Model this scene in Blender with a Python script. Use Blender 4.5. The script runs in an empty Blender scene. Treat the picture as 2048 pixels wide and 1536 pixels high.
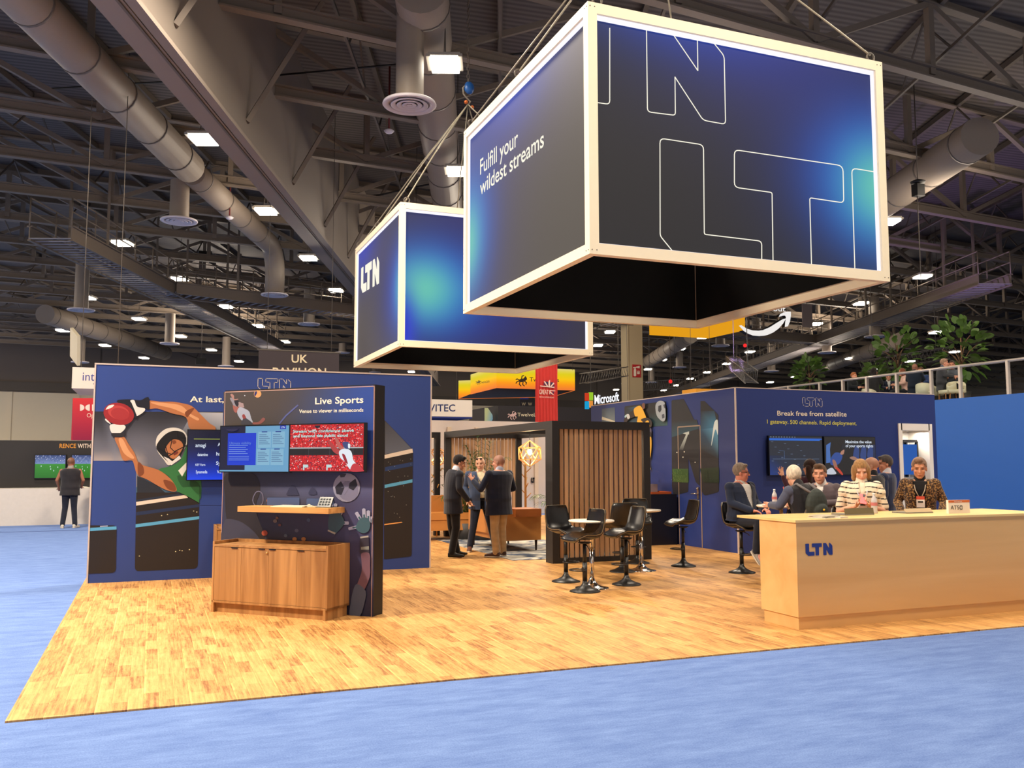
import bpy, bmesh, math, random
import numpy as np
from mathutils import Vector, Matrix, Euler, noise as mnoise

scene = bpy.context.scene
COL = scene.collection
PI = math.pi
random.seed(7)
rng = np.random.default_rng(7)

# ------------------------------------------------------------------ camera
F, YAW, PIT, ROL, EYE = 1805.85, .37873043, .086388592, -.00106431, 1.62
cam_data = bpy.data.cameras.new('camera')
cam = bpy.data.objects.new('camera', cam_data)
COL.objects.link(cam)
scene.camera = cam
cam_data.sensor_fit = 'HORIZONTAL'
cam_data.sensor_width = 36.0
cam_data.lens = F / 2048 * 36.0
cam_data.clip_start, cam_data.clip_end = .1, 400
_cy, _sy, _cp, _sp = math.cos(YAW), math.sin(YAW), math.cos(PIT), math.sin(PIT)
_r0 = Vector((_cy, -_sy, 0)); FW = Vector((_sy*_cp, _cy*_cp, _sp)); _u0 = _r0.cross(FW)
RT = _r0*math.cos(ROL) + _u0*math.sin(ROL); UP = _u0*math.cos(ROL) - _r0*math.sin(ROL)
CAM = Vector((0, 0, EYE))
cam.matrix_world = Matrix(((RT.x, UP.x, -FW.x, 0), (RT.y, UP.y, -FW.y, 0), (RT.z, UP.z, -FW.z, EYE), (0, 0, 0, 1)))

# ------------------------------------------------------------------ world, exposure, general hall light
world = bpy.data.worlds.new('hall_air'); scene.world = world
world.use_nodes = True
world.node_tree.nodes['Background'].inputs[0].default_value = (1.0, .90, .80, 1)
world.node_tree.nodes['Background'].inputs[1].default_value = .62
vs = scene.view_settings
vs.view_transform = 'Standard'; vs.look = 'None'; vs.exposure = 0.0; vs.gamma = 1.0; vs.use_curve_mapping = False
scene.cycles.max_bounces = 6; scene.cycles.diffuse_bounces = 3; scene.cycles.glossy_bounces = 3
scene.cycles.transmission_bounces = 4; scene.cycles.transparent_max_bounces = 8
scene.cycles.caustics_reflective = False; scene.cycles.caustics_refractive = False
scene.cycles.sample_clamp_indirect = 4.0

LAMP_Z = 11.0
def hall_lamp(x, y, power, size=1.2, z=LAMP_Z-.25, color=(1.0, .86, .68)):
    """square area lamp, used in fixtures and as added bare lamps"""
    d = bpy.data.lights.new('fixture_or_added_lamp', 'AREA'); d.shape = 'SQUARE'; d.size = size
    d.energy = power; d.color = color
    o = bpy.data.objects.new('fixture_or_added_lamp', d); o.location = (x, y, z); COL.objects.link(o)
    return o

# ------------------------------------------------------------------ projection helpers (photo pixels -> places)
def ray(px, py):
    return RT*((px-1024)/F) - UP*((py-768)/F) + FW
def hit(px, py, axis, v):
    d = ray(px, py); return CAM + d*((v-CAM[axis])/d[axis])
def gnd(px, py, z=0.0): return hit(px, py, 2, z)
def hitp(px, py, p, n):
    d = ray(px, py); return CAM + d*((p-CAM).dot(n)/d.dot(n))

# ------------------------------------------------------------------ colours and materials
def lin(c):
    out = []
    for v in c[:3]:
        v = v/255.0
        out.append(v/12.92 if v <= .04045 else ((v+.055)/1.055)**2.4)
    return tuple(out)
_M = {}
def mat(name, c, rough=.6, metal=0.0, var=.06, scale=12.0, bump=0.0, bscale=60.0, spec=.4, sheen=0.0, coat=0.0):
    """plain procedural material: the colour wanders a little with noise"""
    if name in _M: return _M[name]
    m = bpy.data.materials.new(name); m.use_nodes = True
    nt = m.node_tree; b = nt.nodes['Principled BSDF']
    b.inputs['Roughness'].default_value = rough; b.inputs['Metallic'].default_value = metal
    b.inputs['Specular IOR Level'].default_value = spec
    b.inputs['Coat Weight'].default_value = coat
    if sheen: b.inputs['Sheen Weight'].default_value = sheen
    L = lin(c)
    tc = nt.nodes.new('ShaderNodeTexCoord')
    n = nt.nodes.new('ShaderNodeTexNoise'); n.inputs['Scale'].default_value = scale; n.inputs['Detail'].default_value = 3
    nt.links.new(tc.outputs['Object'], n.inputs['Vector'])
    mx = nt.nodes.new('ShaderNodeMix'); mx.data_type = 'RGBA'
    mx.inputs[6].default_value = (*[v*(1-var) for v in L], 1); mx.inputs[7].default_value = (*[min(1, v*(1+var)) for v in L], 1)
    nt.links.new(n.outputs['Fac'], mx.inputs[0]); nt.links.new(mx.outputs[2], b.inputs['Base Color'])
    if bump:
        n2 = nt.nodes.new('ShaderNodeTexNoise'); n2.inputs['Scale'].default_value = bscale
        nt.links.new(tc.outputs['Object'], n2.inputs['Vector'])
        bp = nt.nodes.new('ShaderNodeBump'); bp.inputs['Strength'].default_value = bump; bp.inputs['Distance'].default_value = .01
        nt.links.new(n2.outputs['Fac'], bp.inputs['Height']); nt.links.new(bp.outputs[0], b.inputs['Normal'])
    _M[name] = m; return m
def emit(name, c, s=1.0):
    if name in _M: return _M[name]
    m = bpy.data.materials.new(name); m.use_nodes = True; nt = m.node_tree
    nt.nodes.clear(); e = nt.nodes.new('ShaderNodeEmission'); o = nt.nodes.new('ShaderNodeOutputMaterial')
    e.inputs[0].default_value = (*lin(c), 1); e.inputs[1].default_value = s
    nt.links.new(e.outputs[0], o.inputs[0]); _M[name] = m; return m
def attr_mat(name, rough=.5, glow=0.0, spec=.3, sheen=0.0, diffuse=1.0):
    """printed or lit surface whose colours are stored on the mesh"""
    if name in _M: return _M[name]
    m = bpy.data.materials.new(name); m.use_nodes = True; nt = m.node_tree; b = nt.nodes['Principled BSDF']
    a = nt.nodes.new('ShaderNodeAttribute'); a.attribute_name = 'Col'
    b.inputs['Roughness'].default_value = rough; b.inputs['Specular IOR Level'].default_value = spec
    if sheen: b.inputs['Sheen Weight'].default_value = sheen
    if diffuse >= 1: nt.links.new(a.outputs[0], b.inputs['Base Color'])
    else: b.inputs['Base Color'].default_value = (.01, .01, .01, 1)
    if glow:
        nt.links.new(a.outputs[0], b.inputs['Emission Color']); b.inputs['Emission Strength'].default_value = glow
    _M[name] = m; return m
def wood(name, c1, c2, axis='Z', scale=1.0, rough=.5, grain=14.0):
    """long grain running along an object axis"""
    if name in _M: return _M[name]
    m = bpy.data.materials.new(name); m.use_nodes = True; nt = m.node_tree; b = nt.nodes['Principled BSDF']
    b.inputs['Roughness'].default_value = rough; b.inputs['Specular IOR Level'].default_value = .3
    tc = nt.nodes.new('ShaderNodeTexCoord'); mp = nt.nodes.new('ShaderNodeMapping')
    s = [grain, grain, grain]; s['XYZ'.index(axis)] = grain*.06
    mp.inputs['Scale'].default_value = [v*scale for v in s]
    nt.links.new(tc.outputs['Object'], mp.inputs['Vector'])
    n = nt.nodes.new('ShaderNodeTexNoise'); n.inputs['Scale'].default_value = 1.0; n.inputs['Detail'].default_value = 6; n.inputs['Distortion'].default_value = .6
    nt.links.new(mp.outputs[0], n.inputs['Vector'])
    r = nt.nodes.new('ShaderNodeValToRGB'); r.color_ramp.elements[0].position = .35; r.color_ramp.elements[1].position = .68
    r.color_ramp.elements[0].color = (*lin(c2), 1); r.color_ramp.elements[1].color = (*lin(c1), 1)
    nt.links.new(n.outputs['Fac'], r.inputs[0]); nt.links.new(r.outputs[0], b.inputs['Base Color'])
    _M[name] = m; return m

# ------------------------------------------------------------------ object helpers
def link(name, me, m=None, parent=None):
    o = bpy.data.objects.new(name, me); COL.objects.link(o)
    if m is not None and me is not None:
        for x in (m if isinstance(m, (list, tuple)) else [m]): me.materials.append(x)
    if parent is not None: o.parent = parent
    return o
def tag(o, label=None, cat=None, group=None, kind=None):
    if label: o['label'] = label
    if cat: o['category'] = cat
    if group: o['group'] = group
    if kind: o['kind'] = kind
    return o
def thing(name, label, cat, loc=(0, 0, 0), rz=0.0, group=None):
    o = bpy.data.objects.new(name, None); COL.objects.link(o); o.empty_display_size = .1
    o.location = loc; o.rotation_euler = (0, 0, rz)
    return tag(o, label, cat, group)
def struct(name, bm, m, parent=None):
    o = bmo(name, bm, m, parent)
    if parent is None: o['kind'] = 'structure'
    return o
def bmo(name, bm, m=None, parent=None, smooth=False, bevel=0.0, seg=2):
    me = bpy.data.meshes.new(name)
    if bevel:
        es = [e for e in bm.edges if len(e.link_faces) == 2 and e.calc_face_angle(0) > .6]
        if es: bmesh.ops.bevel(bm, geom=es, offset=bevel, segments=seg, profile=.6, affect='EDGES')
    bmesh.ops.recalc_face_normals(bm, faces=bm.faces)
    bm.to_mesh(me); bm.free()
    if smooth:
        me.polygons.foreach_set('use_smooth', [not bevel or p.area < 12*bevel*bevel for p in me.polygons])
    return link(name, me, m, parent)
def copy_tree(o, parent=None):
    c = o.copy(); COL.objects.link(c)
    if parent is not None: c.parent = parent
    for ch in o.children: copy_tree(ch, c)
    return c
def box(bm, x0, x1, y0, y1, z0, z1, M=None, mi=0):
    vs_ = [bm.verts.new((x, y, z)) for x in (x0, x1) for y in (y0, y1) for z in (z0, z1)]
    if M is not None:
        for v in vs_: v.co = M @ v.co
    q = [(0, 1, 3, 2), (4, 6, 7, 5), (0, 4, 5, 1), (2, 3, 7, 6), (0, 2, 6, 4), (1, 5, 7, 3)]
    for f in q:
        ff = bm.faces.new([vs_[i] for i in f]); ff.material_index = mi
    return vs_
def B(*a, **k):
    bm = bmesh.new(); box(bm, *a, **k); return bm
def frame_axes(p0, p1):
    d = (Vector(p1)-Vector(p0)).normalized()
    a = Vector((0, 0, 1)) if abs(d.z) < .95 else Vector((1, 0, 0))
    u = d.cross(a).normalized(); w = u.cross(d).normalized()
    return d, u, w
def bar(bm, p0, p1, w, h=None, mi=0):
    """rectangular bar between two points (h along the most vertical side)"""
    h = w if h is None else h
    p0, p1 = Vector(p0), Vector(p1); d, u, v = frame_axes(p0, p1)
    vs_ = [bm.verts.new(p + u*(sx*w/2) + v*(sy*h/2)) for p in (p0, p1) for sx, sy in ((-1, -1), (1, -1), (1, 1), (-1, 1))]
    for f in ((3, 2, 1, 0), (4, 5, 6, 7), (0, 1, 5, 4), (1, 2, 6, 5), (2, 3, 7, 6), (3, 0, 4, 7)):
        bm.faces.new([vs_[i] for i in f]).material_index = mi
def tube(bm, pts, r, n=8, closed=False, cap=True, mi=0):
    pts = [Vector(p) for p in pts]; rings = []
    N = len(pts); rr = r if isinstance(r, (list, tuple)) else [r]*N
    prev = None
    for i, p in enumerate(pts):
        if closed: d = pts[(i+1) % N]-pts[i-1]
        else: d = pts[min(i+1, N-1)]-pts[max(i-1, 0)]
        d.normalize()
        if prev is None:
            a = Vector((0, 0, 1)) if abs(d.z) < .9 else Vector((1, 0, 0)); u = d.cross(a).normalized()
        else: u = (prev-d*prev.dot(d)).normalized()
        prev = u; w = d.cross(u)
        rings.append([bm.verts.new(p+(u*math.cos(2*PI*k/n)+w*math.sin(2*PI*k/n))*rr[i]) for k in range(n)])
    M_ = N if closed else N-1
    for i in range(M_):
        a, b = rings[i], rings[(i+1) % N]
        for k in range(n):
            f = bm.faces.new((a[k], a[(k+1) % n], b[(k+1) % n], b[k])); f.material_index = mi; f.smooth = True
    if cap and not closed:
        for q in (rings[0][::-1], rings[-1]):
            bm.faces.new(q).material_index = mi
def lathe(bm, prof, n=24, M=None, mi=0):
    """prof: (r, z) from bottom to top"""
    rings = []
    for r, z in prof:
        if r < 1e-5: rings.append([bm.verts.new((0, 0, z))])
        else: rings.append([bm.verts.new((r*math.cos(2*PI*k/n), r*math.sin(2*PI*k/n), z)) for k in range(n)])
    for a, b in zip(rings, rings[1:]):
        for k in range(n):
            k2 = (k+1) % n
            if len(a) == 1 and len(b) == 1: continue
            if len(a) == 1: vv = (a[0], b[k], b[k2])
            elif len(b) == 1: vv = (a[k], a[k2], b[0])
            else: vv = (a[k], a[k2], b[k2], b[k])
            f = bm.faces.new(vv); f.material_index = mi; f.smooth = True
    if M is not None:
        for rg in rings:
            for v in rg: v.co = M @ v.co
def loft(bm, rings, n=20, cap=True):
    """rings: (centre, half-axis vector a, half-axis vector b, power)"""
    out = []
    for c, a, b, *pw in rings:
        p = pw[0] if pw else 1.0; c, a, b = Vector(c), Vector(a), Vector(b); rr = []
        for k in range(n):
            t = 2*PI*k/n; ct, st = math.cos(t), math.sin(t)
            ct = math.copysign(abs(ct)**p, ct); st = math.copysign(abs(st)**p, st)
            rr.append(bm.verts.new(c+a*ct+b*st))
        out.append(rr)
    for r0, r1 in zip(out, out[1:]):
        for k in range(n):
            bm.faces.new((r0[k], r0[(k+1) % n], r1[(k+1) % n], r1[k])).smooth = True
    if cap:
        bm.faces.new(out[0][::-1]); bm.faces.new(out[-1])
    return out
def ball(bm, c, r, sx=1, sy=1, sz=1, seg=14, M=None):
    T = Matrix.Translation(Vector(c)) @ (M.to_4x4() if M is not None else Matrix.Identity(4)) @ Matrix.Diagonal((sx*r, sy*r, sz*r, 1))
    g = bmesh.ops.create_uvsphere(bm, u_segments=seg, v_segments=max(6, seg*2//3), radius=1, matrix=T)
    for v in g['verts']:
        for f in v.link_faces: f.smooth = True

# ------------------------------------------------------------------ flat prints: coloured shapes traced on a real surface
class Plane:
    def __init__(s, p, n, up=(0, 0, 1)):
        s.p, s.n = Vector(p), Vector(n).normalized()
        if s.n.dot(CAM-s.p) < 0: s.n = -s.n
        s.up = Vector(up); s.right = s.up.cross(s.n).normalized()
    def at(s, px, py): return hitp(px, py, s.p, s.n)
    def shift(s, d): return Plane(s.p+s.n*d, s.n, s.up)
def rounded(pts, r, n=4):
    """round the corners of a polygon; r a number or one per corner"""
    out = []; N = len(pts)
    for i in range(N):
        p = Vector(pts[i]); ri = (r[i] if i < len(r) else 0) if isinstance(r, (list, tuple)) else r
        if ri <= 0: out.append(tuple(p)); continue
        a, b = Vector(pts[i-1])-p, Vector(pts[(i+1) % N])-p
        ra = min(ri, a.length*.45, b.length*.45); A = p+a.normalized()*ra; Bp = p+b.normalized()*ra
        for k in range(n+1):
            t = k/n; out.append(tuple(A*(1-t)**2+p*(2*t*(1-t))+Bp*t*t))
    return out
def curvy(pts, n=4):
    """closed smooth curve through the points"""
    out = []; N = len(pts)
    for i in range(N):
        p0, p1, p2, p3 = (Vector(pts[(i+j-1) % N]) for j in range(4))
        for k in range(n):
            t = k/n
            out.append(tuple(.5*((2*p1)+(p2-p0)*t+(2*p0-5*p1+4*p2-p3)*t*t+(3*p1-p0-3*p2+p3)*t**3)))
    return out
def oval(cx, cy, rx, ry, rot=0, n=20):
    c, s = math.cos(math.radians(rot)), math.sin(math.radians(rot))
    return [(cx+rx*math.cos(2*PI*k/n)*c-ry*math.sin(2*PI*k/n)*s, cy+rx*math.cos(2*PI*k/n)*s+ry*math.sin(2*PI*k/n)*c) for k in range(n)]
def stroke(pts, w, closed=False):
    """polyline -> list of quads, in the same 2-D units"""
    out = []; P = [Vector(p) for p in pts]; N = len(P)
    for i in range(N if closed else N-1):
        a, b = P[i], P[(i+1) % N]; d = b-a
        if d.length < 1e-9: continue
        d.normalize(); q = Vector((-d.y, d.x))*w/2; e = d*w*.35
        out.append([tuple(a-e+q), tuple(b+e+q), tuple(b+e-q), tuple(a-e-q)])
    return out
def prints(name, plane, shapes, parent, m=None, step=.0012, base=.0015):
    """shapes: (colour or per-corner colours, [photo points]); later shapes lie a hair in front of earlier ones"""
    verts, faces, cols = [], [], []; i = 0
    for c, pts, *lay in shapes:
        # a third value puts the shape on its own sub-layer without raising the ones after it
        if not lay: i += 1
        o = plane.n*(base+step*(i+(lay[0] if lay else 0))); st = len(verts)
        for q in pts:
            verts.append((q if isinstance(q, Vector) else plane.at(*q))+o)
        cc = [lin(c[min(len(c)-1, int(k*len(c)/len(pts)))]) for k in range(len(pts))] if isinstance(c[0], (list, tuple)) else [lin(c)]*len(pts)
        faces.append(list(range(st, st+len(pts)))); cols.append(cc)
    me = bpy.data.meshes.new(name); me.from_pydata([tuple(v) for v in verts], [], faces)
    a = me.color_attributes.new('Col', 'FLOAT_COLOR', 'CORNER')
    flat = []
    for p, cc in zip(me.polygons, cols):
        for k in range(p.loop_total): flat += [*cc[k], 1.0]
    a.data.foreach_set('color', flat)
    if parent is not None: me.transform(local_of(parent).inverted())
    return link(name, me, m or attr_mat('printed_graphic', .45), parent)
def local_of(o):
    """world matrix before the first depsgraph update"""
    Mx = Matrix.LocRotScale(o.location, o.rotation_euler, o.scale)
    return local_of(o.parent) @ Mx if o.parent is not None else Mx
_font_cache = {}
def text_mesh(s, bold=0.0):
    bold = bold*.5
    k = (s, bold)
    if k in _font_cache: return _font_cache[k]
    cu = bpy.data.curves.new('t', 'FONT'); cu.body = s; cu.size = 1; cu.offset = bold; cu.resolution_u = 3
    o = bpy.data.objects.new('t', cu); COL.objects.link(o)
    dg = bpy.context.evaluated_depsgraph_get(); me = bpy.data.meshes.new_from_object(o.evaluated_get(dg))
    V = [v.co.copy() for v in me.vertices]; Fc = [list(p.vertices) for p in me.polygons]
    bpy.data.objects.remove(o); bpy.data.curves.remove(cu); bpy.data.meshes.remove(me)
    _font_cache[k] = (V, Fc); return V, Fc
def letters(name, s, plane, x0, y0, x1, y1, cap, m, parent, bold=0.015, off=.003, both=False):
    """flat lettering from photo point (x0,y0) baseline left to (x1,y1) baseline right; cap = capital height in photo pixels at the left"""
    V, Fc = text_mesh(s, bold)
    A, Bp = plane.at(x0, y0), plane.at(x1, y1); T = plane.at(x0, y0-cap)
    xs = [v.x for v in V]; mn, mxx = min(xs), max(xs)
    HV, _ = text_mesh('H', bold); hh = max(v.y for v in HV)
    u = (Bp-A); h = (T-A).length; w = plane.up.copy()
    me = bpy.data.meshes.new(name)
    me.from_pydata([tuple(A+u*((v.x-mn)/(mxx-mn))+w*(v.y/hh*h)+plane.n*off) for v in V], [], Fc)
    if parent is not None: me.transform(local_of(parent).inverted())
    return link(name, me, m, parent)
LTN = {'L': [(0, 1), (.31, 1), (.31, .33), (.75, .33), (.75, 0), (.22, 0), (0, .24)],
       'T': [(.54, 1), (1.38, 1), (1.38, .69), (1.13, .69), (1.13, 0), (.83, 0), (.83, .69), (.54, .69)],
       'N': [(1.49, 1), (1.74, 1), (1.99, .55), (1.99, 1), (2.07, 1), (2.28, .76), (2.28, 0), (2.0, 0), (1.76, .46), (1.76, 0), (1.49, 0)]}
def logo(name, A, u, w, m, parent, n, outline=0.0, off=.003, depth=0.0):
    """the three letter mark; A lower left corner, u = width vector, w = height vector"""
    bm = bmesh.new(); A, u, w, n = Vector(A), Vector(u), Vector(w), Vector(n)
    kx = 1/2.28
    for k, pts in LTN.items():
        P2 = rounded(pts, .045, 3)
        def pos(p, d=0): return A+u*(p[0]*kx)+w*p[1]+n*(off+d)
        if outline:
            sc = u.length/2.28
            for q in stroke(P2, outline, True): bm.faces.new([bm.verts.new(pos(p)) for p in q])
        else:
            f = bm.faces.new([bm.verts.new(pos(p)) for p in P2])
            if depth:
                g = bmesh.ops.extrude_face_region(bm, geom=[f]); bmesh.ops.translate(bm, vec=n*depth, verts=[v for v in g['geom'] if isinstance(v, bmesh.types.BMVert)])
    me = bpy.data.meshes.new(name); bm.to_mesh(me); bm.free()
    if parent is not None: me.transform(local_of(parent).inverted())
    return link(name, me, m, parent)
WHITE_PRINT = mat('white_print', (235, 225, 205), .5, var=.01)
BLACK = mat('black_paint', (22, 21, 22), .45, var=.1)
# ================================================================== the hall
D1 = Vector((math.sin(.3655), math.cos(.3655), 0))      # the ducts, catwalks and lamp rows run this way
D2 = Vector((math.cos(.0873), math.sin(.0873), 0))      # the roof trusses run this way
N1 = Vector((D1.y, -D1.x, 0))
ROOF = 14.0
M_STEEL = mat('painted_grey_steel', (124, 112, 100), .6, var=.05)
M_STEELD = mat('dark_grey_steel', (96, 88, 80), .6, var=.08)
M_DUCT = mat('grey_duct_metal', (146, 134, 122), .5, metal=0.0, var=.04)
M_DIFF = mat('pale_diffuser_metal', (215, 208, 215), .4)

# ---- floors
def carpet_mat():
    m = bpy.data.materials.new('blue_carpet'); m.use_nodes = True; nt = m.node_tree; b = nt.nodes['Principled BSDF']
    b.inputs['Roughness'].default_value = .95; b.inputs['Specular IOR Level'].default_value = .1
    tc = nt.nodes.new('ShaderNodeTexCoord')
    n = nt.nodes.new('ShaderNodeTexNoise'); n.inputs['Scale'].default_value = 90; n.inputs['Detail'].default_value = 4; n.inputs['Roughness'].default_value = .8
    n2 = nt.nodes.new('ShaderNodeTexNoise'); n2.inputs['Scale'].default_value = 2.2; n2.inputs['Detail'].default_value = 8; n2.inputs['Roughness'].default_value = .75
    mp = nt.nodes.new('ShaderNodeMapping'); mp.inputs['Scale'].default_value = (1, 3.2, 1)
    nt.links.new(tc.outputs['Object'], n.inputs['Vector']); nt.links.new(tc.outputs['Object'], mp.inputs['Vector']); nt.links.new(mp.outputs[0], n2.inputs['Vector'])
    ad = nt.nodes.new('ShaderNodeMath'); ad.operation = 'ADD'; nt.links.new(n.outputs['Fac'], ad.inputs[0]); nt.links.new(n2.outputs['Fac'], ad.inputs[1])
    r = nt.nodes.new('ShaderNodeValToRGB'); e = r.color_ramp.elements
    e[0].position = .36; e[0].color = (*lin((78, 102, 160)), 1); e[1].position = .66; e[1].color = (*lin((122, 148, 200)), 1)
    hf = nt.nodes.new('ShaderNodeMath'); hf.operation = 'MULTIPLY'; hf.inputs[1].default_value = .5
    nt.links.new(ad.outputs[0], hf.inputs[0]); nt.links.new(hf.outputs[0], r.inputs[0]); nt.links.new(r.outputs[0], b.inputs['Base Color'])
    bp = nt.nodes.new('ShaderNodeBump'); bp.inputs['Strength'].default_value = .5; bp.inputs['Distance'].default_value = .01
    nt.links.new(n.outputs['Fac'], bp.inputs['Height']); nt.links.new(bp.outputs[0], b.inputs['Normal'])
    return m
def plank_mat():
    m = bpy.data.materials.new('wood_look_planks'); m.use_nodes = True; nt = m.node_tree; b = nt.nodes['Principled BSDF']
    L = nt.links.new
    def node(t, **k):
        n = nt.nodes.new(t)
        for a, v in k.items(): setattr(n, a, v)
        return n
    def math_(op, a, b_=None, c=None):
        n = node('ShaderNodeMath', operation=op)
        for i, v in enumerate((a, b_, c)):
            if v is None: continue
            if isinstance(v, (int, float)): n.inputs[i].default_value = v
            else: L(v, n.inputs[i])
        return n.outputs[0]
    tc = node('ShaderNodeTexCoord'); sp = node('ShaderNodeSeparateXYZ'); L(tc.outputs['Object'], sp.inputs[0])
    W, LEN = .098, .40
    cx = math_('FLOOR', math_('DIVIDE', sp.outputs[0], W))
    wn = node('ShaderNodeTexWhiteNoise', noise_dimensions='1D'); L(cx, wn.inputs['W'])
    yy = math_('ADD', math_('DIVIDE', sp.outputs[1], LEN), wn.outputs['Value'])
    cy = math_('FLOOR', yy)
    cb = node('ShaderNodeCombineXYZ'); L(cx, cb.inputs[0]); L(cy, cb.inputs[1])
    w2 = node('ShaderNodeTexWhiteNoise', noise_dimensions='2D'); L(cb.outputs[0], w2.inputs['Vector'])
    # grain, shifted for each block
    off = node('ShaderNodeVectorMath', operation='SCALE'); L(w2.outputs['Color'], off.inputs[0]); off.inputs[3].default_value = 17.0
    mp = node('ShaderNodeMapping'); mp.inputs['Scale'].default_value = (11, 2.6, 1); L(tc.outputs['Object'], mp.inputs['Vector'])
    av = node('ShaderNodeVectorMath', operation='ADD'); L(mp.outputs[0], av.inputs[0]); L(off.outputs[0], av.inputs[1])
    n1 = node('ShaderNodeTexNoise'); n1.inputs['Scale'].default_value = 1.0; n1.inputs['Detail'].default_value = 3; n1.inputs['Distortion'].default_value = 1.4; L(av.outputs[0], n1.inputs['Vector'])
    rings = math_('ABSOLUTE', math_('SINE', math_('MULTIPLY', n1.outputs['Fac'], 34.0)))
    n3 = node('ShaderNodeTexNoise'); n3.inputs['Scale'].default_value = .9; n3.inputs['Detail'].default_value = 5; n3.inputs['Distortion'].default_value = 2.0; L(av.outputs[0], n3.inputs['Vector'])
    t = math_('ADD', math_('MULTIPLY', w2.outputs['Value'], .38), math_('MULTIPLY', rings, .12))
    t = math_('ADD', t, math_('MULTIPLY', n3.outputs['Fac'], .62))
    mp2 = node('ShaderNodeMapping'); mp2.inputs['Scale'].default_value = (46, 2.2, 1); L(tc.outputs['Object'], mp2.inputs['Vector'])
    n5 = node('ShaderNodeTexNoise'); n5.inputs['Scale'].default_value = 1.0; n5.inputs['Detail'].default_value = 4; n5.inputs['Roughness'].default_value = .7; L(mp2.outputs[0], n5.inputs['Vector'])
    t = math_('ADD', t, math_('MULTIPLY', math_('SUBTRACT', n5.outputs['Fac'], .5), 1.5))
    t = math_('SUBTRACT', t, .16)
    r = node('ShaderNodeValToRGB'); e = r.color_ramp.elements
    e[0].position = .05; e[0].color = (*lin((138, 92, 50)), 1); e[1].position = .85; e[1].color = (*lin((220, 170, 106)), 1)
    k = r.color_ramp.elements.new(.38); k.color = (*lin((194, 142, 82)), 1)
    L(t, r.inputs[0])
    # thin seams
    fx = math_('FRACT', math_('DIVIDE', sp.outputs[0], W)); fy = math_('FRACT', yy)
    f3 = math_('FRACT', math_('DIVIDE', sp.outputs[0], W*3)); lite = math_('ADD', math_('MULTIPLY', math_('LESS_THAN', fx, .07), .16), math_('MULTIPLY', math_('LESS_THAN', f3, .05), .22)); sx = math_('LESS_THAN', fx, .955)
    sy = math_('LESS_THAN', math_('ABSOLUTE', math_('SUBTRACT', fy, .5)), .493)
    s = math_('MULTIPLY', sx, sy); s = math_('ADD', math_('ADD', math_('MULTIPLY', s, .22), .78), lite)
    mx = node('ShaderNodeMix', data_type='RGBA', blend_type='MULTIPLY'); mx.inputs[0].default_value = 1
    L(r.outputs[0], mx.inputs[6]); cc = node('ShaderNodeCombineColor'); [L(s, cc.inputs[i]) for i in range(3)]; L(cc.outputs[0], mx.inputs[7])
    L(mx.outputs[2], b.inputs['Base Color'])
    b.inputs['Roughness'].default_value = .5; b.inputs['Specular IOR Level'].default_value = .3
    return m
struct('floor', B(-70, 150, -12, 125, -.2, 0), carpet_mat())
struct('floor_wood', B(-.80, 12.6, 6.56, 25.5, .0, .012), plank_mat())
bm = bmesh.new(); bar(bm, (-40, 24.2, .004), (-.85, 24.2, .004), .03, .006); bar(bm, (-6.2, 3, .004), (-6.2, 60, .004), .03, .006)
struct('trim_1', bm, mat('carpet_seam_tape', (60, 74, 128), .9))

# ---- roof deck, far walls
def deck_mat():
    m = bpy.data.materials.new('corrugated_roof_deck'); m.use_nodes = True; nt = m.node_tree; b = nt.nodes['Principled BSDF']
    b.inputs['Roughness'].default_value = .7
    tc = nt.nodes.new('ShaderNodeTexCoord'); w = nt.nodes.new('ShaderNodeTexWave'); w.inputs['Scale'].default_value = 1.3
    mp = nt.nodes.new('ShaderNodeMapping'); mp.inputs['Rotation'].default_value = (0, 0, PI/2+.0873)
    nt.links.new(tc.outputs['Object'], mp.inputs['Vector']); nt.links.new(mp.outputs[0], w.inputs['Vector'])
    r = nt.nodes.new('ShaderNodeValToRGB'); r.color_ramp.elements[0].color = (*lin((76, 70, 68)), 1); r.color_ramp.elements[1].color = (*lin((104, 97, 94)), 1)
    nt.links.new(w.outputs['Fac'], r.inputs[0]); nt.links.new(r.outputs[0], b.inputs['Base Color']); return m
struct('ceiling', B(-70, 150, -6, 125, ROOF+.25, ROOF+.5), deck_mat())
M_CREAM = mat('cream_wall_paint', (242, 228, 200), .8, var=.04, scale=.3)
M_GREYW = mat('grey_wall_paint', (120, 110, 102), .8, var=.06, scale=.3)
def far_wall(name, p0, p1):
    d = (Vector(p1)-Vector(p0)); L_ = d.length; d.normalize(); bm = bmesh.new()
    Mx = Matrix.Translation(p0) @ Matrix(((d.x, -d.y, 0, 0), (d.y, d.x, 0, 0), (0, 0, 1, 0), (0, 0, 0, 1)))
    box(bm, 0, L_, 0, .4, 0, 8.6, Mx, 0); box(bm, 0, L_, -.05, .4, 8.6, ROOF+.3, Mx, 1); box(bm, 0, L_, -.5, -.05, 8.7, 9.6, Mx, 2)
    k = 2.0
    while k < L_:
        box(bm, k, k+.25, -.12, 0, 0, 8.6, Mx, 0)
        if int(k) % 4 == 2: box(bm, k+2, k+2.1, -.12, -.05, 9.6, ROOF, Mx, 2)
        k += 6
    struct(name, bm, [M_CREAM, M_GREYW, M_STEELD])
far_wall('wall_back', (-69, 96, 0), (149, 115, 0))
far_wall('wall_left', (-45, 0, 0), (-45, 98, 0))

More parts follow.
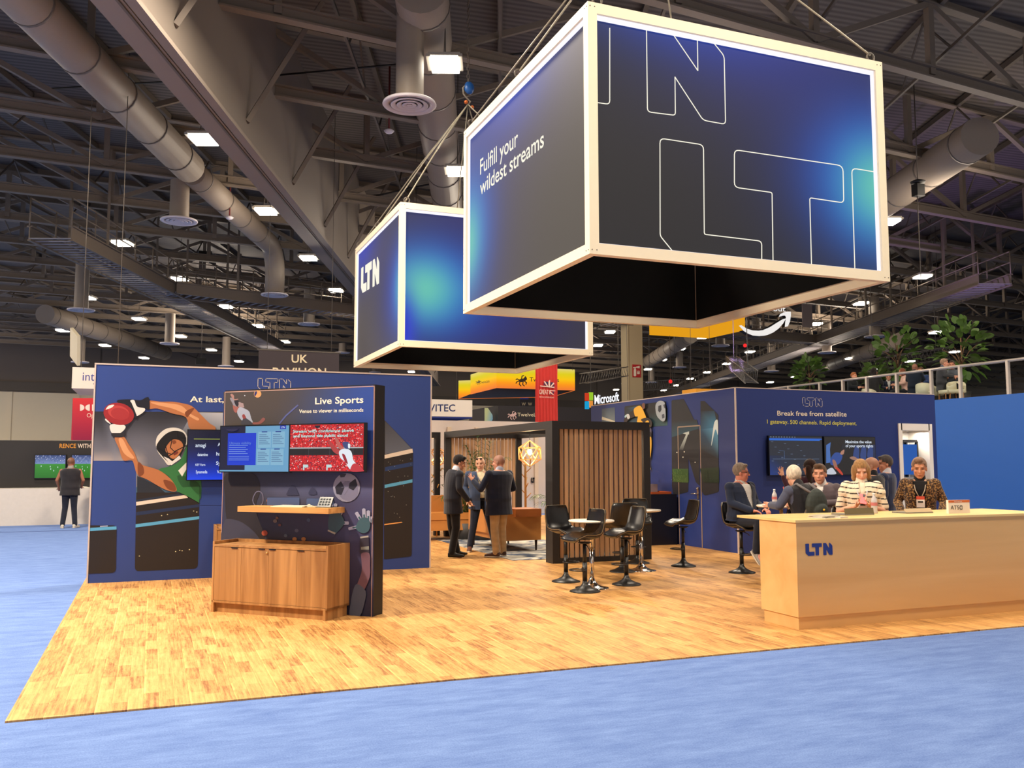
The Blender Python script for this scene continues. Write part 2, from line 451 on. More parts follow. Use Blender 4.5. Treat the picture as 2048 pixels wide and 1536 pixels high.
# ---- roof trusses: bottom chord, top chord, posts and diagonals, one object each
def truss(y0, x0=-48, x1=110):
    bm = bmesh.new(); P = lambda x, z: Vector((x, y0, z))+Vector((0, x*.0875, 0))
    zb = 11.9
    for z, h in ((zb, .30), (ROOF, .34)):
        bar(bm, P(x0, z), P(x1, z), .26, .05); bar(bm, P(x0, z+h), P(x1, z+h), .26, .05); bar(bm, P(x0, z+h/2), P(x1, z+h/2), .05, h)
    x = x0; k = 0
    far = y0 > 62
    while x < x1:
        if not far: bar(bm, P(x, zb+.1), P(x, ROOF), .18, .18)
        bar(bm, P(x, zb+.15) if k % 2 else P(x, ROOF), P(x+4.2, ROOF) if k % 2 else P(x+4.2, zb+.15), .16, .16)
        x += 4.2; k += 1
    o = struct('roof_truss', bm, M_STEEL); return o
ty = 16.0
tr = []
while ty < 92: tr.append(truss(ty)); ty += 4.55
# joists along D1
for i in range(-9, 22):
    a = N1*(i*4.0)
    bm = bmesh.new(); bar(bm, a+D1*8+Vector((0, 0, ROOF+.1)), a+D1*100+Vector((0, 0, ROOF+.1)), .14, .2)
    bar(bm, a+D1*8+Vector((0, 0, 12.6)), a+D1*100+Vector((0, 0, 12.6)), .07, .09)
    for j in range(11, 100, 6):
        bar(bm, a+D1*j+Vector((0, 0, 12.6)), a+D1*(j+1.5)+Vector((0, 0, ROOF)), .05); bar(bm, a+D1*(j+3)+Vector((0, 0, 12.6)), a+D1*(j+1.5)+Vector((0, 0, ROOF)), .05)
    struct('roof_joist', bm, M_STEELD)

# ---- the dropped header that hangs from the roof on the left of the hanging cubes
A = gnd(470, 300, 9.4); lat = A.dot(N1)
bm = bmesh.new()
s0, s1 = 9, 92
def hq(l, s, z): return N1*l+D1*s+Vector((0, 0, z))
bar(bm, hq(lat, s0, 9.45), hq(lat, s1, 9.45), .55, .16); bar(bm, hq(lat+.42, s0, 9.40), hq(lat+.42, s1, 9.40), .2, .10)
bar(bm, hq(lat+.2, s0, 9.36), hq(lat+.2, s1, 9.36), .05, .05, 1)
bar(bm, hq(lat+.15, s0, 11.9), hq(lat+.15, s1, 11.9), .28, 4.8)
for s in range(12, 90, 5):
    bar(bm, hq(lat+.3, s, 10.1), hq(lat+1.9, s+1.1, 13.8), .12, .12)
struct('trim_2', bm, [mat('header_grey_panel', (134, 123, 114), .75, var=.05, scale=.4), M_STEELD])

# ---- round ducts with drops and circular diffusers
def duct_run(p, q, r, name='air_duct', rib=2.4, elbow=None, label=None):
    t = thing(name, label or 'grey round air duct slung under the roof', 'air duct', tuple(p), group=None)
    pts = [Vector((0, 0, 0)), q-p]
    if elbow is not None:
        e = elbow-p; c = q-p; d = c.normalized(); pts = [Vector((0, 0, 0))]+[c-d*1.2+d*1.2*math.sin(a)-Vector((0, 0, 1.2*(1-math.cos(a)))) for a in np.linspace(0, PI/2, 7)]+[e]
    bm = bmesh.new(); tube(bm, pts, r, 20); L_ = (q-p).length; d = (q-p).normalized(); k = .8
    while k < L_-.8:
        tube(bm, [d*(k-.035), d*(k+.035)], r*1.035, 20, mi=1); k += rib
    bmo('duct_pipe', bm, [M_DUCT, mat('duct_ring_metal', (104, 97, 92), .5)], t)
    return t
def drop(px, py, wpx, zt, label):
    """vertical spout with a round diffuser, sized so the diffuser is 1.25 m across"""
    d = ray(px, py); dep = 1.25*F/wpx; p = CAM+d*dep
    if p.z > 10.6: p = CAM+d*((10.6-EYE)/d.z)
    R = wpx/F*((p-CAM).dot(FW))/2
    t = thing('ceiling_diffuser', label, 'air vent', tuple(p), group='round air diffusers under the roof')
    bm = bmesh.new(); lathe(bm, [(R*.52, .05), (R*.50, zt-p.z)], 20); bmo('spout', bm, M_DUCT, t)
    bm = bmesh.new()
    lathe(bm, [(R*.5, .10), (R*.97, .06), (R, .02), (R*.96, -.01), (R*.80, .0), (R*.76, .03)], 32)
    for a in (.62, .40, .2): lathe(bm, [(R*(a-.05), .05), (R*(a+.08), .0), (R*(a+.02), -.02), (R*(a-.10), .02)], 28)
    lathe(bm, [(0, -.01), (R*.1, 0)], 16); lathe(bm, [(R*.5, .09), (0, .09)], 20, mi=1)
    bmo('diffuser_rings', bm, [M_DIFF, M_STEELD], t); return t
zt = 11.5
a = gnd(150, 100, zt); b = gnd(378, 335, zt); duct_run(a-(b-a)*.9, b, .52, label='thick grey duct running from the upper left towards the header')
a = gnd(385, 345, zt); pd = CAM+ray(549, 591)*(1.25*F/54); b = Vector((pd.x, pd.y, zt)); duct_run(a, b, .44, elbow=pd+Vector((0, 0, .12)), label='thinner ringed duct that bends down to a diffuser')
drop(358, 443, 72, 11.4, 'round diffuser at the end of the straight spout of the thick duct')
drop(549, 591, 54, 10.4, 'round diffuser under the elbow of the ringed duct')
drop(819, 211, 108, 13.5, 'large round diffuser left of the hanging cube, nearest of all')
a = gnd(852, 60, 12.2); b = gnd(886, 330, 12.2); duct_run(a-(b-a)*.2, b+(b-a)*.9, .62, label='ringed duct behind the largest diffuser')
for px, py, w in ((162, 621, 52), (339, 688, 38), (452, 733, 32), (160, 725, 34), (618, 649, 44), (685, 706, 30), (750, 745, 24)):
    drop(px, py, w, 11.4, 'round air diffuser hanging over the aisles at the left')
for px, py, w in ((1750, 674, 42), (1513, 661, 34), (1441, 692, 36), (1359, 735, 28), (1303, 765, 24), (1543, 743, 30), (1654, 706, 36)):
    drop(px, py, w, 11.4, 'round air diffuser hanging over the aisles at the right')
a = gnd(1960, 272, 11.6); b = gnd(1560, 545, 11.6); duct_run(a, b, .6, label='ringed duct that passes behind the right side of the big cube')
a = gnd(1382, 671, 11.4); b = gnd(1296, 724, 11.4); duct_run(a, b, .6, label='short ringed duct right of the cream pillar')
a = gnd(1800, 680, 11.2); b = gnd(1640, 738, 11.2); duct_run(a, b, .6, label='ringed duct above the balcony plants')
a = gnd(90, 628, 11.2); b = gnd(330, 706, 11.2); duct_run(a, b, .62, label='ringed duct low at the left above the white hanging sign')

# ---- catwalks
def catwalk(p, q, w, label):
    t = thing('catwalk', label, 'catwalk', tuple(p)); d = (q-p); L_ = d.length; u = d.normalized(); s = Vector((u.y, -u.x, 0)); Z = Vector((0, 0, 1))
    bm = bmesh.new()
    for k in (-1, 1):
        bar(bm, s*(k*w/2), d+s*(k*w/2), .12, .05); bar(bm, s*(k*w/2)+Z*.5, d+s*(k*w/2)+Z*.5, .2, .05); bar(bm, s*(k*w/2)+Z*.25, d+s*(k*w/2)+Z*.25, .04, .5)
    bmo('side_beam', bm, M_STEEL, t)
    bm = bmesh.new(); k = 0
    while k < L_:
        bar(bm, u*k-s*w/2+Z*.05, u*k+s*w/2+Z*.05, .10, .03); k += .42
    bmo('deck_grating', bm, mat('pale_grating', (150, 146, 152), .5), t)
    bm = bmesh.new()
    for sd in (-1, 1):
        for z in (1.05, 1.55): tube(bm, [s*(sd*w/2)+Z*z, d+s*(sd*w/2)+Z*z], .03, 5)
        k = 0
        while k < L_:
            tube(bm, [s*(sd*w/2)+u*k+Z*.5, s*(sd*w/2)+u*k+Z*1.55], .028, 5); k += 1.9
    k = 3
    while k < L_:
        for sd in (-1, 1): bar(bm, s*(sd*w/2)+u*k+Z*.5, s*(sd*w/2)+u*k+Z*(ROOF-p.z), .1)
        k += 9
    bmo('railing', bm, M_STEEL, t)
    return t
CZ = 9.6
a = gnd(100, 480, CZ); b = gnd(545, 700, CZ); catwalk(a, b, 1.5, 'long catwalk crossing the left half under the roof')
a = gnd(343, 590, CZ); b = gnd(720, 634, CZ); catwalk(a, b, 1.3, 'cross catwalk left of the hanging cubes')
a = gnd(1990, 570, CZ); b = gnd(1290, 812, CZ); catwalk(a, b, 1.5, 'long catwalk crossing behind the balcony plants')
a = gnd(1215, 650, CZ); b = gnd(1640, 690, CZ); catwalk(a, b, 1.3, 'cross catwalk behind the curved arrow sign')

# ---- high-bay lights
M_GLOW = emit('high_bay_glow', (255, 246, 228), 14.0)
M_HOUS = mat('light_housing', (170, 162, 150), .4)
def make_light(s):
    t = thing('high_bay_light', 'x', 'ceiling light', (0, 0, 0))
    bm = bmesh.new(); box(bm, -.33*s, .33*s, -.33*s, .33*s, .02, .10); 
    for k in (-1, 1): box(bm, k*.33*s-.05, k*.33*s+.05, -.36*s, .36*s, -.02, .05)
    bmo('housing', bm, M_HOUS, t)
    bm = bmesh.new(); box(bm, -.29*s, .29*s, -.33*s, .33*s, -.09, .02); bmo('lamp_panel', bm, M_GLOW, t)
    bm = bmesh.new()
    for k in (-1, 1): tube(bm, [(0, k*.3*s, .1), (0, 0, .8)], .012, 4)
    tube(bm, [(0, 0, .8), (0, 0, 3.35)], .012, 4); bmo('hanging_wire', bm, M_STEELD, t)
    return t
ml = make_light(1.12); first = True
LIGHTS = [(407, 277), (532, 421), (617, 515), (672, 580), (245, 485), (360, 556), (451, 612), (517, 651), (570, 683), (175, 595), (278, 637), (361, 672), (423, 699),
    (478, 722), (125, 660), (210, 690), (288, 715), (890, 126), (915, 341), (823, 743), (1220, 663), (1196, 690)]
LIGHTR = [(1845, 552), (1722, 606), (1632, 647), (1558, 680), (1500, 703), (1777, 442), (1871, 664), (1908, 703), (1700, 716), (1640, 734), (1405, 674), (1361, 697), (1325, 719),
    (1296, 738), (1250, 767), (1232, 779), (1306, 791), (1327, 780), (1351, 770), (1414, 744), (1380, 757), (1453, 727), (1540, 764), (1590, 753), (1755, 736), (1820, 722)]
rot = -.3655
for k, (px, py) in enumerate(LIGHTS+LIGHTR):
    p = gnd(px, py, LAMP_Z)
    o = ml if k == 0 else copy_tree(ml)
    o.location = p; o.rotation_euler = (0, 0, rot)
    left = k < len(LIGHTS)
    near = {(890, 126): 'glowing square high-bay light above the largest diffuser', (915, 341): 'glowing square light between the two hanging cubes and the duct',
            (407, 277): 'glowing rectangular light beside the bend of the thick duct', (532, 421): 'glowing light just left of the header, second in its row',
            (1845, 552): 'glowing light at the far right below the ringed duct', (1777, 442): 'small light touching the right edge of the big cube', (245, 485): 'bright light above the left catwalk'}
    o['label'] = near.get((px, py), 'small bright high-bay light in the rows over the left aisles' if left else 'small bright high-bay light in the rows over the right aisles')
    o['group'] = 'high-bay lights in rows under the roof'

# ---- tension cables and sprinklers that cross the roof
bm = bmesh.new(); tube(bm, [CAM+ray(90, 178)*30, CAM+ray(560, 150)*26, CAM+ray(1180, 95)*23], .03, 5)
tag(bmo('steel_cable', bm, BLACK), 'thin black cable stretched across the header at the top', 'cable')
bm = bmesh.new(); tube(bm, [CAM+ray(560, 405)*38, CAM+ray(760, 390)*36, CAM+ray(935, 352)*34], .035, 5)
tag(bmo('steel_cable', bm, BLACK), 'thin black cable sagging towards the small hanging cube', 'cable')
def sprinkler(px, py, dist, top, label):
    p = CAM+ray(px, py)*dist; t = thing('sprinkler', label, 'sprinkler', tuple(p))
    bm = bmesh.new(); tube(bm, [(0, 0, .05), (0, 0, top)], .03, 6); bmo('red_pipe', bm, mat('red_pipe_paint', (110, 38, 36), .5), t)
    bm = bmesh.new(); lathe(bm, [(0, -.1), (.1, -.06), (.16, .0), (.05, .06), (0, .06)], 12); bmo('sprinkler_head', bm, M_DIFF, t)
sprinkler(185, 173, 27, 3.2, 'red-piped sprinkler beside the thick duct'); sprinkler(459, 435, 34, 2.5, 'red-piped sprinkler under the ringed duct')
sprinkler(778, 262, 27, 2.0, 'small white sprinkler head under the largest diffuser')
# lamps added without fixtures as hall fill, then lamps inside the fixtures further off
for (x, y, p) in ((-3, 5, 480), (3.5, 4.6, 560), (10, 4.4, 620), (-7, 9.5, 3900), (2.6, 15.5, 1100), (13.5, 9, 500), (-4, 22, 1000), (13, 20, 800), (22, 12, 1100), (14, 27, 1000), (-12, 34, 2000), (-30, 74, 8000), (-24, 56, 5000)):
    hall_lamp(x, y, p, z=10.75)
for (px, py, p) in ((672, 580, 1600), (360, 556, 1200), (278, 637, 2200), (517, 651, 2200), (288, 715, 5000), (478, 722, 5000), (1220, 663, 2200), (1405, 674, 2400), (1306, 791, 5500), (1871, 664, 1500), (1453, 727, 3800), (1820, 722, 3600), (1380, 757, 5500)):
    q = gnd(px, py, LAMP_Z); hall_lamp(q.x, q.y, p, .6, z=LAMP_Z-.05)
for (x, y, z, p) in ((-3, 13, 9.8, 300), (13.5, 20, 9.8, 260), (-14, 24, 9.8, 500), (5, 33, 10.2, 900), (25, 22, 10.2, 700), (18, 42, 10.2, 1500), (-18, 48, 10.2, 1500), (4, 64, 10.2, 2600), (44, 50, 10.2, 2400), (34, 76, 10.2, 3400), (-22, 76, 10.2, 3200)):  # unseen point lamps added to lift the dark ceiling
    d = bpy.data.lights.new('ceiling_fill', 'POINT'); d.energy = p; d.color = (1.0, .84, .66); d.shadow_soft_size = 2.0
    o = bpy.data.objects.new('ceiling_fill', d); o.location = (x, y, z); COL.objects.link(o)
for (x, y, z, p) in ((25, 36, 7.5, 900), (33, 29, 7.5, 500)):   # violet uplights of the neighbouring booths
    d = bpy.data.lights.new('violet_uplight', 'SPOT'); d.energy = p*2; d.color = (.62, .42, 1.0); d.spot_size = 2.0; d.spot_blend = .6; d.shadow_soft_size = .3
    o = bpy.data.objects.new('violet_uplight', d); o.location = (x, y, z-2.5); o.rotation_euler = (PI, 0, 0); COL.objects.link(o)
# ================================================================== the two hanging cubes
M_FRAME = mat('cream_aluminium_frame', (242, 228, 198), .45, var=.02)
M_FRAME2 = M_FRAME
M_EDGE = emit('edge_light_strip', (240, 238, 255), 1.15)
M_LBOX = attr_mat('backlit_fabric', .6, glow=1.0, spec=.15, diffuse=0)
M_LINE = emit('backlit_white_line', (245, 240, 222), 1.1)
M_BLKFAB = mat('black_lining_fabric', (14, 14, 15), .95, var=.15, spec=.1)

def gauss_field(u, v, blobs, base):
    c = np.array(base, float)
    for (bu, bv, su, sv, col, p) in blobs:
        g = math.exp(-((abs((u-bu)/su))**p+(abs((v-bv)/sv))**p)); c = c*(1-g)+np.array(col, float)*g
    return c
def lightface(name, A, Uv, Wv, n, blobs, base, parent, nu=72, nv=52, dark_edges=True):
    """backlit printed fabric: A lower left corner, Uv across, Wv up; colours printed on a fine grid"""
    A, Uv, Wv = Vector(A), Vector(Uv), Vector(Wv)
    vs_ = [A+Uv*(i/nu)+Wv*(j/nv) for j in range(nv+1) for i in range(nu+1)]
    fs = [(j*(nu+1)+i, j*(nu+1)+i+1, (j+1)*(nu+1)+i+1, (j+1)*(nu+1)+i) for j in range(nv) for i in range(nu)]
    me = bpy.data.meshes.new(name); me.from_pydata([tuple(v) for v in vs_], [], fs)
    a = me.color_attributes.new('Col', 'FLOAT_COLOR', 'POINT'); fl = []
    for j in range(nv+1):
        for i in range(nu+1):
            c = gauss_field(i/nu, j/nv, blobs, base); fl += [*lin(c), 1]
    a.data.foreach_set('color', fl)
    return link(name, me, M_LBOX, parent)
TEAL, SKY, BLUE, DEEP, GREY = (96, 190, 175), (40, 120, 205), (28, 62, 170), (36, 42, 110), (54, 51, 52)
def cube(label, x0, x1, y0, y1, z0, z1, front, left):
    t = thing('hanging_sign_cube', label, 'hanging sign', ((x0+x1)/2, (y0+y1)/2, z0)); T = Matrix.Translation(-Vector(t.location))
    fw = .13; 
    bm = bmesh.new()
    for z in (z0, z1-fw):
        for (a, b, c, d) in ((x0, x1, y0, y0+.10), (x0, x1, y1-.10, y1), (x0, x0+.10, y0+.10, y1-.10), (x1-.10, x1, y0+.10, y1-.10)):
            box(bm, a, b, c, d, z, z+fw, T)
    for (a, c) in ((x0, y0), (x1-.12, y0), (x0, y1-.12), (x1-.12, y1-.12)):
        box(bm, a, a+.12, c, c+.12, z0+fw, z1-fw, T)
    fbm = bm
    bm = bmesh.new()   # thin lit strip just inside each frame, at the outer faces
    for (y, s) in ((y0+.035, 1), (y1-.035, -1)):
        for (a, b, c, d) in ((x0+.12, x1-.12, z0+fw, z0+fw+.012), (x0+.12, x1-.12, z1-fw-.055, z1-fw), (x1-.165, x1-.12, z0+fw, z1-fw), (x0+.12, x0+.132, z0+fw, z1-fw)):
            box(bm, a, b, min(y, y+.02*s), max(y, y+.02*s), c, d, T)
    for (x, s) in ((x0+.035, 1), (x1-.035, -1)):
        for (a, b, c, d) in ((y0+.12, y1-.12, z0+fw, z0+fw+.012), (y0+.12, y1-.12, z1-fw-.055, z1-fw), (y1-.175, y1-.12, z0+fw, z1-fw)):
            box(bm, min(x, x+.02*s), max(x, x+.02*s), a, b, c, d, T)
    bmo('edge_light', bm, M_EDGE, t)
    bm = bmesh.new()   # black lining inside
    box(bm, x0+.10, x1-.10, y0+.10, y0+.115, z0+fw, z1, T); box(bm, x0+.10, x1-.10, y1-.115, y1-.10, z0+fw, z1, T)
    box(bm, x0+.10, x0+.115, y0+.115, y1-.115, z0+fw, z1, T); box(bm, x1-.115, x1-.10, y0+.115, y1-.115, z0+fw, z1, T)
    bmo('black_lining', bm, M_BLKFAB, t)
    bm = bmesh.new(); tube(bm, [T@Vector((x1-.125, y1-.125, z0+fw)), T@Vector((x1-.125, y1-.125, z1))], .008, 6); bmo('lining_seam', bm, M_STEEL, t)
    i = .12
    P = lambda x, y, z: tuple(T@Vector((x, y, z)))
    wx, wy, wz = x1-x0-2*i, y1-y0-2*i, z1-z0-2*fw
    lightface('front_fabric', P(x0+i, y0+.06, z0+fw), (wx, 0, 0), (0, 0, wz), (0, -1, 0), *front, t)
    lightface('side_fabric', P(x0+.06, y1-i, z0+fw), (0, -wy, 0), (0, 0, wz), (-1, 0, 0), *left, t)
    lightface('side_fabric', P(x1-.06, y0+i, z0+fw), (0, wy, 0), (0, 0, wz), (1, 0, 0), *left, t)
    lightface('front_fabric', P(x1-i, y1-.06, z0+fw), (-wx, 0, 0), (0, 0, wz), (0, 1, 0), *front, t)
    # corner bolts and lifting shackles on the top corners
    bm = fbm
    for f in bm.faces: f.material_index = 0
    nf = len(bm.faces)
    for (x, y) in ((x0, y0), (x1, y0), (x0, y1), (x1, y1)):
        for z in (z0+.05, z1-.05):
            for dx in (.03, .09):
                if x == x0: ball(bm, T@Vector((x-.002, y+(dx if y == y0 else -dx), z)), .007, seg=8)
                ball(bm, T@Vector((x+(dx if x == x0 else -dx), y-(.002 if y == y0 else -.002), z)), .007, seg=8)
    bm.faces.ensure_lookup_table()
    for f in list(bm.faces)[nf:]: f.material_index = 1
    bmo('frame', bm, [M_FRAME, M_STEELD], t)
    for (x, y) in ((x0+.15, y0+.05), (x1-.15, y0+.05), (x0+.05, y1-.25), (x1-.15, y1-.05), (x0+.05, (y0+y1)/2)):
        bm = bmesh.new(); c = T@Vector((x, y, z1+.06)); tube(bm, [c+Vector((math.cos(a)*.06, 0, math.sin(a)*.06)) for a in np.linspace(0, 2*PI, 12, endpoint=False)], .014, 6, closed=True); bmo('shackle', bm, M_STEELD, t)
    return t
W_ = 4.42
big = cube('large hanging cube nearest the front, printed with outlined letters and a slogan', 4.57, 8.99, 9.08, 13.60, 3.99, 6.99,
    ([(.60, 1.02, .52, .40, DEEP, 2), (.30, 1.12, .40, .22, BLUE, 2), (.98, .50, .38, .42, DEEP, 2), (1.0, .44, .27, .37, BLUE, 2), (1.0, .42, .21, .30, SKY, 2), (1.02, .42, .15, .22, TEAL, 2)], (42, 40, 42)),
    ([(.2, 1.0, .70, .42, (72, 66, 112), 2), (.35, 1.05, .42, .26, (46, 74, 190), 2), (.05, .35, .38, .70, (62, 58, 104), 2), (0, .45, .26, .42, BLUE, 2), (0, .40, .19, .33, SKY, 2), (-.02, .36, .14, .25, TEAL, 2)], (70, 65, 62)))
small = cube('smaller looking hanging cube behind the large one, printed with a white logo and teal glow', 4.66, 9.12, 18.00, 22.50, 4.0, 7.04,
    ([(.5, 1.0, .6, .38, (50, 46, 98), 2), (.35, .2, .6, .35, (44, 42, 96), 2), (.18, .42, .44, .46, DEEP, 2), (.14, .42, .31, .37, BLUE, 2), (.13, .41, .24, .30, SKY, 2), (.10, .40, .17, .23, TEAL, 2), (0, .05, .06, .3, (40, 60, 200), 2)], GREY),
    ([(.1, 1.0, .5, .35, (40, 56, 170), 2), (.9, .45, .45, .5, DEEP, 2), (1.0, .43, .26, .36, BLUE, 2), (1.02, .42, .17, .27, SKY, 2), (1.04, .42, .12, .2, TEAL, 2)], (68, 62, 64)))
# outlined letters on the big front face, traced line by line
PF = Plane((4.6, 9.14, 4), (0, -1, 0)); PLs = Plane((4.63, 9.14, 4), (-1, 0, 0))
def c7(x, y): return (1160+x/2.56, 80+y/2.56)
outl = [
 rounded([c7(72, 318), c7(152, 330), c7(152, -60)], [0, 8, 0]),
 rounded([c7(340, -60), c7(345, 368), c7(488, 386), c7(486, 190), c7(630, 411), c7(745, 432), c7(738, 82), c7(640, -40)], [0, 8, 6, 0, 8, 8, 8, 0]),
 rounded([c7(455, -60), c7(603, 157), c7(600, -60)], [0, 0, 0]),
 rounded([c7(476, 1084), c7(410, 1003), c7(409, 503), c7(632, 537), c7(636, 995), c7(930, 1030), c7(930, 1130)], [0, 6, 10, 10, 4, 8, 0]),
 rounded([c7(988, 1134), c7(983, 781), c7(790, 754), c7(790, 562), c7(1346, 644), c7(1350, 834), c7(1176, 808), c7(1185, 1155)], [0, 4, 10, 10, 12, 8, 4, 0]),
 rounded([c7(1407, 1180), c7(1391, 656), c7(1512, 676)], [0, 10, 0])]
sh = []
for pl in outl:
    for q in stroke([Vector(p) for p in pl], 1.9): sh.append(((240, 238, 225), q, .5))
def clip_prints(name, plane, sh, parent, m, inset=None):
    return prints(name, plane, sh, parent, m, step=.00003)
clip_prints('letter_outline', PF, sh, big, M_LINE)
def c6(x, y): return (900+x/2.56, 80+y/2.56)
letters('lettering', 'Fulfill your', PLs, *c6(155, 690), *c6(349, 538), 30, M_LINE, big, bold=.02)
letters('lettering', 'wildest streams', PLs, *c6(155, 795), *c6(482, 543), 29, M_LINE, big, bold=.02)
PS = Plane((4.72, 18.06, 4), (-1, 0, 0))
A_ = PS.at(722, 588); Bq = PS.at(758.5, 567); T_ = PS.at(722, 537)
logo('logo', A_, (Bq-A_), Vector((0, 0, (T_-A_).length)), M_LINE, small, PS.n, off=.004)
for o in [c for c in small.children if c.name.startswith('logo')]:
    o.data.transform(local_of(small).inverted()) if False else None

# rigging: chain, hook and wire slings to the small cube, and slings on the big one
hook = hit(936, 185, 1, 20.25)
t = thing('chain_hoist', 'chain with a blue hook block holding the wire slings of the small cube', 'hoist hook', tuple(hook))
bm = bmesh.new(); L_ = ROOF-hook.z
k = .25; i = 0
while k < L_:
    a = (.03, 0) if i % 2 else (0, .03); tube(bm, [(a[0], a[1], k), (-a[0], -a[1], k+.02), (-a[0], -a[1], k+.09), (a[0], a[1], k+.11)], .010, 4, closed=True); k += .10; i += 1
o = bmo('chain', bm, M_STEEL, t); o['kind'] = 'stuff'
bm = bmesh.new(); ball(bm, (.03, 0, .12), .13, 1, .6, 1.25); bmo('hook_block', bm, mat('blue_block_paint', (34, 84, 150), .35), t)
bm = bmesh.new(); tube(bm, [(-.03, 0, .2), (-.13, 0, .1), (-.12, 0, -.05), (-.02, 0, -.16), (.06, 0, -.22), (0, 0, -.32)], .022, 8); bmo('hook', bm, M_STEEL, t)
bm = bmesh.new(); ball(bm, (-.05, 0, -.25), .05, seg=8); ball(bm, (.11, 0, -.36), .05, seg=8); bmo('orange_latch', bm, mat('orange_plastic', (200, 100, 40), .5), t)
M_WIRE = mat('galvanised_wire', (170, 160, 140), .4)
for (x, y) in ((4.8, 18.1), (4.75, 20.2), (4.75, 22.2), (4.9, 19.1), (8.9, 18.1), (8.9, 22.3), (7.2, 22.3)):
    bm = bmesh.new(); e = Vector((x, y, 7.1)); mid = (hook+e)/2+Vector((0, 0, -.08)); tube(bm, [hook+Vector((0, 0, -.3)), mid, e], .016, 5)
    tag(bmo('wire_sling', bm, M_WIRE), 'steel wire running from the hoist hook down to the small cube', 'wire', 'wire slings of the small hanging cube')
bm = bmesh.new(); h2 = Vector((6.8, 11.3, 10.3)); tube(bm, [h2, h2+Vector((0, 0, 3.9))], .03, 6); ball(bm, h2, .12)
t = tag(bmo('hoist_line', bm, M_STEELD), 'hoist line above the middle of the large cube', 'hoist')
for (x, y) in ((4.62, 11.3), (8.84, 9.13), (4.72, 9.13), (4.62, 13.35), (8.84, 13.5)):
    bm = bmesh.new(); e = Vector((x, y, 7.08)); tube(bm, [h2, e], .014, 5)
    tag(bmo('wire_sling', bm, M_WIRE), 'steel wire fixed to the top frame of the large cube', 'wire', 'wire slings of the large hanging cube')
# ================================================================== booth walls and counters
M_BLUEW = mat('booth_blue_laminate', (44, 65, 128), .5, var=.02, scale=1.0, spec=.35)
M_NAVY = mat('booth_navy_laminate', (36, 52, 114), .5, var=.02, scale=1.0, spec=.35)
M_TRIM = mat('silver_edge_trim', (196, 178, 166), .35)
M_CREAMP = mat('cream_print', (240, 225, 200), .5, var=.01)
M_YELP = mat('yellow_print', (214, 206, 90), .5, var=.01)

def sm(a, b, x):
    t_ = max(0, min(1, (x-a)/(b-a))); return t_*t_*(3-2*t_)
def mixc(a, b, t_): return tuple(a[i]+(b[i]-a[i])*t_ for i in range(3))
# ---- football wall
YF = 13.48
t = thing('graphic_wall', 'tall blue wall printed with an american football player catching a ball', 'display wall', (1.64, YF, 0)); FWALL = t
bm = B(-2.38, 2.36, 0, .16, .0, 2.96); bmo('wall_panel', bm, M_BLUEW, t)
bm = bmesh.new(); box(bm, -2.40, 2.38, -.008, .168, 2.955, 2.975); box(bm, -2.40, -2.38, -.008, .168, 0, 2.96); box(bm, 2.36, 2.38, -.008, .168, 0, 2.96)
bmo('edge_trim', bm, M_TRIM, t)
PW = Plane((0, YF, 0), (0, -1, 0))
def fx(*p):   # crop 1 pixels (origin 120,700, scale 5.12)
    return [(120+p[i]/5.12, 700+p[i+1]/5.12) for i in range(0, len(p), 2)]
def f3(*p):
    return [(120+p[i]/5.12, 980+p[i+1]/5.12) for i in range(0, len(p), 2)]
def f2(*p):
    return [(400+p[i]/4.267, 700+p[i+1]/4.267) for i in range(0, len(p), 2)]
DK = (40, 35, 34)
sky = [((48, 46, 50), (70, 70, 78), (64, 66, 76), (48, 46, 50)), ]
S = []
# sky behind the player, in bands that lighten towards the stadium rim
def bandgrad(x0, x1, ys, cols, top=(0, 0)):
    for (ya, yb, ca, cb) in zip(ys, ys[1:], cols, cols[1:]):
        S.append(([ca, ca, cb, cb], [(x0, ya), (x1, ya), (x1, yb), (x0, yb)]))
def skyf(x, y):
    k = mixc((42, 41, 46), (98, 98, 108), sm(822, 900, y+6*math.sin(x*.05))); k = mixc(k, (160, 148, 142), sm(895, 925, y)*(1-sm(270, 300, x))); k = mixc(k, (120, 122, 134), .6*sm(300, 380, x)*sm(822, 880, y)); k = mixc(k, (66, 76, 92), sm(925, 965, y)*sm(268, 276, x))
    return mixc(k, (116, 120, 134), .5*math.exp(-((x-215-(y-830)*.2)/9)**2)*sm(822, 850, y))
def gridf(x0, x1, y0, y1, nx, ny, fn):
    for i in range(nx):
        for j in range(ny):
            xa, xb, ya, yb = x0+(x1-x0)*i/nx, x0+(x1-x0)*(i+1)/nx, y0+(y1-y0)*j/ny, y0+(y1-y0)*(j+1)/ny
            S.append(([fn(xa, ya), fn(xb, ya), fn(xb, yb), fn(xa, yb)], [(xa, ya), (xb, ya), (xb, yb), (xa, yb)], 0))
gridf(187.2, 272, 823, 921.5, 10, 10, skyf); gridf(272, 446, 823.5, 985, 14, 14, skyf)
S.append(((58, 60, 68), fx(1430, 0, 1435, 0, 1435, 1)))
S.append(([(150, 150, 156), (176, 176, 182), (120, 122, 130), (96, 98, 108)], [(385, 824.5), (446, 825.2), (446, 870), (360, 870)]))
S.append(((62, 90, 112), [(330, 935), (400, 935), (400, 990), (272, 1008), (272, 975)]))
S.append(((40, 44, 52), fx(790, 1290, 1000, 1390, 1100, 1480, 1000, 1520, 790, 1530)))
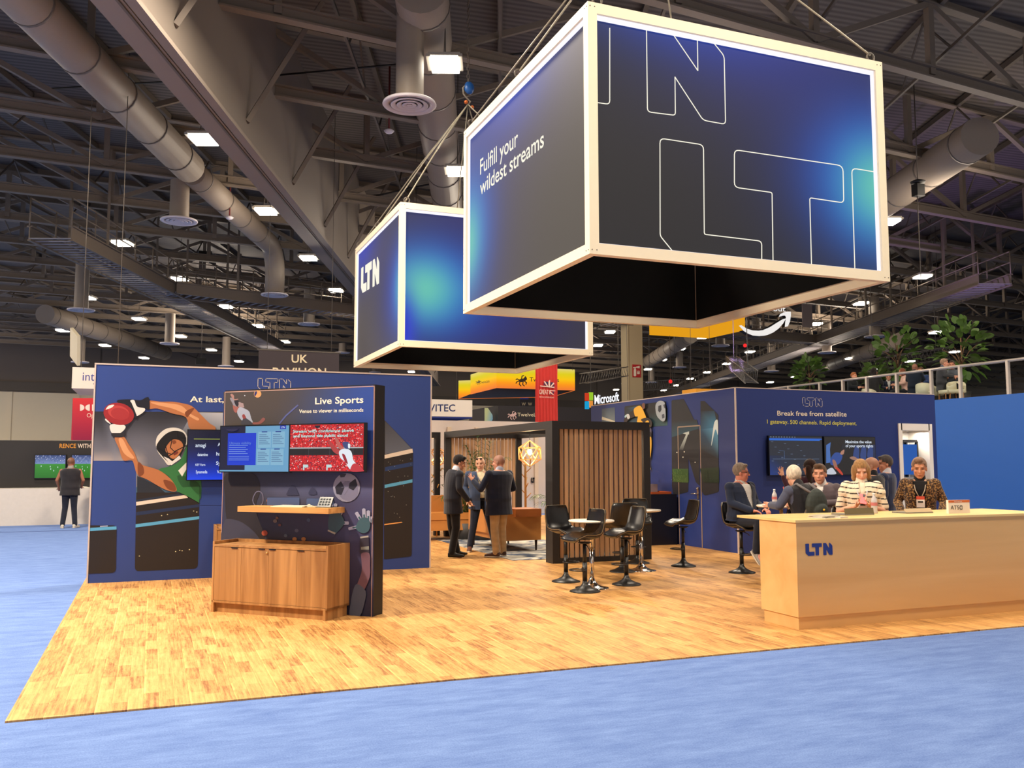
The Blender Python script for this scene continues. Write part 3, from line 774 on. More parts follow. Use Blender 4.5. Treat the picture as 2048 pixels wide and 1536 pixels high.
# stands: dark, white stripe, cyan stripe
S.append((DK, rounded([(272.6, 985), (399, 985), (395.5, 1137), (269.5, 1142.5)], [0, 0, 9, 9])))
S.append(((38, 46, 62), f3(782, 100, 1300, 20, 1300, 60, 782, 130)))
S.append(((216, 200, 182), f3(780, 122, 1290, 50, 1310, 80, 780, 160)))
S.append(((36, 48, 78), f3(780, 225, 1424, 145, 1424, 175, 780, 262)))
S.append(((86, 158, 196), f3(775, 350, 1425, 268, 1425, 298, 773, 384)))
for (x, y) in ((1183, 630), (1225, 618), (1250, 622), (1325, 610), (812, 676), (1040, 262), (1100, 250), (1368, 215), (1400, 225)):
    S.append(((200, 190, 150), [(120+(x+a)/5.12, 980+(y+b)/5.12) for a, b in ((-5, -4), (6, -5), (6, 4), (-5, 5))]))
# mask the corner right of the stem back to blue
S.append(((44, 65, 128), [(399.4, 961), (447, 960), (447, 1010), (399.0, 1010)]))
# lower left block
S.append((DK, rounded(f3(300, 362, 580, 362, 572, 845, 286, 858), [0, 8, 9, 0])))
S.append(((86, 158, 196), f3(302, 388, 578, 372, 580, 404, 302, 420)))
S.append(((150, 160, 180), f3(410, 368, 490, 362, 490, 374, 410, 380)))
# right block
S.append((DK, rounded(f2(1570, 598, 1580, 604, 1817, 850, 1805, 1760, 1570, 1785), [0, 0, 3, 5, 0])))
S.append(([(66, 64, 68), (60, 58, 62), (92, 96, 108), (92, 96, 108)], f2(1578, 605, 1700, 730, 1812, 850, 1578, 890)))
S.append(((216, 200, 182), f2(1575, 895, 1812, 842, 1817, 876, 1575, 928)))
S.append(((38, 56, 98), f2(1578, 1000, 1814, 955, 1814, 990, 1578, 1035)))
S.append(((86, 158, 196), f2(1575, 1150, 1812, 1103, 1812, 1130, 1575, 1178)))
S.append(((230, 160, 90), f2(1572, 1485, 1720, 1466, 1722, 1474, 1572, 1495)))
for k in range(26):
    x, y = random.uniform(1590, 1800), random.uniform(900, 1500)
    S.append(((150, 150, 140), f2(x, y, x+5, y, x+5, y+5, x, y+5)))
# player: far arm, jersey, near arm, helmet, gloves, ball
SK, SKD, SKL = (172, 108, 68), (120, 66, 40), (206, 148, 104)
S.append((SK, curvy(fx(905, 522, 1040, 530, 1150, 530, 1250, 545, 1350, 575, 1440, 660, 1530, 750, 1590, 790, 1560, 830, 1340, 815, 1290, 690, 1150, 650, 1000, 600, 912, 600))))
S.append((SKL, curvy(fx(930, 535, 1100, 545, 1240, 570, 1330, 650, 1420, 700, 1400, 720, 1290, 660, 1150, 600, 1000, 565))))
S.append((SKD, curvy(fx(1280, 640, 1340, 600, 1375, 600, 1330, 660, 1300, 690))))
S.append(((52, 110, 62), curvy(fx(1010, 1225, 1130, 1190, 1230, 1130, 1290, 1000, 1330, 930, 1440, 930, 1440, 1200, 1438, 1520, 1300, 1430, 1190, 1440, 1120, 1300), 3)))
S.append(((38, 84, 48), curvy(fx(1200, 1290, 1300, 1300, 1430, 1380, 1434, 1530, 1330, 1430, 1250, 1400))))
S.append(((218, 214, 202), fx(1210, 1235, 1296, 1150, 1300, 1210, 1250, 1296)))
S.append(((52, 110, 62), f3(1190, -20, 1424, -40, 1426, 132, 1300, 60, 1190, 10)))
S.append((SK, curvy(fx(560, 895, 650, 885, 700, 960, 760, 1050, 800, 1150, 850, 1180, 1000, 1225, 1100, 1290, 1170, 1370, 1190, 1445, 1080, 1430, 900, 1330, 790, 1270, 740, 1130, 650, 1130, 600, 1000))))
S.append((SKL, curvy(fx(600, 920, 640, 910, 700, 1020, 760, 1100, 730, 1110, 650, 1050))))
S.append((SKD, curvy(fx(800, 1150, 850, 1190, 860, 1260, 830, 1290, 800, 1280))))
S.append((SKD, curvy(fx(1060, 1330, 1160, 1360, 1185, 1440, 1100, 1420))))
S.append(((205, 200, 190), curvy(fx(980, 960, 1000, 880, 1080, 810, 1180, 795, 1260, 825, 1300, 880, 1300, 960, 1240, 1060, 1180, 1140, 1110, 1180, 1060, 1120, 1000, 1040))))
S.append(((28, 26, 28), curvy(fx(985, 990, 1060, 880, 1150, 830, 1250, 840, 1290, 900, 1280, 990, 1200, 1130, 1120, 1150, 1040, 1080))))
S.append((SK, curvy(fx(1080, 1010, 1150, 920, 1230, 930, 1260, 990, 1210, 1080, 1160, 1115, 1110, 1080))))
S.append((SKD, curvy(fx(1150, 930, 1180, 925, 1190, 950, 1160, 965))))
S.append(((110, 50, 40), curvy(fx(1160, 1050, 1200, 1035, 1210, 1055, 1170, 1080))))
for ln in (fx(1075, 960, 1110, 1090, 1140, 1160), fx(1000, 1000, 1080, 1050, 1150, 1070), fx(1150, 900, 1130, 1000, 1170, 1040, 1290, 980), fx(1110, 1090, 1180, 1040), fx(1200, 840, 1210, 900, 1290, 900)):
    for q in stroke(ln, 1.6): S.append(((18, 18, 20), q))
S.append(((210, 206, 200), fx(1060, 1090, 1110, 1110, 1150, 1140, 1220, 1080, 1240, 1110, 1140, 1180)))
S.append(((30, 30, 38), curvy(fx(580, 525, 700, 505, 820, 515, 880, 487, 912, 495, 915, 610, 870, 600, 800, 640, 720, 620))))
S.append(((214, 208, 200), curvy(fx(720, 520, 760, 515, 790, 580, 870, 600, 850, 640, 780, 680, 745, 660, 740, 560))))
S.append(((30, 30, 38), curvy(fx(700, 510, 740, 560, 790, 690, 760, 690, 700, 600))))
S.append(((36, 36, 46), curvy(fx(520, 760, 720, 730, 670, 820, 660, 885, 535, 885, 530, 820))))
S.append(((214, 208, 200), curvy(fx(515, 765, 640, 765, 672, 790, 640, 835, 590, 860, 530, 850))))
S.append(((44, 40, 42), fx(530, 850, 658, 850, 660, 885, 545, 890)))
S.append(((146, 40, 44), [(120+a/5.12, 700+b/5.12) for a, b in oval(602, 655, 158, 112, 12, 28)]))
S.append(((176, 62, 60), [(120+a/5.12, 700+b/5.12) for a, b in oval(600, 640, 110, 70, 12, 24)]))
S.append(((156, 48, 50), [(120+a/5.12, 700+b/5.12) for a, b in oval(615, 655, 95, 60, 12, 24)]))
S.append(((226, 214, 206), curvy(fx(468, 610, 500, 570, 555, 562, 530, 590, 490, 605))))
S.append(((226, 214, 206), curvy(fx(470, 705, 520, 755, 500, 750, 465, 720))))
prints('printed_graphic', PW, S, t, step=.00015)
letters('lettering', 'At last,', PW, 379.5, 804, 448, 804.5, 11.5, M_CREAMP, t, bold=.03)
A_ = PW.at(515.5, 779.5); Bq = PW.at(581, 781)
logo('logo_outline', A_, Vector((Bq.x-A_.x, 0, 0)), Vector((0, 0, PW.at(515.5, 756.5).z-A_.z)), M_CREAMP, t, PW.n, outline=.028)

# ---- monitors: a slim black body with a picture
M_BEZEL = mat('black_monitor_plastic', (16, 16, 18), .3, var=.05)
M_SCREEN = attr_mat('lit_screen', .25, glow=1.0, spec=.5, diffuse=0)
def monitor(label, plane, tl, br, depth=.055, mount=None, group=None, bez=.012, out=.04):
    """plane: mounting surface; tl, br photo corners of the body on a plane 'out+depth' in front"""
    pl = plane.shift(out+depth); A, Bc = pl.at(*tl), pl.at(*br)
    w = (Bc-A).dot(pl.right); h = A.z-Bc.z; w = abs(w)
    c = A+(Bc-A)*.5
    c = Vector((c.x, c.y, Bc.z))
    ang = math.atan2(pl.n.y, pl.n.x)+PI/2
    t = thing('monitor', label, 'screen', tuple(c-pl.n*depth), ang, group)
    Lx = lambda x0, x1, y0, y1, z0, z1: B(x0, x1, y0, y1, z0, z1)
    bmo('housing', Lx(-w/2, w/2, -depth, 0, 0, h), M_BEZEL, t, bevel=.004, seg=1)
    bmo('wall_mount', Lx(-.12, .12, 0, out, h/2-.1, h/2+.1), BLACK, t)
    return t, pl, A, w, h
def panel_px(pl, A, w, h, b=.012):
    r = pl.right; 
    if r.dot(Vector((1, -.2, 0))) < 0: r = -r
    def f(u, v): return A+r*(b+u*(w-2*b))-Vector((0, 0, b+v*(h-2*b)))
    return f
def rect(f, u0, v0, u1, v1): return [f(u0, v0), f(u1, v0), f(u1, v1), f(u0, v1)]
t, pl, A, w, h = monitor('monitor with a blue partner-logo screen on the football wall', PW, (375, 858.5), (489, 960.5))
f = panel_px(pl, A, w, h)
S = []
N_ = 14
def vgrad(c0, c1, p=1.0, n=N_):
    out = []
    for k in range(n):
        a, b = k/n, (k+1)/n; g = lambda q: tuple(c0[i]+(c1[i]-c0[i])*q**p for i in range(3))
        out.append(([g(a), g(a), g(b), g(b)], [f(0, a), f(1, a), f(1, b), f(0, b)]))
    return out
S += vgrad((4, 10, 40), (10, 66, 235), 1.8)
S.append(((150, 160, 60), rect(f, .1, .17, .9, .185)))
prints('screen_image', pl, S, t, M_SCREEN, step=.0003)
M_WGLOW = emit('screen_white', (230, 240, 255), 1.0)
def stext(s, u0, v, u1, cap, m=None, tt=None, ff=None, P_=None, bold=.02, name='screen_text'):
    ff = ff or f; P_ = P_ or pl; tt = tt or t
    V, Fc = text_mesh(s, bold); A0, B0 = ff(u0, v), ff(u1, v); xs = [q.x for q in V]; mn, mx_ = min(xs), max(xs)
    H_, _ = text_mesh('H', bold); hh = max(q.y for q in H_); hgt = (ff(u0, v-cap)-A0).length
    me = bpy.data.meshes.new(name); me.from_pydata([tuple(A0+(B0-A0)*((q.x-mn)/(mx_-mn))+Vector((0, 0, q.y/hh*hgt))+P_.n*.016) for q in V], [], Fc)
    me.transform(local_of(tt).inverted()); return link(name, me, m or M_WGLOW, tt)
stext('amagi', .13, .34, .31, .075); stext('datamine', .17, .52, .35, .06); stext('KEY Farm', .14, .72, .31, .045); stext('Synamedia', .15, .87, .35, .06)
stext('A', .52, .32, .57, .07); stext('har', .50, .51, .62, .07); stext('Syn', .50, .70, .62, .07); stext('Viz', .52, .87, .60, .06)
S = []
for k in range(3): 
    for q in stroke([(.17+k*.035, .6), (.20+k*.035, .635), (.17+k*.035, .67)], .012): S.append(((235, 240, 250), [f(*p) for p in q]))
S.append(((235, 240, 250), [f(.13+.022*math.cos(a), .49+.035*math.sin(a)) for a in np.linspace(0, 6, 14)]))
prints('screen_mark', pl.shift(.006), S, t, M_SCREEN, step=.0001)

# ---- the 45 degree demo stand
n45 = Vector((-math.sqrt(.5), -math.sqrt(.5), 0)); u45 = Vector((math.sqrt(.5), -math.sqrt(.5), 0))
sum_ = 11.68
PR = Vector(((2.19+sum_-9.48)/2, 0, 0)); PR = Vector((sum_/2-3.64, sum_/2+3.64, 0))   # bottom right front corner
PL45 = Plane(PR, n45)
rt = PL45.at(747.5, 1000); lf = PL45.at(445, 1000)
Lw = (rt-lf).dot(u45); right0 = Vector((rt.x, rt.y, 0)); left0 = Vector((lf.x, lf.y, 0))
mid = (right0+left0)/2
t = thing('display_stand', 'black-sided angled demo wall titled Live Sports with a sports collage print', 'display wall', tuple(mid), -PI/4); STAND = t
bmo('wall_panel', B(-Lw/2, Lw/2, 0, .2, 0, 2.45), mat('black_laminate', (26, 23, 22), .5, var=.1), t, bevel=.003, seg=1)
bmo('front_board', B(-Lw/2+.012, Lw/2-.008, -.012, 0, .0, 2.425), mat('print_board_navy', (44, 46, 78), .4, var=.02, spec=.5), t)
bm = bmesh.new(); box(bm, -Lw/2+.004, -Lw/2+.012, -.014, 0, 0, 2.435); box(bm, -Lw/2+.004, Lw/2-.003, -.014, 0, 2.425, 2.435); box(bm, Lw/2-.008, Lw/2-.001, -.014, 0, 0, 2.435); bmo('edge_trim', bm, mat('rose_trim', (176, 140, 128), .35), t)
PP = PL45.shift(.012)
def p10(*p): return [(420+p[i]/10.24, 760+p[i+1]/10.24) for i in range(0, len(p), 2)]
def p4(*p): return [(400+p[i]/4.267, 980+p[i+1]/4.267) for i in range(0, len(p), 2)]
S = []
# blue upper right, dark brown upper left
def mesh_grad(x0, x1, y0, y1, nx, ny, fn):
    for i in range(nx):
        for j in range(ny):
            xa, xb, ya, yb = x0+(x1-x0)*i/nx, x0+(x1-x0)*(i+1)/nx, y0+(y1-y0)*j/ny, y0+(y1-y0)*(j+1)/ny
            S.append(([fn(xa, ya), fn(xb, ya), fn(xb, yb), fn(xa, yb)], [(xa, ya), (xb, ya), (xb, yb), (xa, yb)], 0))
def bgf(x, y):
    up_ = mixc((70, 62, 58), (46, 70, 140), sm(540, 740, x+(y-800)*.3))
    lo = mixc((52, 52, 66), (62, 60, 92), sm(520, 740, x))
    lo = mixc(lo, (96, 98, 130), .5*math.exp(-((y-985)/16)**2)*sm(500, 560, x))
    lo = mixc(lo, (38, 40, 66), sm(1060, 1230, y))
    return mixc(up_, lo, sm(880, 960, y))
mesh_grad(447.4, 747.0, 770, 1234, 14, 24, lambda x, y: bgf(x, y))
# clip to the panel outline: the print is a grid traced on the panel, corners follow its edges
S2 = []
for c, q, z_ in S:
    S2.append((c, [(x, max(y, 784.0-(x-447)*.0445)) for x, y in q], 0))
S = S2
bg_n = len(S)
# volleyball player
S.append(((124, 120, 128), curvy(p10(410, 380, 450, 360, 490, 380, 500, 440, 560, 560, 560, 640, 500, 630, 470, 500))))
S.append(((150, 112, 104), curvy(p10(420, 300, 450, 280, 475, 300, 495, 330, 500, 390, 570, 385, 575, 400, 510, 415, 480, 400, 440, 340))))
S.append(((140, 84, 76), curvy(p10(470, 520, 520, 540, 590, 560, 570, 640, 530, 670, 490, 630))))
S.append(((40, 36, 42), curvy(p10(500, 430, 560, 415, 600, 440, 590, 520, 550, 540, 520, 500))))
S.append(((146, 124, 124), curvy(p10(590, 450, 650, 470, 685, 480, 690, 510, 700, 560, 640, 560, 580, 545, 590, 500))))
S.append(((150, 152, 164), curvy(p10(600, 560, 700, 580, 800, 640, 830, 720, 850, 790, 880, 860, 850, 870, 760, 800, 700, 700, 660, 830, 560, 680))))
S.append(((128, 56, 54), curvy(p10(660, 730, 700, 700, 740, 780, 690, 800))))
S.append(((60, 58, 66), curvy(p10(680, 810, 750, 790, 860, 870, 860, 915, 640, 910))))
S.append(((126, 76, 72), curvy(p10(880, 870, 1000, 855, 1080, 775, 1130, 790, 1120, 830, 1040, 895, 900, 910))))
S.append(((190, 140, 90), p10(*[v for q in oval(978, 285, 76, 76) for v in q])))
S.append(((44, 46, 96), curvy(p10(930, 240, 960, 235, 965, 270, 930, 330, 910, 300))))
S.append(((200, 200, 210), p10(*[v for q in oval(716, 320, 10, 10) for v in q])))
for q in stroke(p10(1430, 890, 1560, 730, 1800, 520), 3.0): S.append(((84, 88, 134), q))
# lower collage: head with headset seen from behind, ball, gloves, arm, lights out of focus
S.append(((44, 38, 38), curvy([(452, 948), (500, 944), (518, 960), (520, 985), (512, 1010), (518, 1040), (530, 1075), (500, 1085), (458, 1050), (450, 990)])))
S.append(((60, 58, 70), curvy([(449, 1045), (460, 1038), (485, 1045), (510, 1065), (525, 1084), (540, 1090), (449, 1090)])))
for q in stroke(curvy([(506, 1000), (512, 985), (520, 983), (526, 990), (526, 1006), (514, 1014)], 3), 1.6, True): S.append(((104, 100, 120), q))
for (x, y, r, c) in ((538, 1001, 4.5, (150, 96, 60)), (551, 1042, 4, (110, 100, 90)), (560, 1050, 3, (100, 70, 60)), (594, 1061, 4, (90, 92, 104)), (572, 1071, 3.5, (90, 100, 110)), (618, 1040, 4, (70, 86, 110)), (660, 1003, 4, (120, 100, 80)), (530, 1066, 6, (160, 74, 50)), (590, 1078, 4.5, (170, 120, 70)), (608, 1078, 4.5, (170, 120, 70)), (555, 1036, 3, (110, 84, 60))):
    S.append((c, oval(x, y, r, r*.9)))
for (x0, x1, y0, y1) in ((535, 600, 995, 1011), (614, 668, 997, 1013)): S.append(((70, 84, 122), rounded([(x0, y0), (x1, y0), (x1, y1), (x0, y1)], 3)))
S.append(((50, 50, 72), curvy([(575, 985), (583, 972), (592, 975), (598, 988), (598, 990), (575, 990)]))); S.append(((54, 54, 78), curvy([(618, 988), (624, 975), (630, 978), (634, 988)])))
S.append(((140, 138, 158), oval(694, 975, 27, 29)))
S.append(((116, 114, 138), oval(698, 982, 20, 20)))
S.append(((44, 42, 52), rounded([(671, 974), (683, 962), (690, 975), (684, 990), (674, 988)], 1.5))); S.append(((44, 42, 52), rounded([(700, 966), (712, 957), (716, 970), (708, 981), (698, 976)], 1.5)))
S.append(((60, 58, 70), rounded([(680, 948), (694, 947), (690, 954), (682, 955)], 1)))
for ln in ([(684, 975), (698, 972)], [(690, 990), (699, 976)], [(684, 962), (700, 964)]):
    for q in stroke(ln, .8): S.append(((100, 98, 118), q))
def glove(pts, fingers, c, cf):
    for a, b, w_ in fingers:
        for q in stroke([a, b], w_): S.append(((c), q))
        S.append((c, oval(b[0], b[1], w_/2, w_/2)))
        for q in stroke([a, ((a[0]+b[0])/2, (a[1]+b[1])/2)], w_*.5): S.append((cf, q))
    S.append((cf, curvy(pts)))
GC, GF = (150, 150, 172), (58, 84, 94)
glove([(660, 1030), (672, 1024), (684, 1030), (690, 1045), (680, 1060), (668, 1068), (658, 1056)], [((664, 1035), (663, 1012), 7), ((672, 1034), (672, 1010), 7), ((678, 1035), (686, 1020), 7), ((684, 1046), (696, 1046), 6.5)], GC, GF)
S.append(((170, 168, 150), p4(1098, 338, 1165, 365, 1155, 378, 1095, 350)))
glove([(716, 1046), (724, 1036), (736, 1036), (742, 1048), (738, 1062), (726, 1066), (714, 1058)], [((724, 1042), (715, 1027), 7), ((730, 1040), (729, 1020), 7), ((738, 1042), (738, 1024), 7), ((744, 1044), (744, 1034), 3), ((714, 1054), (701, 1057), 6)], GC, GF)
S.append(((50, 46, 58), p4(1372, 400, 1446, 395, 1450, 540, 1370, 540)))
S.append(((150, 146, 140), p4(1372, 398, 1444, 388, 1444, 402, 1375, 412))); S.append(((120, 122, 118), p4(1380, 486, 1448, 478, 1448, 508, 1380, 508)))
S.append(((104, 76, 90), curvy(p4(1384, 540, 1452, 540, 1458, 640, 1455, 740, 1400, 860, 1340, 840, 1385, 700, 1385, 600), 3)))
S.append(((76, 84, 106), curvy(p4(1345, 800, 1420, 860, 1410, 960, 1370, 1075, 1285, 1075, 1290, 980, 1310, 870), 3)))
prints('printed_graphic', PP, S, t, step=.00015)
letters('lettering', 'Live Sports', PP, 630.5, 808.5, 727, 805.5, 13, M_CREAMP, t, bold=.03)
letters('lettering', 'Venue to viewer in milliseconds', PP, 598.5, 826, 727, 823.3, 7, M_CREAMP, t, bold=.025)

# screens on the demo stand
PS1 = PL45.shift(.012)
t, pl, A, w, h = monitor('left monitor on the angled demo stand showing pale text boxes', PS1, (440.5, 851.5), (578.5, 945.5), out=.06)
f = panel_px(pl, A, w, h); S = []
S.append(((104, 158, 196), rect(f, 0, 0, 1, 1))); S.append(((14, 18, 52), rect(f, 0, 0, .37, .97))); S.append(((14, 56, 200), rect(f, .11, .15, .53, .86)))
for (u, v) in ((.56, .13), (.76, .13), (.55, .51), (.75, .51)):
    S.append(((128, 176, 204), rect(f, u, v, u+.185, v+.35))); S.append(((20, 44, 130), rect(f, u+.05, v-.01, u+.13, v+.012)))
    for k in range(6): S.append(((78, 110, 150), rect(f, u+.015, v+.06+k*.04, u+.12+.05*((k*7) % 3)/2, v+.072+k*.04)))
S.append(((22, 54, 170), rect(f, .88, .0, .965, .08)))
for k in range(5): S.append(((130, 160, 220), rect(f, .14, .42+k*.045, .42-.03*(k % 2), .43+k*.045)))
for k in range(3): S.append(((130, 160, 220), rect(f, .14, .66+k*.04, .44, .67+k*.04)))
S.append(((36, 34, 70), [f(.18+.09*math.cos(a), .05+.06*math.sin(a)) for a in np.linspace(0, PI, 10)]))
prints('screen_image', pl, S, t, M_SCREEN, step=.0003)
stext('Ultimate visibility', .15, .40, .47, .055, emit('screen_soft_blue', (110, 140, 220), .9)); stext('LTN', .90, .06, .95, .04)
t, pl, A, w, h = monitor('right monitor on the angled demo stand showing a red stadium crowd', PS1, (579.5, 848), (728.5, 945), out=.06)
f = panel_px(pl, A, w, h); S = []
S.append(((190, 30, 36), rect(f, 0, 0, 1, 1)))
R2 = random.Random(3)
for k in range(2600):
    u = R2.random()*.985; v = R2.random()*.97
    if .49 < v < .66: continue
    c = R2.choice([(255, 44, 50), (250, 34, 42), (235, 24, 34), (170, 14, 26), (90, 12, 22), (255, 100, 96), (250, 210, 206), (50, 40, 76), (255, 60, 60), (120, 10, 24)])
    a = .006+R2.random()*.009; S.append((c, rect(f, u, v, u+a, v+a*1.6), 1+(k*.012)))
S += [((190, 30, 36), rect(f, 0, 0, .001, .001))]*34; S.append(((170, 178, 180), rect(f, 0, .49, 1, .515))); S.append(((26, 20, 26), rect(f, 0, .515, 1, .66)))
for u in (.26, .55, .86): S.append(((60, 56, 64), rect(f, u, .52, u+.008, .7)))
for u in (.19, .51): S.append(((190, 214, 214), rect(f, u, .86, u+.07, .92))); S.append(((190, 214, 214), rect(f, u, .92, u+.02, .98)))
S.append(((20, 20, 40), [f(.38+.04*math.cos(a), .02+.06*math.sin(a)) for a in np.linspace(0, PI, 10)]))
S.append(((176, 60, 60), [f(*p) for p in curvy([(.52, .34), (.56, .36), (.66, .52), (.74, .60), (.70, .66), (.60, .58)])])); S.append(((190, 96, 88), [f(*p) for p in curvy([(.62, .29), (.66, .31), (.70, .44), (.78, .56), (.74, .60), (.66, .48)])]))
S.append(((226, 232, 240), [f(*p) for p in curvy([(.68, .58), (.76, .52), (.84, .58), (.87, .76), (.91, .86), (.84, .97), (.76, .80), (.70, .72)])]))
S.append(((60, 70, 120), [f(*p) for p in curvy([(.72, .40), (.79, .38), (.83, .44), (.82, .52), (.76, .52)])])); S.append(((230, 235, 240), [f(*p) for p in curvy([(.80, .42), (.83, .44), (.82, .52), (.80, .50)])]))
S.append(((150, 30, 44), [f(*p) for p in curvy([(.72, .64), (.76, .66), (.80, .84), (.76, .80)])])); S.append(((196, 50, 60), [f(*p) for p in curvy([(.86, .86), (.92, .84), (1, .96), (1, 1), (.84, 1)])]))
prints('screen_image', pl, S, t, M_SCREEN, step=.0001)
mg = emit('screen_mint', (170, 240, 235), 1.0)
stext('Stream with confidence above', .05, .17, .88, .06, mg, bold=.03); stext('and beyond the public cloud', .05, .27, .80, .06, mg, bold=.03)

# shelf and what lies on it
M_OAK = wood('pale_oak', (222, 170, 104), (188, 134, 74), 'X', 1, .5)
sl = PL45.at(655, 1016); d_front = .30
PSH = PL45.shift(.012+d_front); a1, b1 = PSH.at(475, 1020), PSH.at(657, 1020); c1 = (a1+b1)/2; z_top = PSH.at(560, 1014.5).z; z_bot = PSH.at(560, 1025.5).z
SHW = (b1-a1).length
t = thing('wall_shelf', 'thick oak floating shelf on the angled demo stand', 'shelf', (c1.x, c1.y, z_bot), -PI/4); SHELF = t
bmo('shelf_board', B(-SHW/2, SHW/2, 0, d_front, 0, z_top-z_bot), M_OAK, t, bevel=.002, seg=1)
zt_ = z_top
def on45(px, py, z, back=.15):
    p = PL45.shift(.012+back).at(px, py); return Vector((p.x, p.y, z))
p = on45(583, 1015, zt_, .16); t = thing('paper_stack', 'pale papers lying on the oak shelf', 'papers', tuple(p), -PI/4+.05)
bm = bmesh.new(); box(bm, -.2, .2, -.10, .10, 0, .008); box(bm, -.17, .22, -.09, .09, .008, .014); bmo('sheets', bm, mat('paper', (226, 214, 188), .8), t)
bm = bmesh.new(); p = on45(612, 1014, zt_+.008, .14); tube(bm, [p, p+u45*.04+Vector((0, 0, .018)), p+u45*.08, p+u45*.05+n45*.05, p+u45*.13+n45*.02, p+u45*.17], .006, 6)
tag(bmo('cable', bm, mat('cream_cable', (220, 206, 180), .5)), 'pale cable end beside the papers on the oak shelf', 'cable')
p = on45(648, 1014, zt_, .16); t = thing('tablet', 'small black tablet leaning on its stand on the oak shelf', 'tablet', tuple(p), -PI/4)
bm = bmesh.new(); Mx = Matrix.Rotation(-.5, 4, 'X'); box(bm, -.085, .085, -.008, .008, .0, .12, Mx); bmo('tablet_body', bm, M_BEZEL, t, bevel=.003, seg=1)
bm = bmesh.new(); box(bm, -.09, .09, -.03, .12, 0, .006); box(bm, -.02, .02, .03, .10, 0, .07); bmo('tablet_stand', bm, BLACK, t)
bm = bmesh.new()
for i in range(4):
    for j in range(3): box(bm, -.07+i*.036, -.045+i*.036, -.0095, -.0085, .02+j*.03, .04+j*.03, Mx)
bmo('key_icons', bm, emit('icon_glow', (150, 146, 136), .5), t)

# ---- cabinets
M_WALN = wood('honey_walnut', (184, 136, 84), (142, 98, 56), 'Z', 1, .5, 10)
def cabinet(label, c, rz, W, D, H, doors=4):
    t = thing('cabinet', label, 'cabinet', tuple(c), rz)
    th = .022
    bm = bmesh.new()
    box(bm, -W/2, W/2, 0, D, .115, .115+th); box(bm, -W/2, -W/2+th, 0, D, .115, H); box(bm, W/2-th, W/2, 0, D, .115, H)
    box(bm, -W/2+th, W/2-th, 0, D, H-.055, H-.055+th); box(bm, -W/2+th, W/2-th, D-th, D, .137, H); box(bm, -W/2+th, W/2-th, D*.3, D*.3+.01, .137, H-.06)
    bmo('carcass', bm, M_WALN, t)
    bm = bmesh.new(); box(bm, -W/2+.015, W/2-.015, .035, D-.02, 0, .115); box(bm, -W/2+.0, -W/2+.03, .0, .03, 0, .115); box(bm, W/2-.05, W/2-.02, .0, D-.02, 0, .115); bmo('plinth', bm, M_WALN, t)
    dw = (W-2*th-.004)/doors
    for k in range(doors):
        x0 = -W/2+th+.002+k*dw
        o = bmo('door', B(x0+.0015, x0+dw-.0015, .004, .024, .140, H-.060), M_WALN, t, bevel=.0012, seg=1)
        s = -1 if k in (1, 3) else 1
        hx = (x0+dw-.09) if k == 0 else (x0+dw-.09 if k == 1 else x0+.05)
        bmo('handle', B(hx-.04, hx+.04, -.004, .006, H-.068, H-.060), BLACK, o)
        if k == 1:
            bm = bmesh.new(); lathe(bm, [(0, 0), (.012, 0), (.012, .01), (0, .012)], 12, Matrix.Translation((x0+dw-.022, .004, H-.10)) @ Matrix.Rotation(PI/2, 4, 'X')); bmo('lock', bm, mat('brass', (220, 180, 120), .3, metal=.8), o)
    return t
cs = 11.09; cL = Vector((.685, cs-.685, 0)); 
PC = Plane((cs/2, cs/2, 0), n45); qa, qb = PC.at(424, 1150), PC.at(655, 1160); W = (qb-qa).dot(u45); c0 = (qa+qb)/2; c0.z = 0
Hc = PC.at(658, 1092).z
cabinet('honey-brown four-door cabinet standing against the angled demo stand', c0, -PI/4, W, (sum_-cs)/math.sqrt(2)-.016, Hc)
q = hit(431, 1052, 1, 12.95); Hc2 = q.z
cabinet('identical honey-brown cabinet half hidden behind the angled demo stand', (q.x+.7, 12.95, 0), 0, 1.4, .42, Hc2)
# ================================================================== blue room on the right
XR, YR, ZR = 9.665, 13.49, 2.95
t = thing('graphic_room', 'tall blue walled room with football stadium prints and a satellite slogan', 'exhibition room', (XR, YR, 0)); ROOM = t
bm = bmesh.new()
A0 = hit(1797, 851, 1, YR); A1 = hit(1861, 852, 1, YR); ax0, ax1, az = A0.x-XR, A1.x-XR, A0.z
RW = 14.38-XR
box(bm, 0, ax0, 0, .12, 0, ZR); box(bm, ax0, ax1, 0, .12, az, ZR); box(bm, ax1, RW, 0, .12, 0, ZR)
box(bm, 0, .12, .12, 5.72, 0, ZR); box(bm, RW-.12, RW, .12, 5.72, 0, ZR); box(bm, .12, RW-.12, 5.60, 5.72, 0, ZR)
bmo('wall_panel', bm, M_NAVY, t)
bm = bmesh.new(); box(bm, -.012, .012, -.012, .012, 0, ZR); box(bm, -.004, 0, .012, 5.72, ZR-.01, ZR+.006); box(bm, .0, RW, -.004, 0, ZR-.01, ZR+.006)
bmo('edge_trim', bm, M_TRIM, t)
# recess with cream lining and a rack of equipment
bm = bmesh.new(); fr = .045
box(bm, ax0-.02, ax0+fr*1.6, -.02, .5, 0, az+.04); box(bm, ax1-fr*1.6, ax1+.02, -.02, .5, 0, az+.04); box(bm, ax0+fr, ax1-fr, -.02, .5, az-.09, az+.04); box(bm, ax0, ax1, .5, .53, 0, az)
bmo('recess_lining', bm, mat('cream_lining', (246, 236, 220), .5, var=.02), t)
PRt = Plane((XR, YR, 0), (0, -1, 0)); PLf = Plane((XR, 15, 0), (-1, 0, 0))
def c8(*p): return [(1140+p[i]/5.12, 640+p[i+1]/5.12) for i in range(0, len(p), 2)]
def cd(*p): return [(1280+p[i]/5.91, 860+p[i+1]/5.91) for i in range(0, len(p), 2)]
S = []
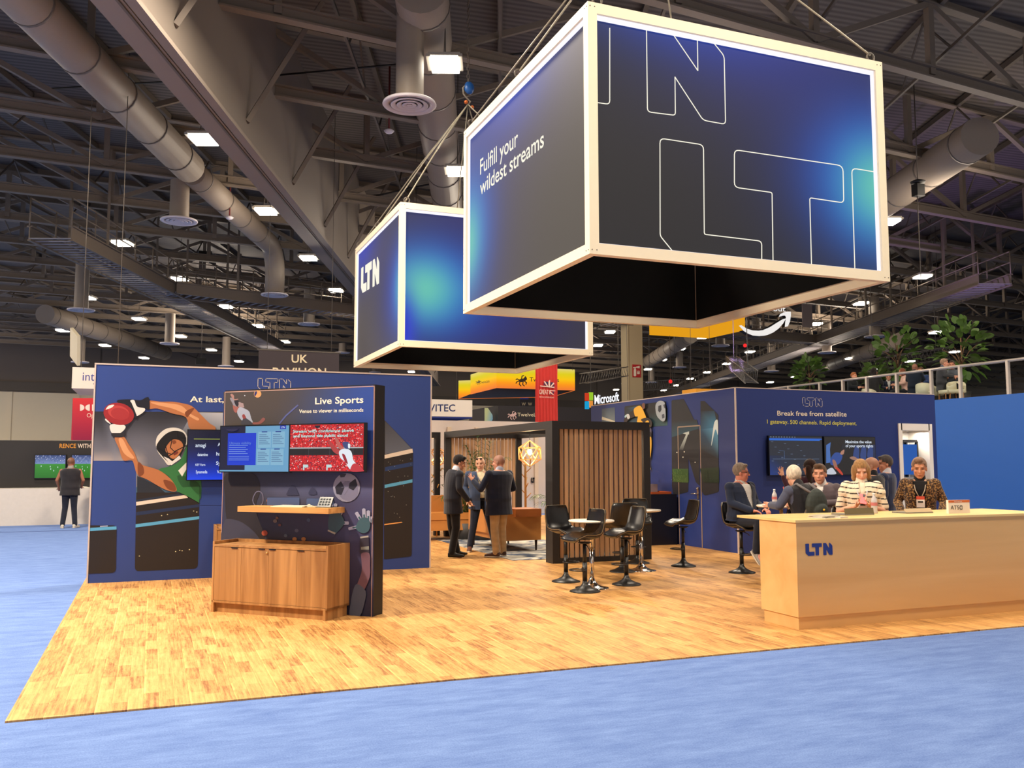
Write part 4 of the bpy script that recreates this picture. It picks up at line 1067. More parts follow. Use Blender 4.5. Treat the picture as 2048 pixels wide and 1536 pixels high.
# window shapes of the big letters: night stadium
S.append(([(70, 84, 104), (60, 74, 96), (112, 124, 128), (84, 98, 112)], rounded(c8(326, 910, 460, 892, 462, 1050, 326, 1050), 0)))
S.append(((196, 190, 170), c8(330, 990, 460, 1035, 462, 1050, 326, 1020)))
S.append(((34, 34, 38), rounded(c8(558, 884, 985, 830, 1000, 1080, 560, 1120), [3, 3, 3, 0])))
S.append(([(34, 34, 38), (60, 100, 130), (40, 70, 92), (34, 60, 80)], c8(570, 900, 720, 880, 740, 1050, 570, 1050)))
S.append(([(34, 34, 38), (34, 34, 38), (50, 84, 90), (40, 66, 74)], c8(800, 960, 1000, 900, 1000, 1080, 840, 1090)))
S.append(((160, 200, 210), [(1140+(590+a)/5.12, 640+(990+b)/5.12) for a, b in oval(0, 0, 30, 22)]))
# N shape
S.append(((36, 36, 42), rounded(c8(1040, 822, 1165, 808, 1215, 900, 1310, 1100, 1330, 1140, 1330, 1700, 1290, 1660, 1215, 1420, 1212, 1760, 1060, 1800, 1045, 1700), [3, 2, 0, 0, 0, 0, 0, 0, 3, 3, 0])))
S.append(((36, 36, 42), rounded(c8(1338, 830, 1380, 830, 1520, 970, 1526, 1760, 1380, 1800, 1338, 1740), [0, 0, 3, 4, 4, 0])))
S.append(([(36, 36, 42), (36, 60, 84), (60, 130, 170), (36, 70, 100)], c8(1338, 930, 1480, 930, 1516, 1120, 1340, 1120)))
S.append(([(36, 70, 100), (90, 160, 200), (40, 50, 60), (36, 40, 48)], c8(1338, 1120, 1518, 1100, 1522, 1420, 1340, 1320)))
S.append(((210, 224, 226), curvy(c8(1480, 1050, 1510, 1020, 1518, 1070, 1516, 1180, 1490, 1120, 1450, 1290, 1460, 1180))))
S.append(([(36, 36, 42), (36, 36, 42), (40, 70, 86), (40, 70, 86)], c8(1045, 1040, 1300, 1020, 1325, 1110, 1045, 1200)))
S.append(((190, 200, 196), c8(1156, 1160, 1222, 1140, 1222, 1172, 1190, 1172)))
S.append(([(190, 200, 196), (190, 200, 196), (60, 62, 66), (50, 52, 56)], c8(1192, 1170, 1212, 1170, 1160, 1330, 1118, 1330)))
for (x, y) in ((1097, 1356), (1173, 1350), (1160, 1404), (1284, 1457)): S.append(((210, 205, 190), [(1140+(x+a)/5.12, 640+(y+b)/5.12) for a, b in oval(0, 0, 6, 6)]))
S.append(([(52, 84, 44), (70, 96, 50), (46, 66, 30), (60, 84, 40)], rounded(cd(385, 458, 575, 458, 578, 622, 395, 615), [0, 0, 2, 3])))
S.append(([(34, 50, 34), (30, 50, 32), (26, 36, 26), (28, 40, 28)], rounded(cd(712, 455, 936, 440, 938, 625, 750, 622), [0, 0, 2, 4])))
for k in range(60):
    x, y = random.uniform(392, 570), random.uniform(470, 610); S.append(((96, 124, 64), cd(x, y, x+4, y, x+4, y+9, x, y+9)))
    x, y = random.uniform(760, 930), random.uniform(470, 610); S.append(((44, 64, 42), cd(x, y, x+4, y, x+4, y+9, x, y+9)))
# goalkeeper in yellow and the ball
YE = (224, 170, 50)
S.append(((46, 32, 32), curvy(c8(600, 985, 640, 940, 690, 915, 715, 950, 680, 990, 630, 1010, 600, 1040, 575, 1050, 570, 1020))))
S.append(((200, 204, 206), curvy(c8(595, 970, 620, 965, 632, 1000, 610, 1015))))
S.append((YE, curvy(c8(672, 915, 720, 880, 750, 890, 780, 950, 800, 1010, 780, 1045, 720, 1050, 705, 1040, 712, 990, 685, 985))))
S.append(((110, 70, 60), curvy(c8(755, 865, 780, 850, 785, 900, 765, 910))))
S.append(((44, 34, 34), curvy(c8(745, 1020, 800, 1000, 845, 1020, 860, 1060, 845, 1100, 800, 1080, 770, 1050))))
S.append((YE, curvy(c8(790, 1045, 820, 1030, 838, 1080, 830, 1120, 805, 1140, 798, 1090))))
S.append(((80, 74, 96), curvy(c8(815, 1130, 850, 1110, 852, 1200, 830, 1230, 812, 1200))))
S.append(((40, 34, 36), curvy(c8(812, 1160, 850, 1150, 850, 1200, 812, 1230))))
S.append((YE, curvy(c8(822, 1215, 850, 1200, 854, 1300, 840, 1420, 822, 1450, 812, 1380, 812, 1280))))
S.append(((214, 190, 90), curvy(c8(820, 1440, 828, 1440, 845, 1520, 840, 1536, 828, 1510))))
S.append(((150, 158, 168), curvy(c8(895, 880, 920, 835, 960, 828, 990, 850, 998, 920, 998, 1010, 975, 1040, 940, 1020, 905, 970))))
S.append(((44, 48, 58), rounded(c8(925, 880, 955, 870, 958, 920, 940, 950, 922, 930), 1))); S.append(((60, 64, 76), rounded(c8(975, 870, 995, 860, 997, 910, 985, 900), 1))); S.append(((70, 74, 86), rounded(c8(960, 970, 985, 960, 990, 1000, 965, 1010), 1)))
prints('printed_graphic', PLf, S, t, step=.0003)
# print for the front
A_ = PRt.at(1605, 812.5); Bq = PRt.at(1644.5, 813.5)
logo('logo_outline', A_, Vector((Bq.x-A_.x, 0, 0)), Vector((0, 0, PRt.at(1605, 795).z-A_.z)), mat('dim_white_print', (190, 184, 190), .5), t, PRt.n, outline=.045)
letters('lettering', 'Break free from satellite', PRt, 1554.5, 831, 1693, 833, 9.5, M_CREAMP, t, bold=.02)
letters('lettering', '1 gateway. 500 channels. Rapid deployment.', PRt, 1534, 847, 1713, 850.5, 8, M_YELP, t, bold=.02)
# flush door on the side wall
d0, d1, dz = 15.40, 14.62, 2.31
bm = bmesh.new()
for y in (d0, d1): box(bm, -.006, 0, y-YR-.012, y-YR+.012, .012, dz)
box(bm, -.006, 0, d1-YR, d0-YR, dz-.012, dz+.012); bmo('door_trim', bm, mat('brass_door_edge', (150, 126, 106), .35), t)
bm = bmesh.new(); y = d1-YR+.10; zc = hit(1397, 985, 0, XR).z
box(bm, -.02, -.006, y-.03, y+.03, zc-.12, zc+.10); tube(bm, [(-.02, y, zc-.02), (-.07, y, zc-.02), (-.075, y+.03, zc-.02), (-.075, y+.14, zc-.03)], .012, 8); lathe(bm, [(0, 0), (.025, 0), (.02, .02), (0, .02)], 12, Matrix.Translation((-.02, y, zc+.07)) @ Matrix.Rotation(-PI/2, 4, 'Y'))
bmo('door_handle', bm, mat('brushed_nickel', (190, 180, 170), .25, metal=.9), t)

d_ = bpy.data.lights.new('recess_lamp', 'AREA'); d_.size = .3; d_.energy = 7; d_.color = (1, .94, .86)
o = bpy.data.objects.new('recess_lamp', d_); o.location = (XR+(ax0+ax1)/2+.15, YR+.12, az-.12); COL.objects.link(o)
# equipment rack in the recess
t = thing('equipment_rack', 'black rack of server equipment in the cream-framed recess', 'server rack', (XR+(ax0+ax1)/2-.04, YR+.16, 0))
w_ = (ax1-ax0)/2-.15
bm = bmesh.new(); 
for k in (-1, 1): box(bm, k*w_-.02, k*w_+.02, 0, .05, 0, az-.3); box(bm, k*w_-.02, k*w_+.02, .27, .32, 0, az-.3)
box(bm, -w_, w_, 0, .32, az-.32, az-.27); box(bm, -w_, w_, 0, .32, 0, .1); bmo('rack_frame', bm, BLACK, t)
z = az-.40
PK = Plane((0, YR+.16, 0), (0, -1, 0))
bmo('screen_unit', B(-w_+.02, w_-.02, .0, .04, az-.95, az-.36), emit('rack_screen_blue', (52, 96, 176), .9), t)
bm = bmesh.new(); box(bm, -w_+.02, w_-.02, -.01, .3, az-1.13, az-1.0); bmo('network_switch', bm, mat('pale_metal', (170, 165, 160), .4), t)
bm = bmesh.new()
for k in range(12):
    x = -.12+k*.03; tube(bm, [(x, -.01, az-1.05), (x-.02, -.06, az-1.0), (x+.03, -.05, az-1.1), (x+.01, -.01, az-1.12)], .004, 4)
o = bmo('patch_cables', bm, mat('grey_cable', (150, 150, 155), .5), t); o['kind'] = 'stuff'
for k in range(3): bmo('server_unit', B(-w_+.02, w_-.02, 0, .3, az-1.20-.11*(k+1), az-1.20-.11*k-.01), mat('dark_server', (34, 34, 38), .4), t)
bmo('screen_unit', B(-w_+.06, w_-.06, -.01, .03, az-1.95, az-1.58), emit('rack_screen_dim', (38, 60, 92), .7), t)

# monitors on the blue front wall
t, pl, A, w, h = monitor('left monitor on the navy wall showing a dark network dashboard', PRt, (1537, 871), (1646.5, 950.5))
f = panel_px(pl, A, w, h); S = []
S += vgrad((32, 36, 46), (30, 38, 54), 1.0, 3); S.append(([(20, 36, 70), (32, 38, 48), (32, 38, 48), (18, 50, 120)], rect(f, 0, .5, .5, 1)))
S.append(((28, 90, 190), rect(f, 0, .05, 1, .085))); S.append(((30, 110, 220), rect(f, 0, .085, .96, .105)))
for k in range(10): S.append(((120, 140, 170), rect(f, .02+k*.05, .01, .04+k*.05, .025)))
for k in range(14): S.append(((96, 112, 140), rect(f, .05+R2.random()*.85, .14+k*.05, 0, 0) if False else rect(f, .03+(k*37 % 11)*.06, .14+k*.045, .07+(k*37 % 11)*.06, .150+k*.045)))
for q in stroke([(.17, .36), (.27, .38), (.27, .58)], .004): S.append(((90, 120, 170), [f(*p) for p in q]))
S.append(((100, 120, 150), rect(f, .05, .585, .93, .592))); S.append(((60, 80, 120), rect(f, .05, .92, .93, .925)))
prints('screen_image', pl, S, t, M_SCREEN, step=.0003)
t, pl, A, w, h = monitor('right monitor on the navy wall showing a cyclist and a sports rights slogan', PRt, (1647.5, 872.5), (1753, 949.5))
f = panel_px(pl, A, w, h); S = []
S.append(((22, 20, 22), rect(f, 0, 0, 1, 1)))
S.append(([(22, 20, 22), (26, 40, 78), (20, 28, 50), (22, 20, 22)], rect(f, .5, .2, 1, .8)))
bl = lambda *p: [f(p[i], p[i+1]) for i in range(0, len(p), 2)]
S.append(((64, 104, 170), bl(.03, .22, .12, .14, .10, .34, .11, .68, .02, .70)))
S.append(((40, 70, 140), [f(*p) for p in curvy([(.12, .55), (.20, .42), (.30, .43), (.34, .52), (.28, .70), (.18, .76), (.10, .72)])]))
S.append(((150, 100, 84), [f(*p) for p in curvy([(.14, .62), (.20, .64), (.24, .84), (.18, .84)])])); S.append(((190, 60, 40), [f(*p) for p in curvy([(.18, .80), (.26, .84), (.34, .99), (.30, 1)])]))
S.append(((190, 195, 205), [f(*p) for p in curvy([(.02, .90), (.12, .82), (.18, .90), (.20, .99), (.02, .99)])]))
S.append(((24, 26, 34), [f(*p) for p in curvy([(.34, .20), (.42, .16), (.44, .30), (.38, .40), (.32, .34)])])); S.append(((170, 120, 100), [f(*p) for p in curvy([(.32, .38), (.38, .34), (.36, .46), (.30, .46)])]))
for u in (.6, .74, .88): S.append(((40, 62, 118), [f(*p) for p in curvy([(u, .25), (u+.07, .30), (u+.06, .60), (u, .68), (u-.05, .5)])]))
S.append(((150, 110, 96), [f(*p) for p in curvy([(.48, .55), (.56, .52), (.66, .60), (.64, .64), (.52, .60)])]))
prints('screen_image', pl, S, t, M_SCREEN, step=.0003)
stext('Maximize the value', .40, .16, .92, .075); stext('of your sports rights', .40, .27, .95, .075)

# light-blue neighbour wall under the balcony
XB = 23.38
struct('wall_right', B(XB, XB+.12, 17.9, 40, 0, 3.60), mat('bright_blue_wall', (44, 98, 178), .6, var=.04, scale=.3))
bm = B(XB-.6, XB+.0, 20.9, 22.0, .0, 2.55)
# ---- balcony over it
t = thing('balcony_deck', 'pale floor slab carrying the balcony above the bright blue wall', 'balcony', (XB, 29, 3.42))
bmo('floor_slab', B(.125, 9, -11.1, 11, 0, .16), mat('pale_edge', (200, 195, 190), .6), t)
t = thing('balcony_railing', 'glass balcony railing with a silver handrail and posts', 'railing', (XB+.06, 29, 3.60))
M_RAIL = mat('satin_rail_metal', (176, 166, 158), .3, metal=.5)
bm = bmesh.new(); tube(bm, [(0, -11, 1.0), (0, 11, 1.0)], .045, 8); bmo('handrail', bm, M_RAIL, t)
def glass_mat():
    m = bpy.data.materials.new('clear_glass_panel'); m.use_nodes = True; nt = m.node_tree; nt.nodes.clear()
    o = nt.nodes.new('ShaderNodeOutputMaterial'); tr = nt.nodes.new('ShaderNodeBsdfTransparent'); gl = nt.nodes.new('ShaderNodeBsdfGlossy'); mx = nt.nodes.new('ShaderNodeMixShader')
    tr.inputs[0].default_value = (.90, .94, .95, 1); gl.inputs['Roughness'].default_value = .05; mx.inputs[0].default_value = .0
    nt.links.new(tr.outputs[0], mx.inputs[1]); nt.links.new(gl.outputs[0], mx.inputs[2]); nt.links.new(mx.outputs[0], o.inputs[0]); return m
M_GLASS = glass_mat()
posts = []
for px in (1918, 1860, 1791, 1731, 1683, 1637):
    p = hit(px, 760, 0, XB); posts.append(p.y-29)
posts += [posts[0]-1.7, posts[-1]+1.8, posts[-1]+3.6]; posts.sort()
for y in posts: bmo('post', B(-.05, .05, y-.04, y+.04, 0, 1.0), M_RAIL, t)
for a, b in zip(posts, posts[1:]): bmo('glass_pane', B(-.008, .008, a+.08, b-.08, .08, .93), M_GLASS, t)

# ================================================================== slatted pods
M_PODB = mat('pod_black_frame', (36, 33, 33), .5, var=.08)
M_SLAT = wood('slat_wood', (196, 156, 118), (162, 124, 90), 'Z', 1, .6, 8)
def slat_panel(t, x0, x1, y, z0, z1, nx, dep=.045, duty=.66):
    bm = bmesh.new(); p = (x1-x0)/nx
    for k in range(nx): box(bm, x0+k*p+p*(1-duty)/2, x0+k*p+p*(1+duty)/2, y, y+dep, z0, z1)
    bmo('slats', bm, M_SLAT, t)
X0, X1, Y0, Y1, ZP = 5.97, 7.77, 13.26, 19.05, 2.285
t = thing('lounge_pod', 'open black-framed lounge pod with wooden slat walls', 'pod', (X0, Y0, 0.012)); POD = t
w, d = X1-X0, Y1-Y0; b_ = .12; zp = ZP-.012
bm = bmesh.new()
for (x, y) in ((0, 0), (w-b_, 0), (0, d-b_), (w-b_, d-b_)): box(bm, x, x+b_, y, y+(.27 if y == 0 else b_), 0, zp)
for y in (0, d-b_): box(bm, b_, w-b_, y, y+b_, zp-.13, zp)
for x in (0, w-b_): box(bm, x, x+b_, .27, d-b_, zp-.13, zp)
box(bm, b_, w-b_, 0, b_, 0, .08); box(bm, b_, w-b_, d-b_, d, 0, .08)
box(bm, b_, w-b_, d*.5-.06, d*.5+.06, zp-.12, zp-.02)
bmo('frame', bm, M_PODB, t)
slat_panel(t, b_+.01, w-b_-.01, .03, .08, zp-.13, 17); slat_panel(t, b_+.01, w-b_-.01, d-.08, .08, zp-.13, 17, duty=.7)
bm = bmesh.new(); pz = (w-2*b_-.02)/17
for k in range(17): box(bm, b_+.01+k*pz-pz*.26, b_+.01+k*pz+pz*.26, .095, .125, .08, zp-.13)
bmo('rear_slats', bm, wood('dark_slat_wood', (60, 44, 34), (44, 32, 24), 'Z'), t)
t = thing('lounge_pod', 'second black-framed slatted pod, seen past the edge of the football wall', 'pod', (3.05, 19.25, .012)); w2, d2 = 2.9, 3.6
bm = bmesh.new()
for (x, y) in ((0, 0), (w2-b_, 0), (0, d2-b_), (w2-b_, d2-b_)): box(bm, x, x+b_, y, y+b_, 0, zp)
for y in (0, d2-b_): box(bm, b_, w2-b_, y, y+b_, zp-.13, zp)
for x in (0, w2-b_): box(bm, x, x+b_, b_, d2-b_, zp-.13, zp)
bmo('frame', bm, M_PODB, t); slat_panel(t, b_, w2-b_, d2-.1, 0.02, zp-.13, 26, duty=.7)

# warm light panel under the pod roof
bm = B(.35, w-.35, 1.2, 3.4, zp-.09, zp-.06); bmo('roof_light', bm, emit('pod_panel_glow', (255, 214, 160), 1.6), t) if False else bm.free()
d_ = bpy.data.lights.new('pod_roof_lamp', 'AREA'); d_.shape = 'RECTANGLE'; d_.size = 1.2; d_.size_y = 3.6; d_.energy = 60; d_.color = (1, .84, .64)
o = bpy.data.objects.new('pod_roof_lamp', d_); o.location = (6.87, 16.0, 2.12); COL.objects.link(o)
# hanging lamp with a faceted wooden cage
def cage_lamp(p, top, label, R=.25):
    t = thing('pendant_lamp', label, 'hanging lamp', tuple(p), .3)
    import itertools
    ph = (1+5**.5)/2; V = []
    for s1 in (-1, 1):
        for s2 in (-1, 1): V += [Vector((0, s1, s2*ph)), Vector((s1, s2*ph, 0)), Vector((s2*ph, 0, s1))]
    Rm = Vector((0, 1, ph)).rotation_difference(Vector((0, 0, 1))).to_matrix()
    V = [(Rm @ v).normalized()*R for v in V]; el = min((a-b).length for a, b in itertools.combinations(V, 2))
    bm = bmesh.new()
    for a, b in itertools.combinations(V, 2):
        if (a-b).length < el*1.1: bar(bm, a, b, .022, .016)
    bmo('wooden_cage', bm, wood('birch', (226, 170, 100), (196, 138, 72), 'Z', 1, .5), t)
    bm = bmesh.new(); ball(bm, (0, 0, .03), .045, 1, 1, 1.4, seg=12); bmo('bulb', bm, emit('warm_bulb', (255, 196, 110), 22.0), t)
    bm = bmesh.new(); tube(bm, [(0, 0, R*.9), (0, 0, top-p.z)], .006, 6); tube(bm, [(0, 0, .08), (0, 0, R+.06)], [.02, .006], 8); bmo('cord', bm, BLACK, t)
    d_ = bpy.data.lights.new('pendant_bulb', 'POINT'); d_.energy = 45; d_.color = (1, .66, .36); d_.shadow_soft_size = .05
    o = bpy.data.objects.new('pendant_bulb', d_); o.location = (0, 0, -.03); COL.objects.link(o); o.parent = t
    return t
p = hit(1059.5, 907, 1, 16.2); cage_lamp(p, 2.20, 'glowing faceted wooden pendant lamp inside the front pod')
p = hit(874, 914, 1, 20.9); cage_lamp(p, 2.20, 'faceted pendant lamp in the rear pod, beside the coat stand')

# white neighbouring wall and glass seen through the pod
t = thing('neighbour_booth', 'pale neighbouring booth wall seen through and above the slatted pod', 'exhibition booth', (9.5, 26.5, 0))
bmo('wall_panel', B(-6.5, 12, 0, .1, 0, 2.9), mat('white_booth_wall', (216, 206, 198), .6, var=.03), t)
bm = bmesh.new()
for x in (-1.1, -.2, .75, 1.8): box(bm, x, x+.12, -.06, 0, 0, 2.7)
bmo('door_frame', bm, mat('cream_door_frame', (226, 208, 184), .5), t)
bmo('grey_panel', B(-.08, .75, -.02, 0, 0, 2.3), mat('grey_glass_panel', (150, 150, 158), .3), t)
Pq = Plane((9.5, 26.47, 0), (0, -1, 0)); A_ = Pq.at(1062, 966); Bq = Pq.at(1074.5, 966)
logo('logo', A_, Vector((Bq.x-A_.x, 0, 0)), Vector((0, 0, .17)), BLACK, t, Pq.n)

# ================================================================== reception counter
M_MAPLE = wood('pale_maple', (226, 182, 122), (212, 164, 104), 'X', .35, .45, 9)
M_MAPLET = wood('pale_maple_top', (238, 204, 140), (226, 188, 122), 'X', .35, .4, 9)
t = thing('reception_counter', 'long pale maple reception counter with the blue three-letter logo', 'counter', (5.82, 7.19, 0.0)); CT = t
CW, CD, CH = 3.5, .57, 1.045
bmo('counter_body', B(0, CW, 0, CD, .13, CH-.012), M_MAPLE, t, bevel=.002, seg=1)
bmo('plinth', B(.0, CW-.05, .0, CD-.05, 0.012, .13), M_MAPLE, t) if False else bmo('plinth', B(.012, CW-.02, .012, CD+.02-.05, 0.012, .13), M_MAPLE, t)
bmo('countertop', B(-.015, CW+.02, -.012, CD+.36, CH-.012, CH+.012), M_MAPLET, t, bevel=.002, seg=1)
PCt = Plane((5.82, 7.19, 0), (0, -1, 0)); A_ = PCt.at(1611, 1112); Bq = PCt.at(1665, 1108.5)
logo('logo', A_, Vector((Bq.x-A_.x, 0, 0)), Vector((0, 0, PCt.at(1611, 1087.5).z-A_.z)), mat('logo_blue', (28, 52, 128), .5), t, PCt.n)
ZC = CH+.012
def on_ct(px, py, z=None): return gnd(px, py, ZC if z is None else z)
# magazines
p = on_ct(1560, 1028); t = thing('magazine_stack', 'loose stack of magazines and cards on the left end of the counter', 'magazines', (p.x, 7.35, ZC), .12)
bm = bmesh.new(); box(bm, -.14, .12, -.05, .16, 0, .004, Matrix.Rotation(.2, 4, 'Z')); box(bm, -.08, .16, .0, .2, .004, .014, Matrix.Rotation(-.1, 4, 'Z')); box(bm, -.05, .18, -.02, .2, .014, .022, Matrix.Rotation(.15, 4, 'Z'))
bmo('magazines', bm, mat('magazine_cover', (196, 186, 170), .4, var=.3, scale=14), t)
bm = bmesh.new(); box(bm, .06, .17, -.10, -.03, 0, .014); bmo('card_pile', bm, mat('card_stock', (206, 200, 190), .6), t)
# laptops seen from behind
def laptop(label, px0, px1, py, col, y, lean=.35, hgt=.17):
    A, Bc = hit(px0, py, 1, y), hit(px1, py, 1, y); w = (Bc-A).length
    t = thing('laptop', label, 'laptop', ((A.x+Bc.x)/2, y, ZC)); Mx = Matrix.Rotation(lean, 4, 'X')
    bmo('lid', B(-w/2, w/2, -.004, .004, .005, hgt, Mx), col, t, bevel=.002, seg=1); bmo('keyboard_base', B(-w/2, w/2, -.004, .21, 0, .014), mat('laptop_grey', (120, 118, 112), .4), t, bevel=.002, seg=1)
    return t
laptop('open laptop with an olive-grey lid in front of the woman in stripes', 1690.5, 1748, 1028, mat('olive_lid', (108, 98, 72), .35), 7.60, -.18, .075)
laptop('flat silver laptop in front of the person in the leopard jacket', 1813, 1866, 1025, mat('silver_lid', (196, 174, 140), .35), 7.62, -.6, .062)
# member sign
p = hit(1897.5, 1025, 1, 7.45); q = hit(1940, 1025, 1, 7.45); w = q.x-p.x; hh = hit(1897.5, 1000.5, 1, 7.45).z-ZC
t = thing('table_sign', 'white table sign with an orange band at the right end of the counter', 'sign', ((p.x+q.x)/2, 7.45, ZC))
bmo('sign_board', B(-w/2, w/2, 0, .03, 0, hh), mat('white_card', (232, 220, 206), .5), t); bmo('orange_band', B(-w/2, w/2, -.002, 0, hh*.82, hh), mat('orange_band', (196, 96, 34), .5), t)
Pz = Plane((0, 7.45, 0), (0, -1, 0)); letters('lettering', 'ATSC', Pz, 1901, 1019, 1925, 1019, 8, BLACK, t, bold=.0); letters('lettering', 'MEMBER', Pz, 1908, 1004, 1924, 1004, 2, mat('white_card', (232, 220, 206)), t)
bm = bmesh.new(); c = Pz.at(1921, 1015)+Vector((0, -.003, 0))
for r in (.026, .020): tube(bm, [c+Vector((math.cos(a)*r, 0, math.sin(a)*r)) for a in np.linspace(-2.0, 2.0, 16)], .0012, 4)
o = bmo('ring_mark', bm, BLACK, None); o.data.transform(local_of(t).inverted()); o.parent = t

# ================================================================== bar tables and stools
M_LEATH = mat('black_leather', (24, 22, 22), .32, var=.2, spec=.6, bump=.05)
M_PIPING = mat('tan_shell_edge', (112, 90, 56), .4)
M_BMETAL = mat('black_powder_metal', (24, 22, 21), .4, spec=.5)
M_CHROME = mat('chrome', (215, 210, 205), .12, metal=1.0, var=.01)
def make_stool(label, seat_z=.66):
    t = thing('bar_stool', label, 'bar stool', (0, 0, .012), 0, 'black bucket bar stools')
    bm = bmesh.new(); lathe(bm, [(0, 0), (.195, 0), (.19, .012), (.12, .035), (.06, .065), (.034, .10), (.030, .13), (0, .13)], 28); bmo('base', bm, M_BMETAL, t)
    bm = bmesh.new(); tube(bm, [(0, 0, .11), (0, 0, .36)], .030, 14); tube(bm, [(0, 0, .34), (0, 0, seat_z-.07)], .024, 14); lathe(bm, [(.06, seat_z-.07), (.09, seat_z-.05), (0, seat_z-.05)], 12); bmo('column', bm, M_BMETAL, t)
    bm = bmesh.new(); c = Vector((0, .10, .27)); tube(bm, [c+Vector((math.cos(a)*.115, math.sin(a)*.10, 0)) for a in np.linspace(0, 2*PI, 18, endpoint=False)], .009, 6, closed=True); tube(bm, [(0, .0, .27), (0, .03, .27)], .035, 10); bmo('footrest', bm, M_BMETAL, t)
    bm = bmesh.new(); tube(bm, [(-.03, 0, seat_z-.07), (-.12, .02, seat_z-.10), (-.16, .02, seat_z-.13)], .006, 6); bmo('lever', bm, M_BMETAL, t)
    # bucket shell: a profile from the front lip to the top of the back, front is +y
    prof = [(.225, -.035, .19), (.19, -.005, .205), (.08, .0, .215), (-.05, -.005, .22), (-.13, .015, .225), (-.175, .06, .225), (-.20, .13, .222), (-.22, .22, .215), (-.235, .30, .205), (-.24, .345, .185), (-.24, .355, .165)]
    nx = 13; top, bot = [], []; bm = bmesh.new()
    for i, (y, z, hw) in enumerate(prof):
        j0, j1 = max(0, i-1), min(len(prof)-1, i+1); tg = Vector((0, prof[j1][0]-prof[j0][0], prof[j1][1]-prof[j0][1])).normalized(); nn = Vector((0, tg.z, -tg.y))
        nn = nn if nn.z > 0 or nn.y > 0 else -nn
        rt_, rb_ = [], []
        for k in range(nx):
            u = -1+2*k/(nx-1); curl = .055*abs(u)**2.6*(1 if i > 1 else .3)
            P_ = Vector((u*hw, y, z+seat_z))+nn*curl; rt_.append(bm.verts.new(P_+nn*.012)); rb_.append(bm.verts.new(P_-nn*.018))
        top.append(rt_); bot.append(rb_)
    n_ = len(prof)
    for i in range(n_-1):
        for k in range(nx-1):
            bm.faces.new((top[i][k], top[i][k+1], top[i+1][k+1], top[i+1][k])).smooth = True
            bm.faces.new((bot[i][k+1], bot[i][k], bot[i+1][k], bot[i+1][k+1])).smooth = True
        for k, s in ((0, 1), (nx-1, -1)):
            q = (top[i][k], top[i+1][k], bot[i+1][k], bot[i][k]); bm.faces.new(q if s > 0 else q[::-1])
    for i in (0, n_-1):
        for k in range(nx-1): bm.faces.new((top[i][k], bot[i][k], bot[i][k+1], top[i][k+1]))
    edge = [v.co.copy() for v in top[-1]]; le = [top[i][0].co.copy() for i in range(n_)]; re_ = [top[i][-1].co.copy() for i in range(n_)]
    rim = [(a+b)/2 for a, b in zip([v.co for r in top for v in (r[0],)], [v.co for r in bot for v in (r[0],)])]
    rimr = [(top[i][-1].co+bot[i][-1].co)/2 for i in range(n_)]; rimt = [(a.co+b.co)/2 for a, b in zip(top[-1], bot[-1])]
    loop = rim+rimt[1:-1]+rimr[::-1]
    seat = bmo('seat', bm, M_LEATH, t)
    bm = bmesh.new(); tube(bm, loop, .005, 6); bmo('piping', bm, M_PIPING, seat)
    return t
def place_stool(px, py, face, label, z=0, src=[None]):
    p = gnd(px, py)
    if src[0] is None: o = src[0] = make_stool(label)
    else: o = copy_tree(src[0]); o['label'] = label
    o.location = (p.x, p.y, .012); o.rotation_euler = (0, 0, face); return o
def face_to(px, py, tx, ty):
    a, b = gnd(px, py), gnd(tx, ty); return math.atan2((b-a).y, (b-a).x)-PI/2
place_stool(1132, 1165, math.atan2(-.95, .35)-PI/2, 'black bar stool left of the front white table, its back against the slats')
place_stool(1170, 1185, math.radians(92), 'black bar stool nearest the front, in front of the white table foot')
place_stool(1253, 1171, math.radians(88), 'black bar stool right of the front white table, seat turned left')
place_stool(1245, 1145, math.radians(-12), 'black bar stool showing the back of its seat behind the front table')
place_stool(1275, 1128, math.radians(160), 'black bar stool between the second table and the pod corner')
place_stool(1367, 1134, math.radians(78), 'lone black bar stool in front of the blue door')
place_stool(1484, 1147, math.atan2(-.96, .26)-PI/2, 'black bar stool under the seated man in glasses')
def bar_table(px, py, topz, R, label):
    p = gnd(px, py); t = thing('bar_table', label, 'bar table', (p.x, p.y, .012), 0, None)
    bm = bmesh.new(); lathe(bm, [(0, 0), (.22, 0), (.215, .010), (.15, .022), (.09, .042), (.05, .08), (.031, .13), (0, .13)], 32); bmo('base', bm, M_CHROME, t)
    bm = bmesh.new(); tube(bm, [(0, 0, .13), (0, 0, .50)], .030, 16); tube(bm, [(0, 0, .50), (0, 0, topz-.03)], .025, 16); bmo('column', bm, M_CHROME, t)
    bm = bmesh.new(); lathe(bm, [(0, topz-.028), (R-.02, topz-.028), (R, topz-.018), (R, topz-.004), (R-.005, topz), (0, topz)], 40); bmo('tabletop', bm, mat('white_laminate_top', (240, 230, 212), .3, var=.01), t)
    return t, p
t, p = bar_table(1184, 1178, .865, .295, 'white round bar table on a chrome foot, nearest of the two')
bm = bmesh.new(); lathe(bm, [(0, 0), (.07, 0), (.07, .003), (0, .003)], 20); o = bmo('blue_coaster', bm, mat('blue_paper', (70, 104, 150), .5)); o.location = (p.x+.15, p.y, .878); tag(o, 'blue round paper lying on the nearest white bar table', 'coaster')
bar_table(1283, 1143, .90, .30, 'white round bar table on a chrome foot behind the nearest one')
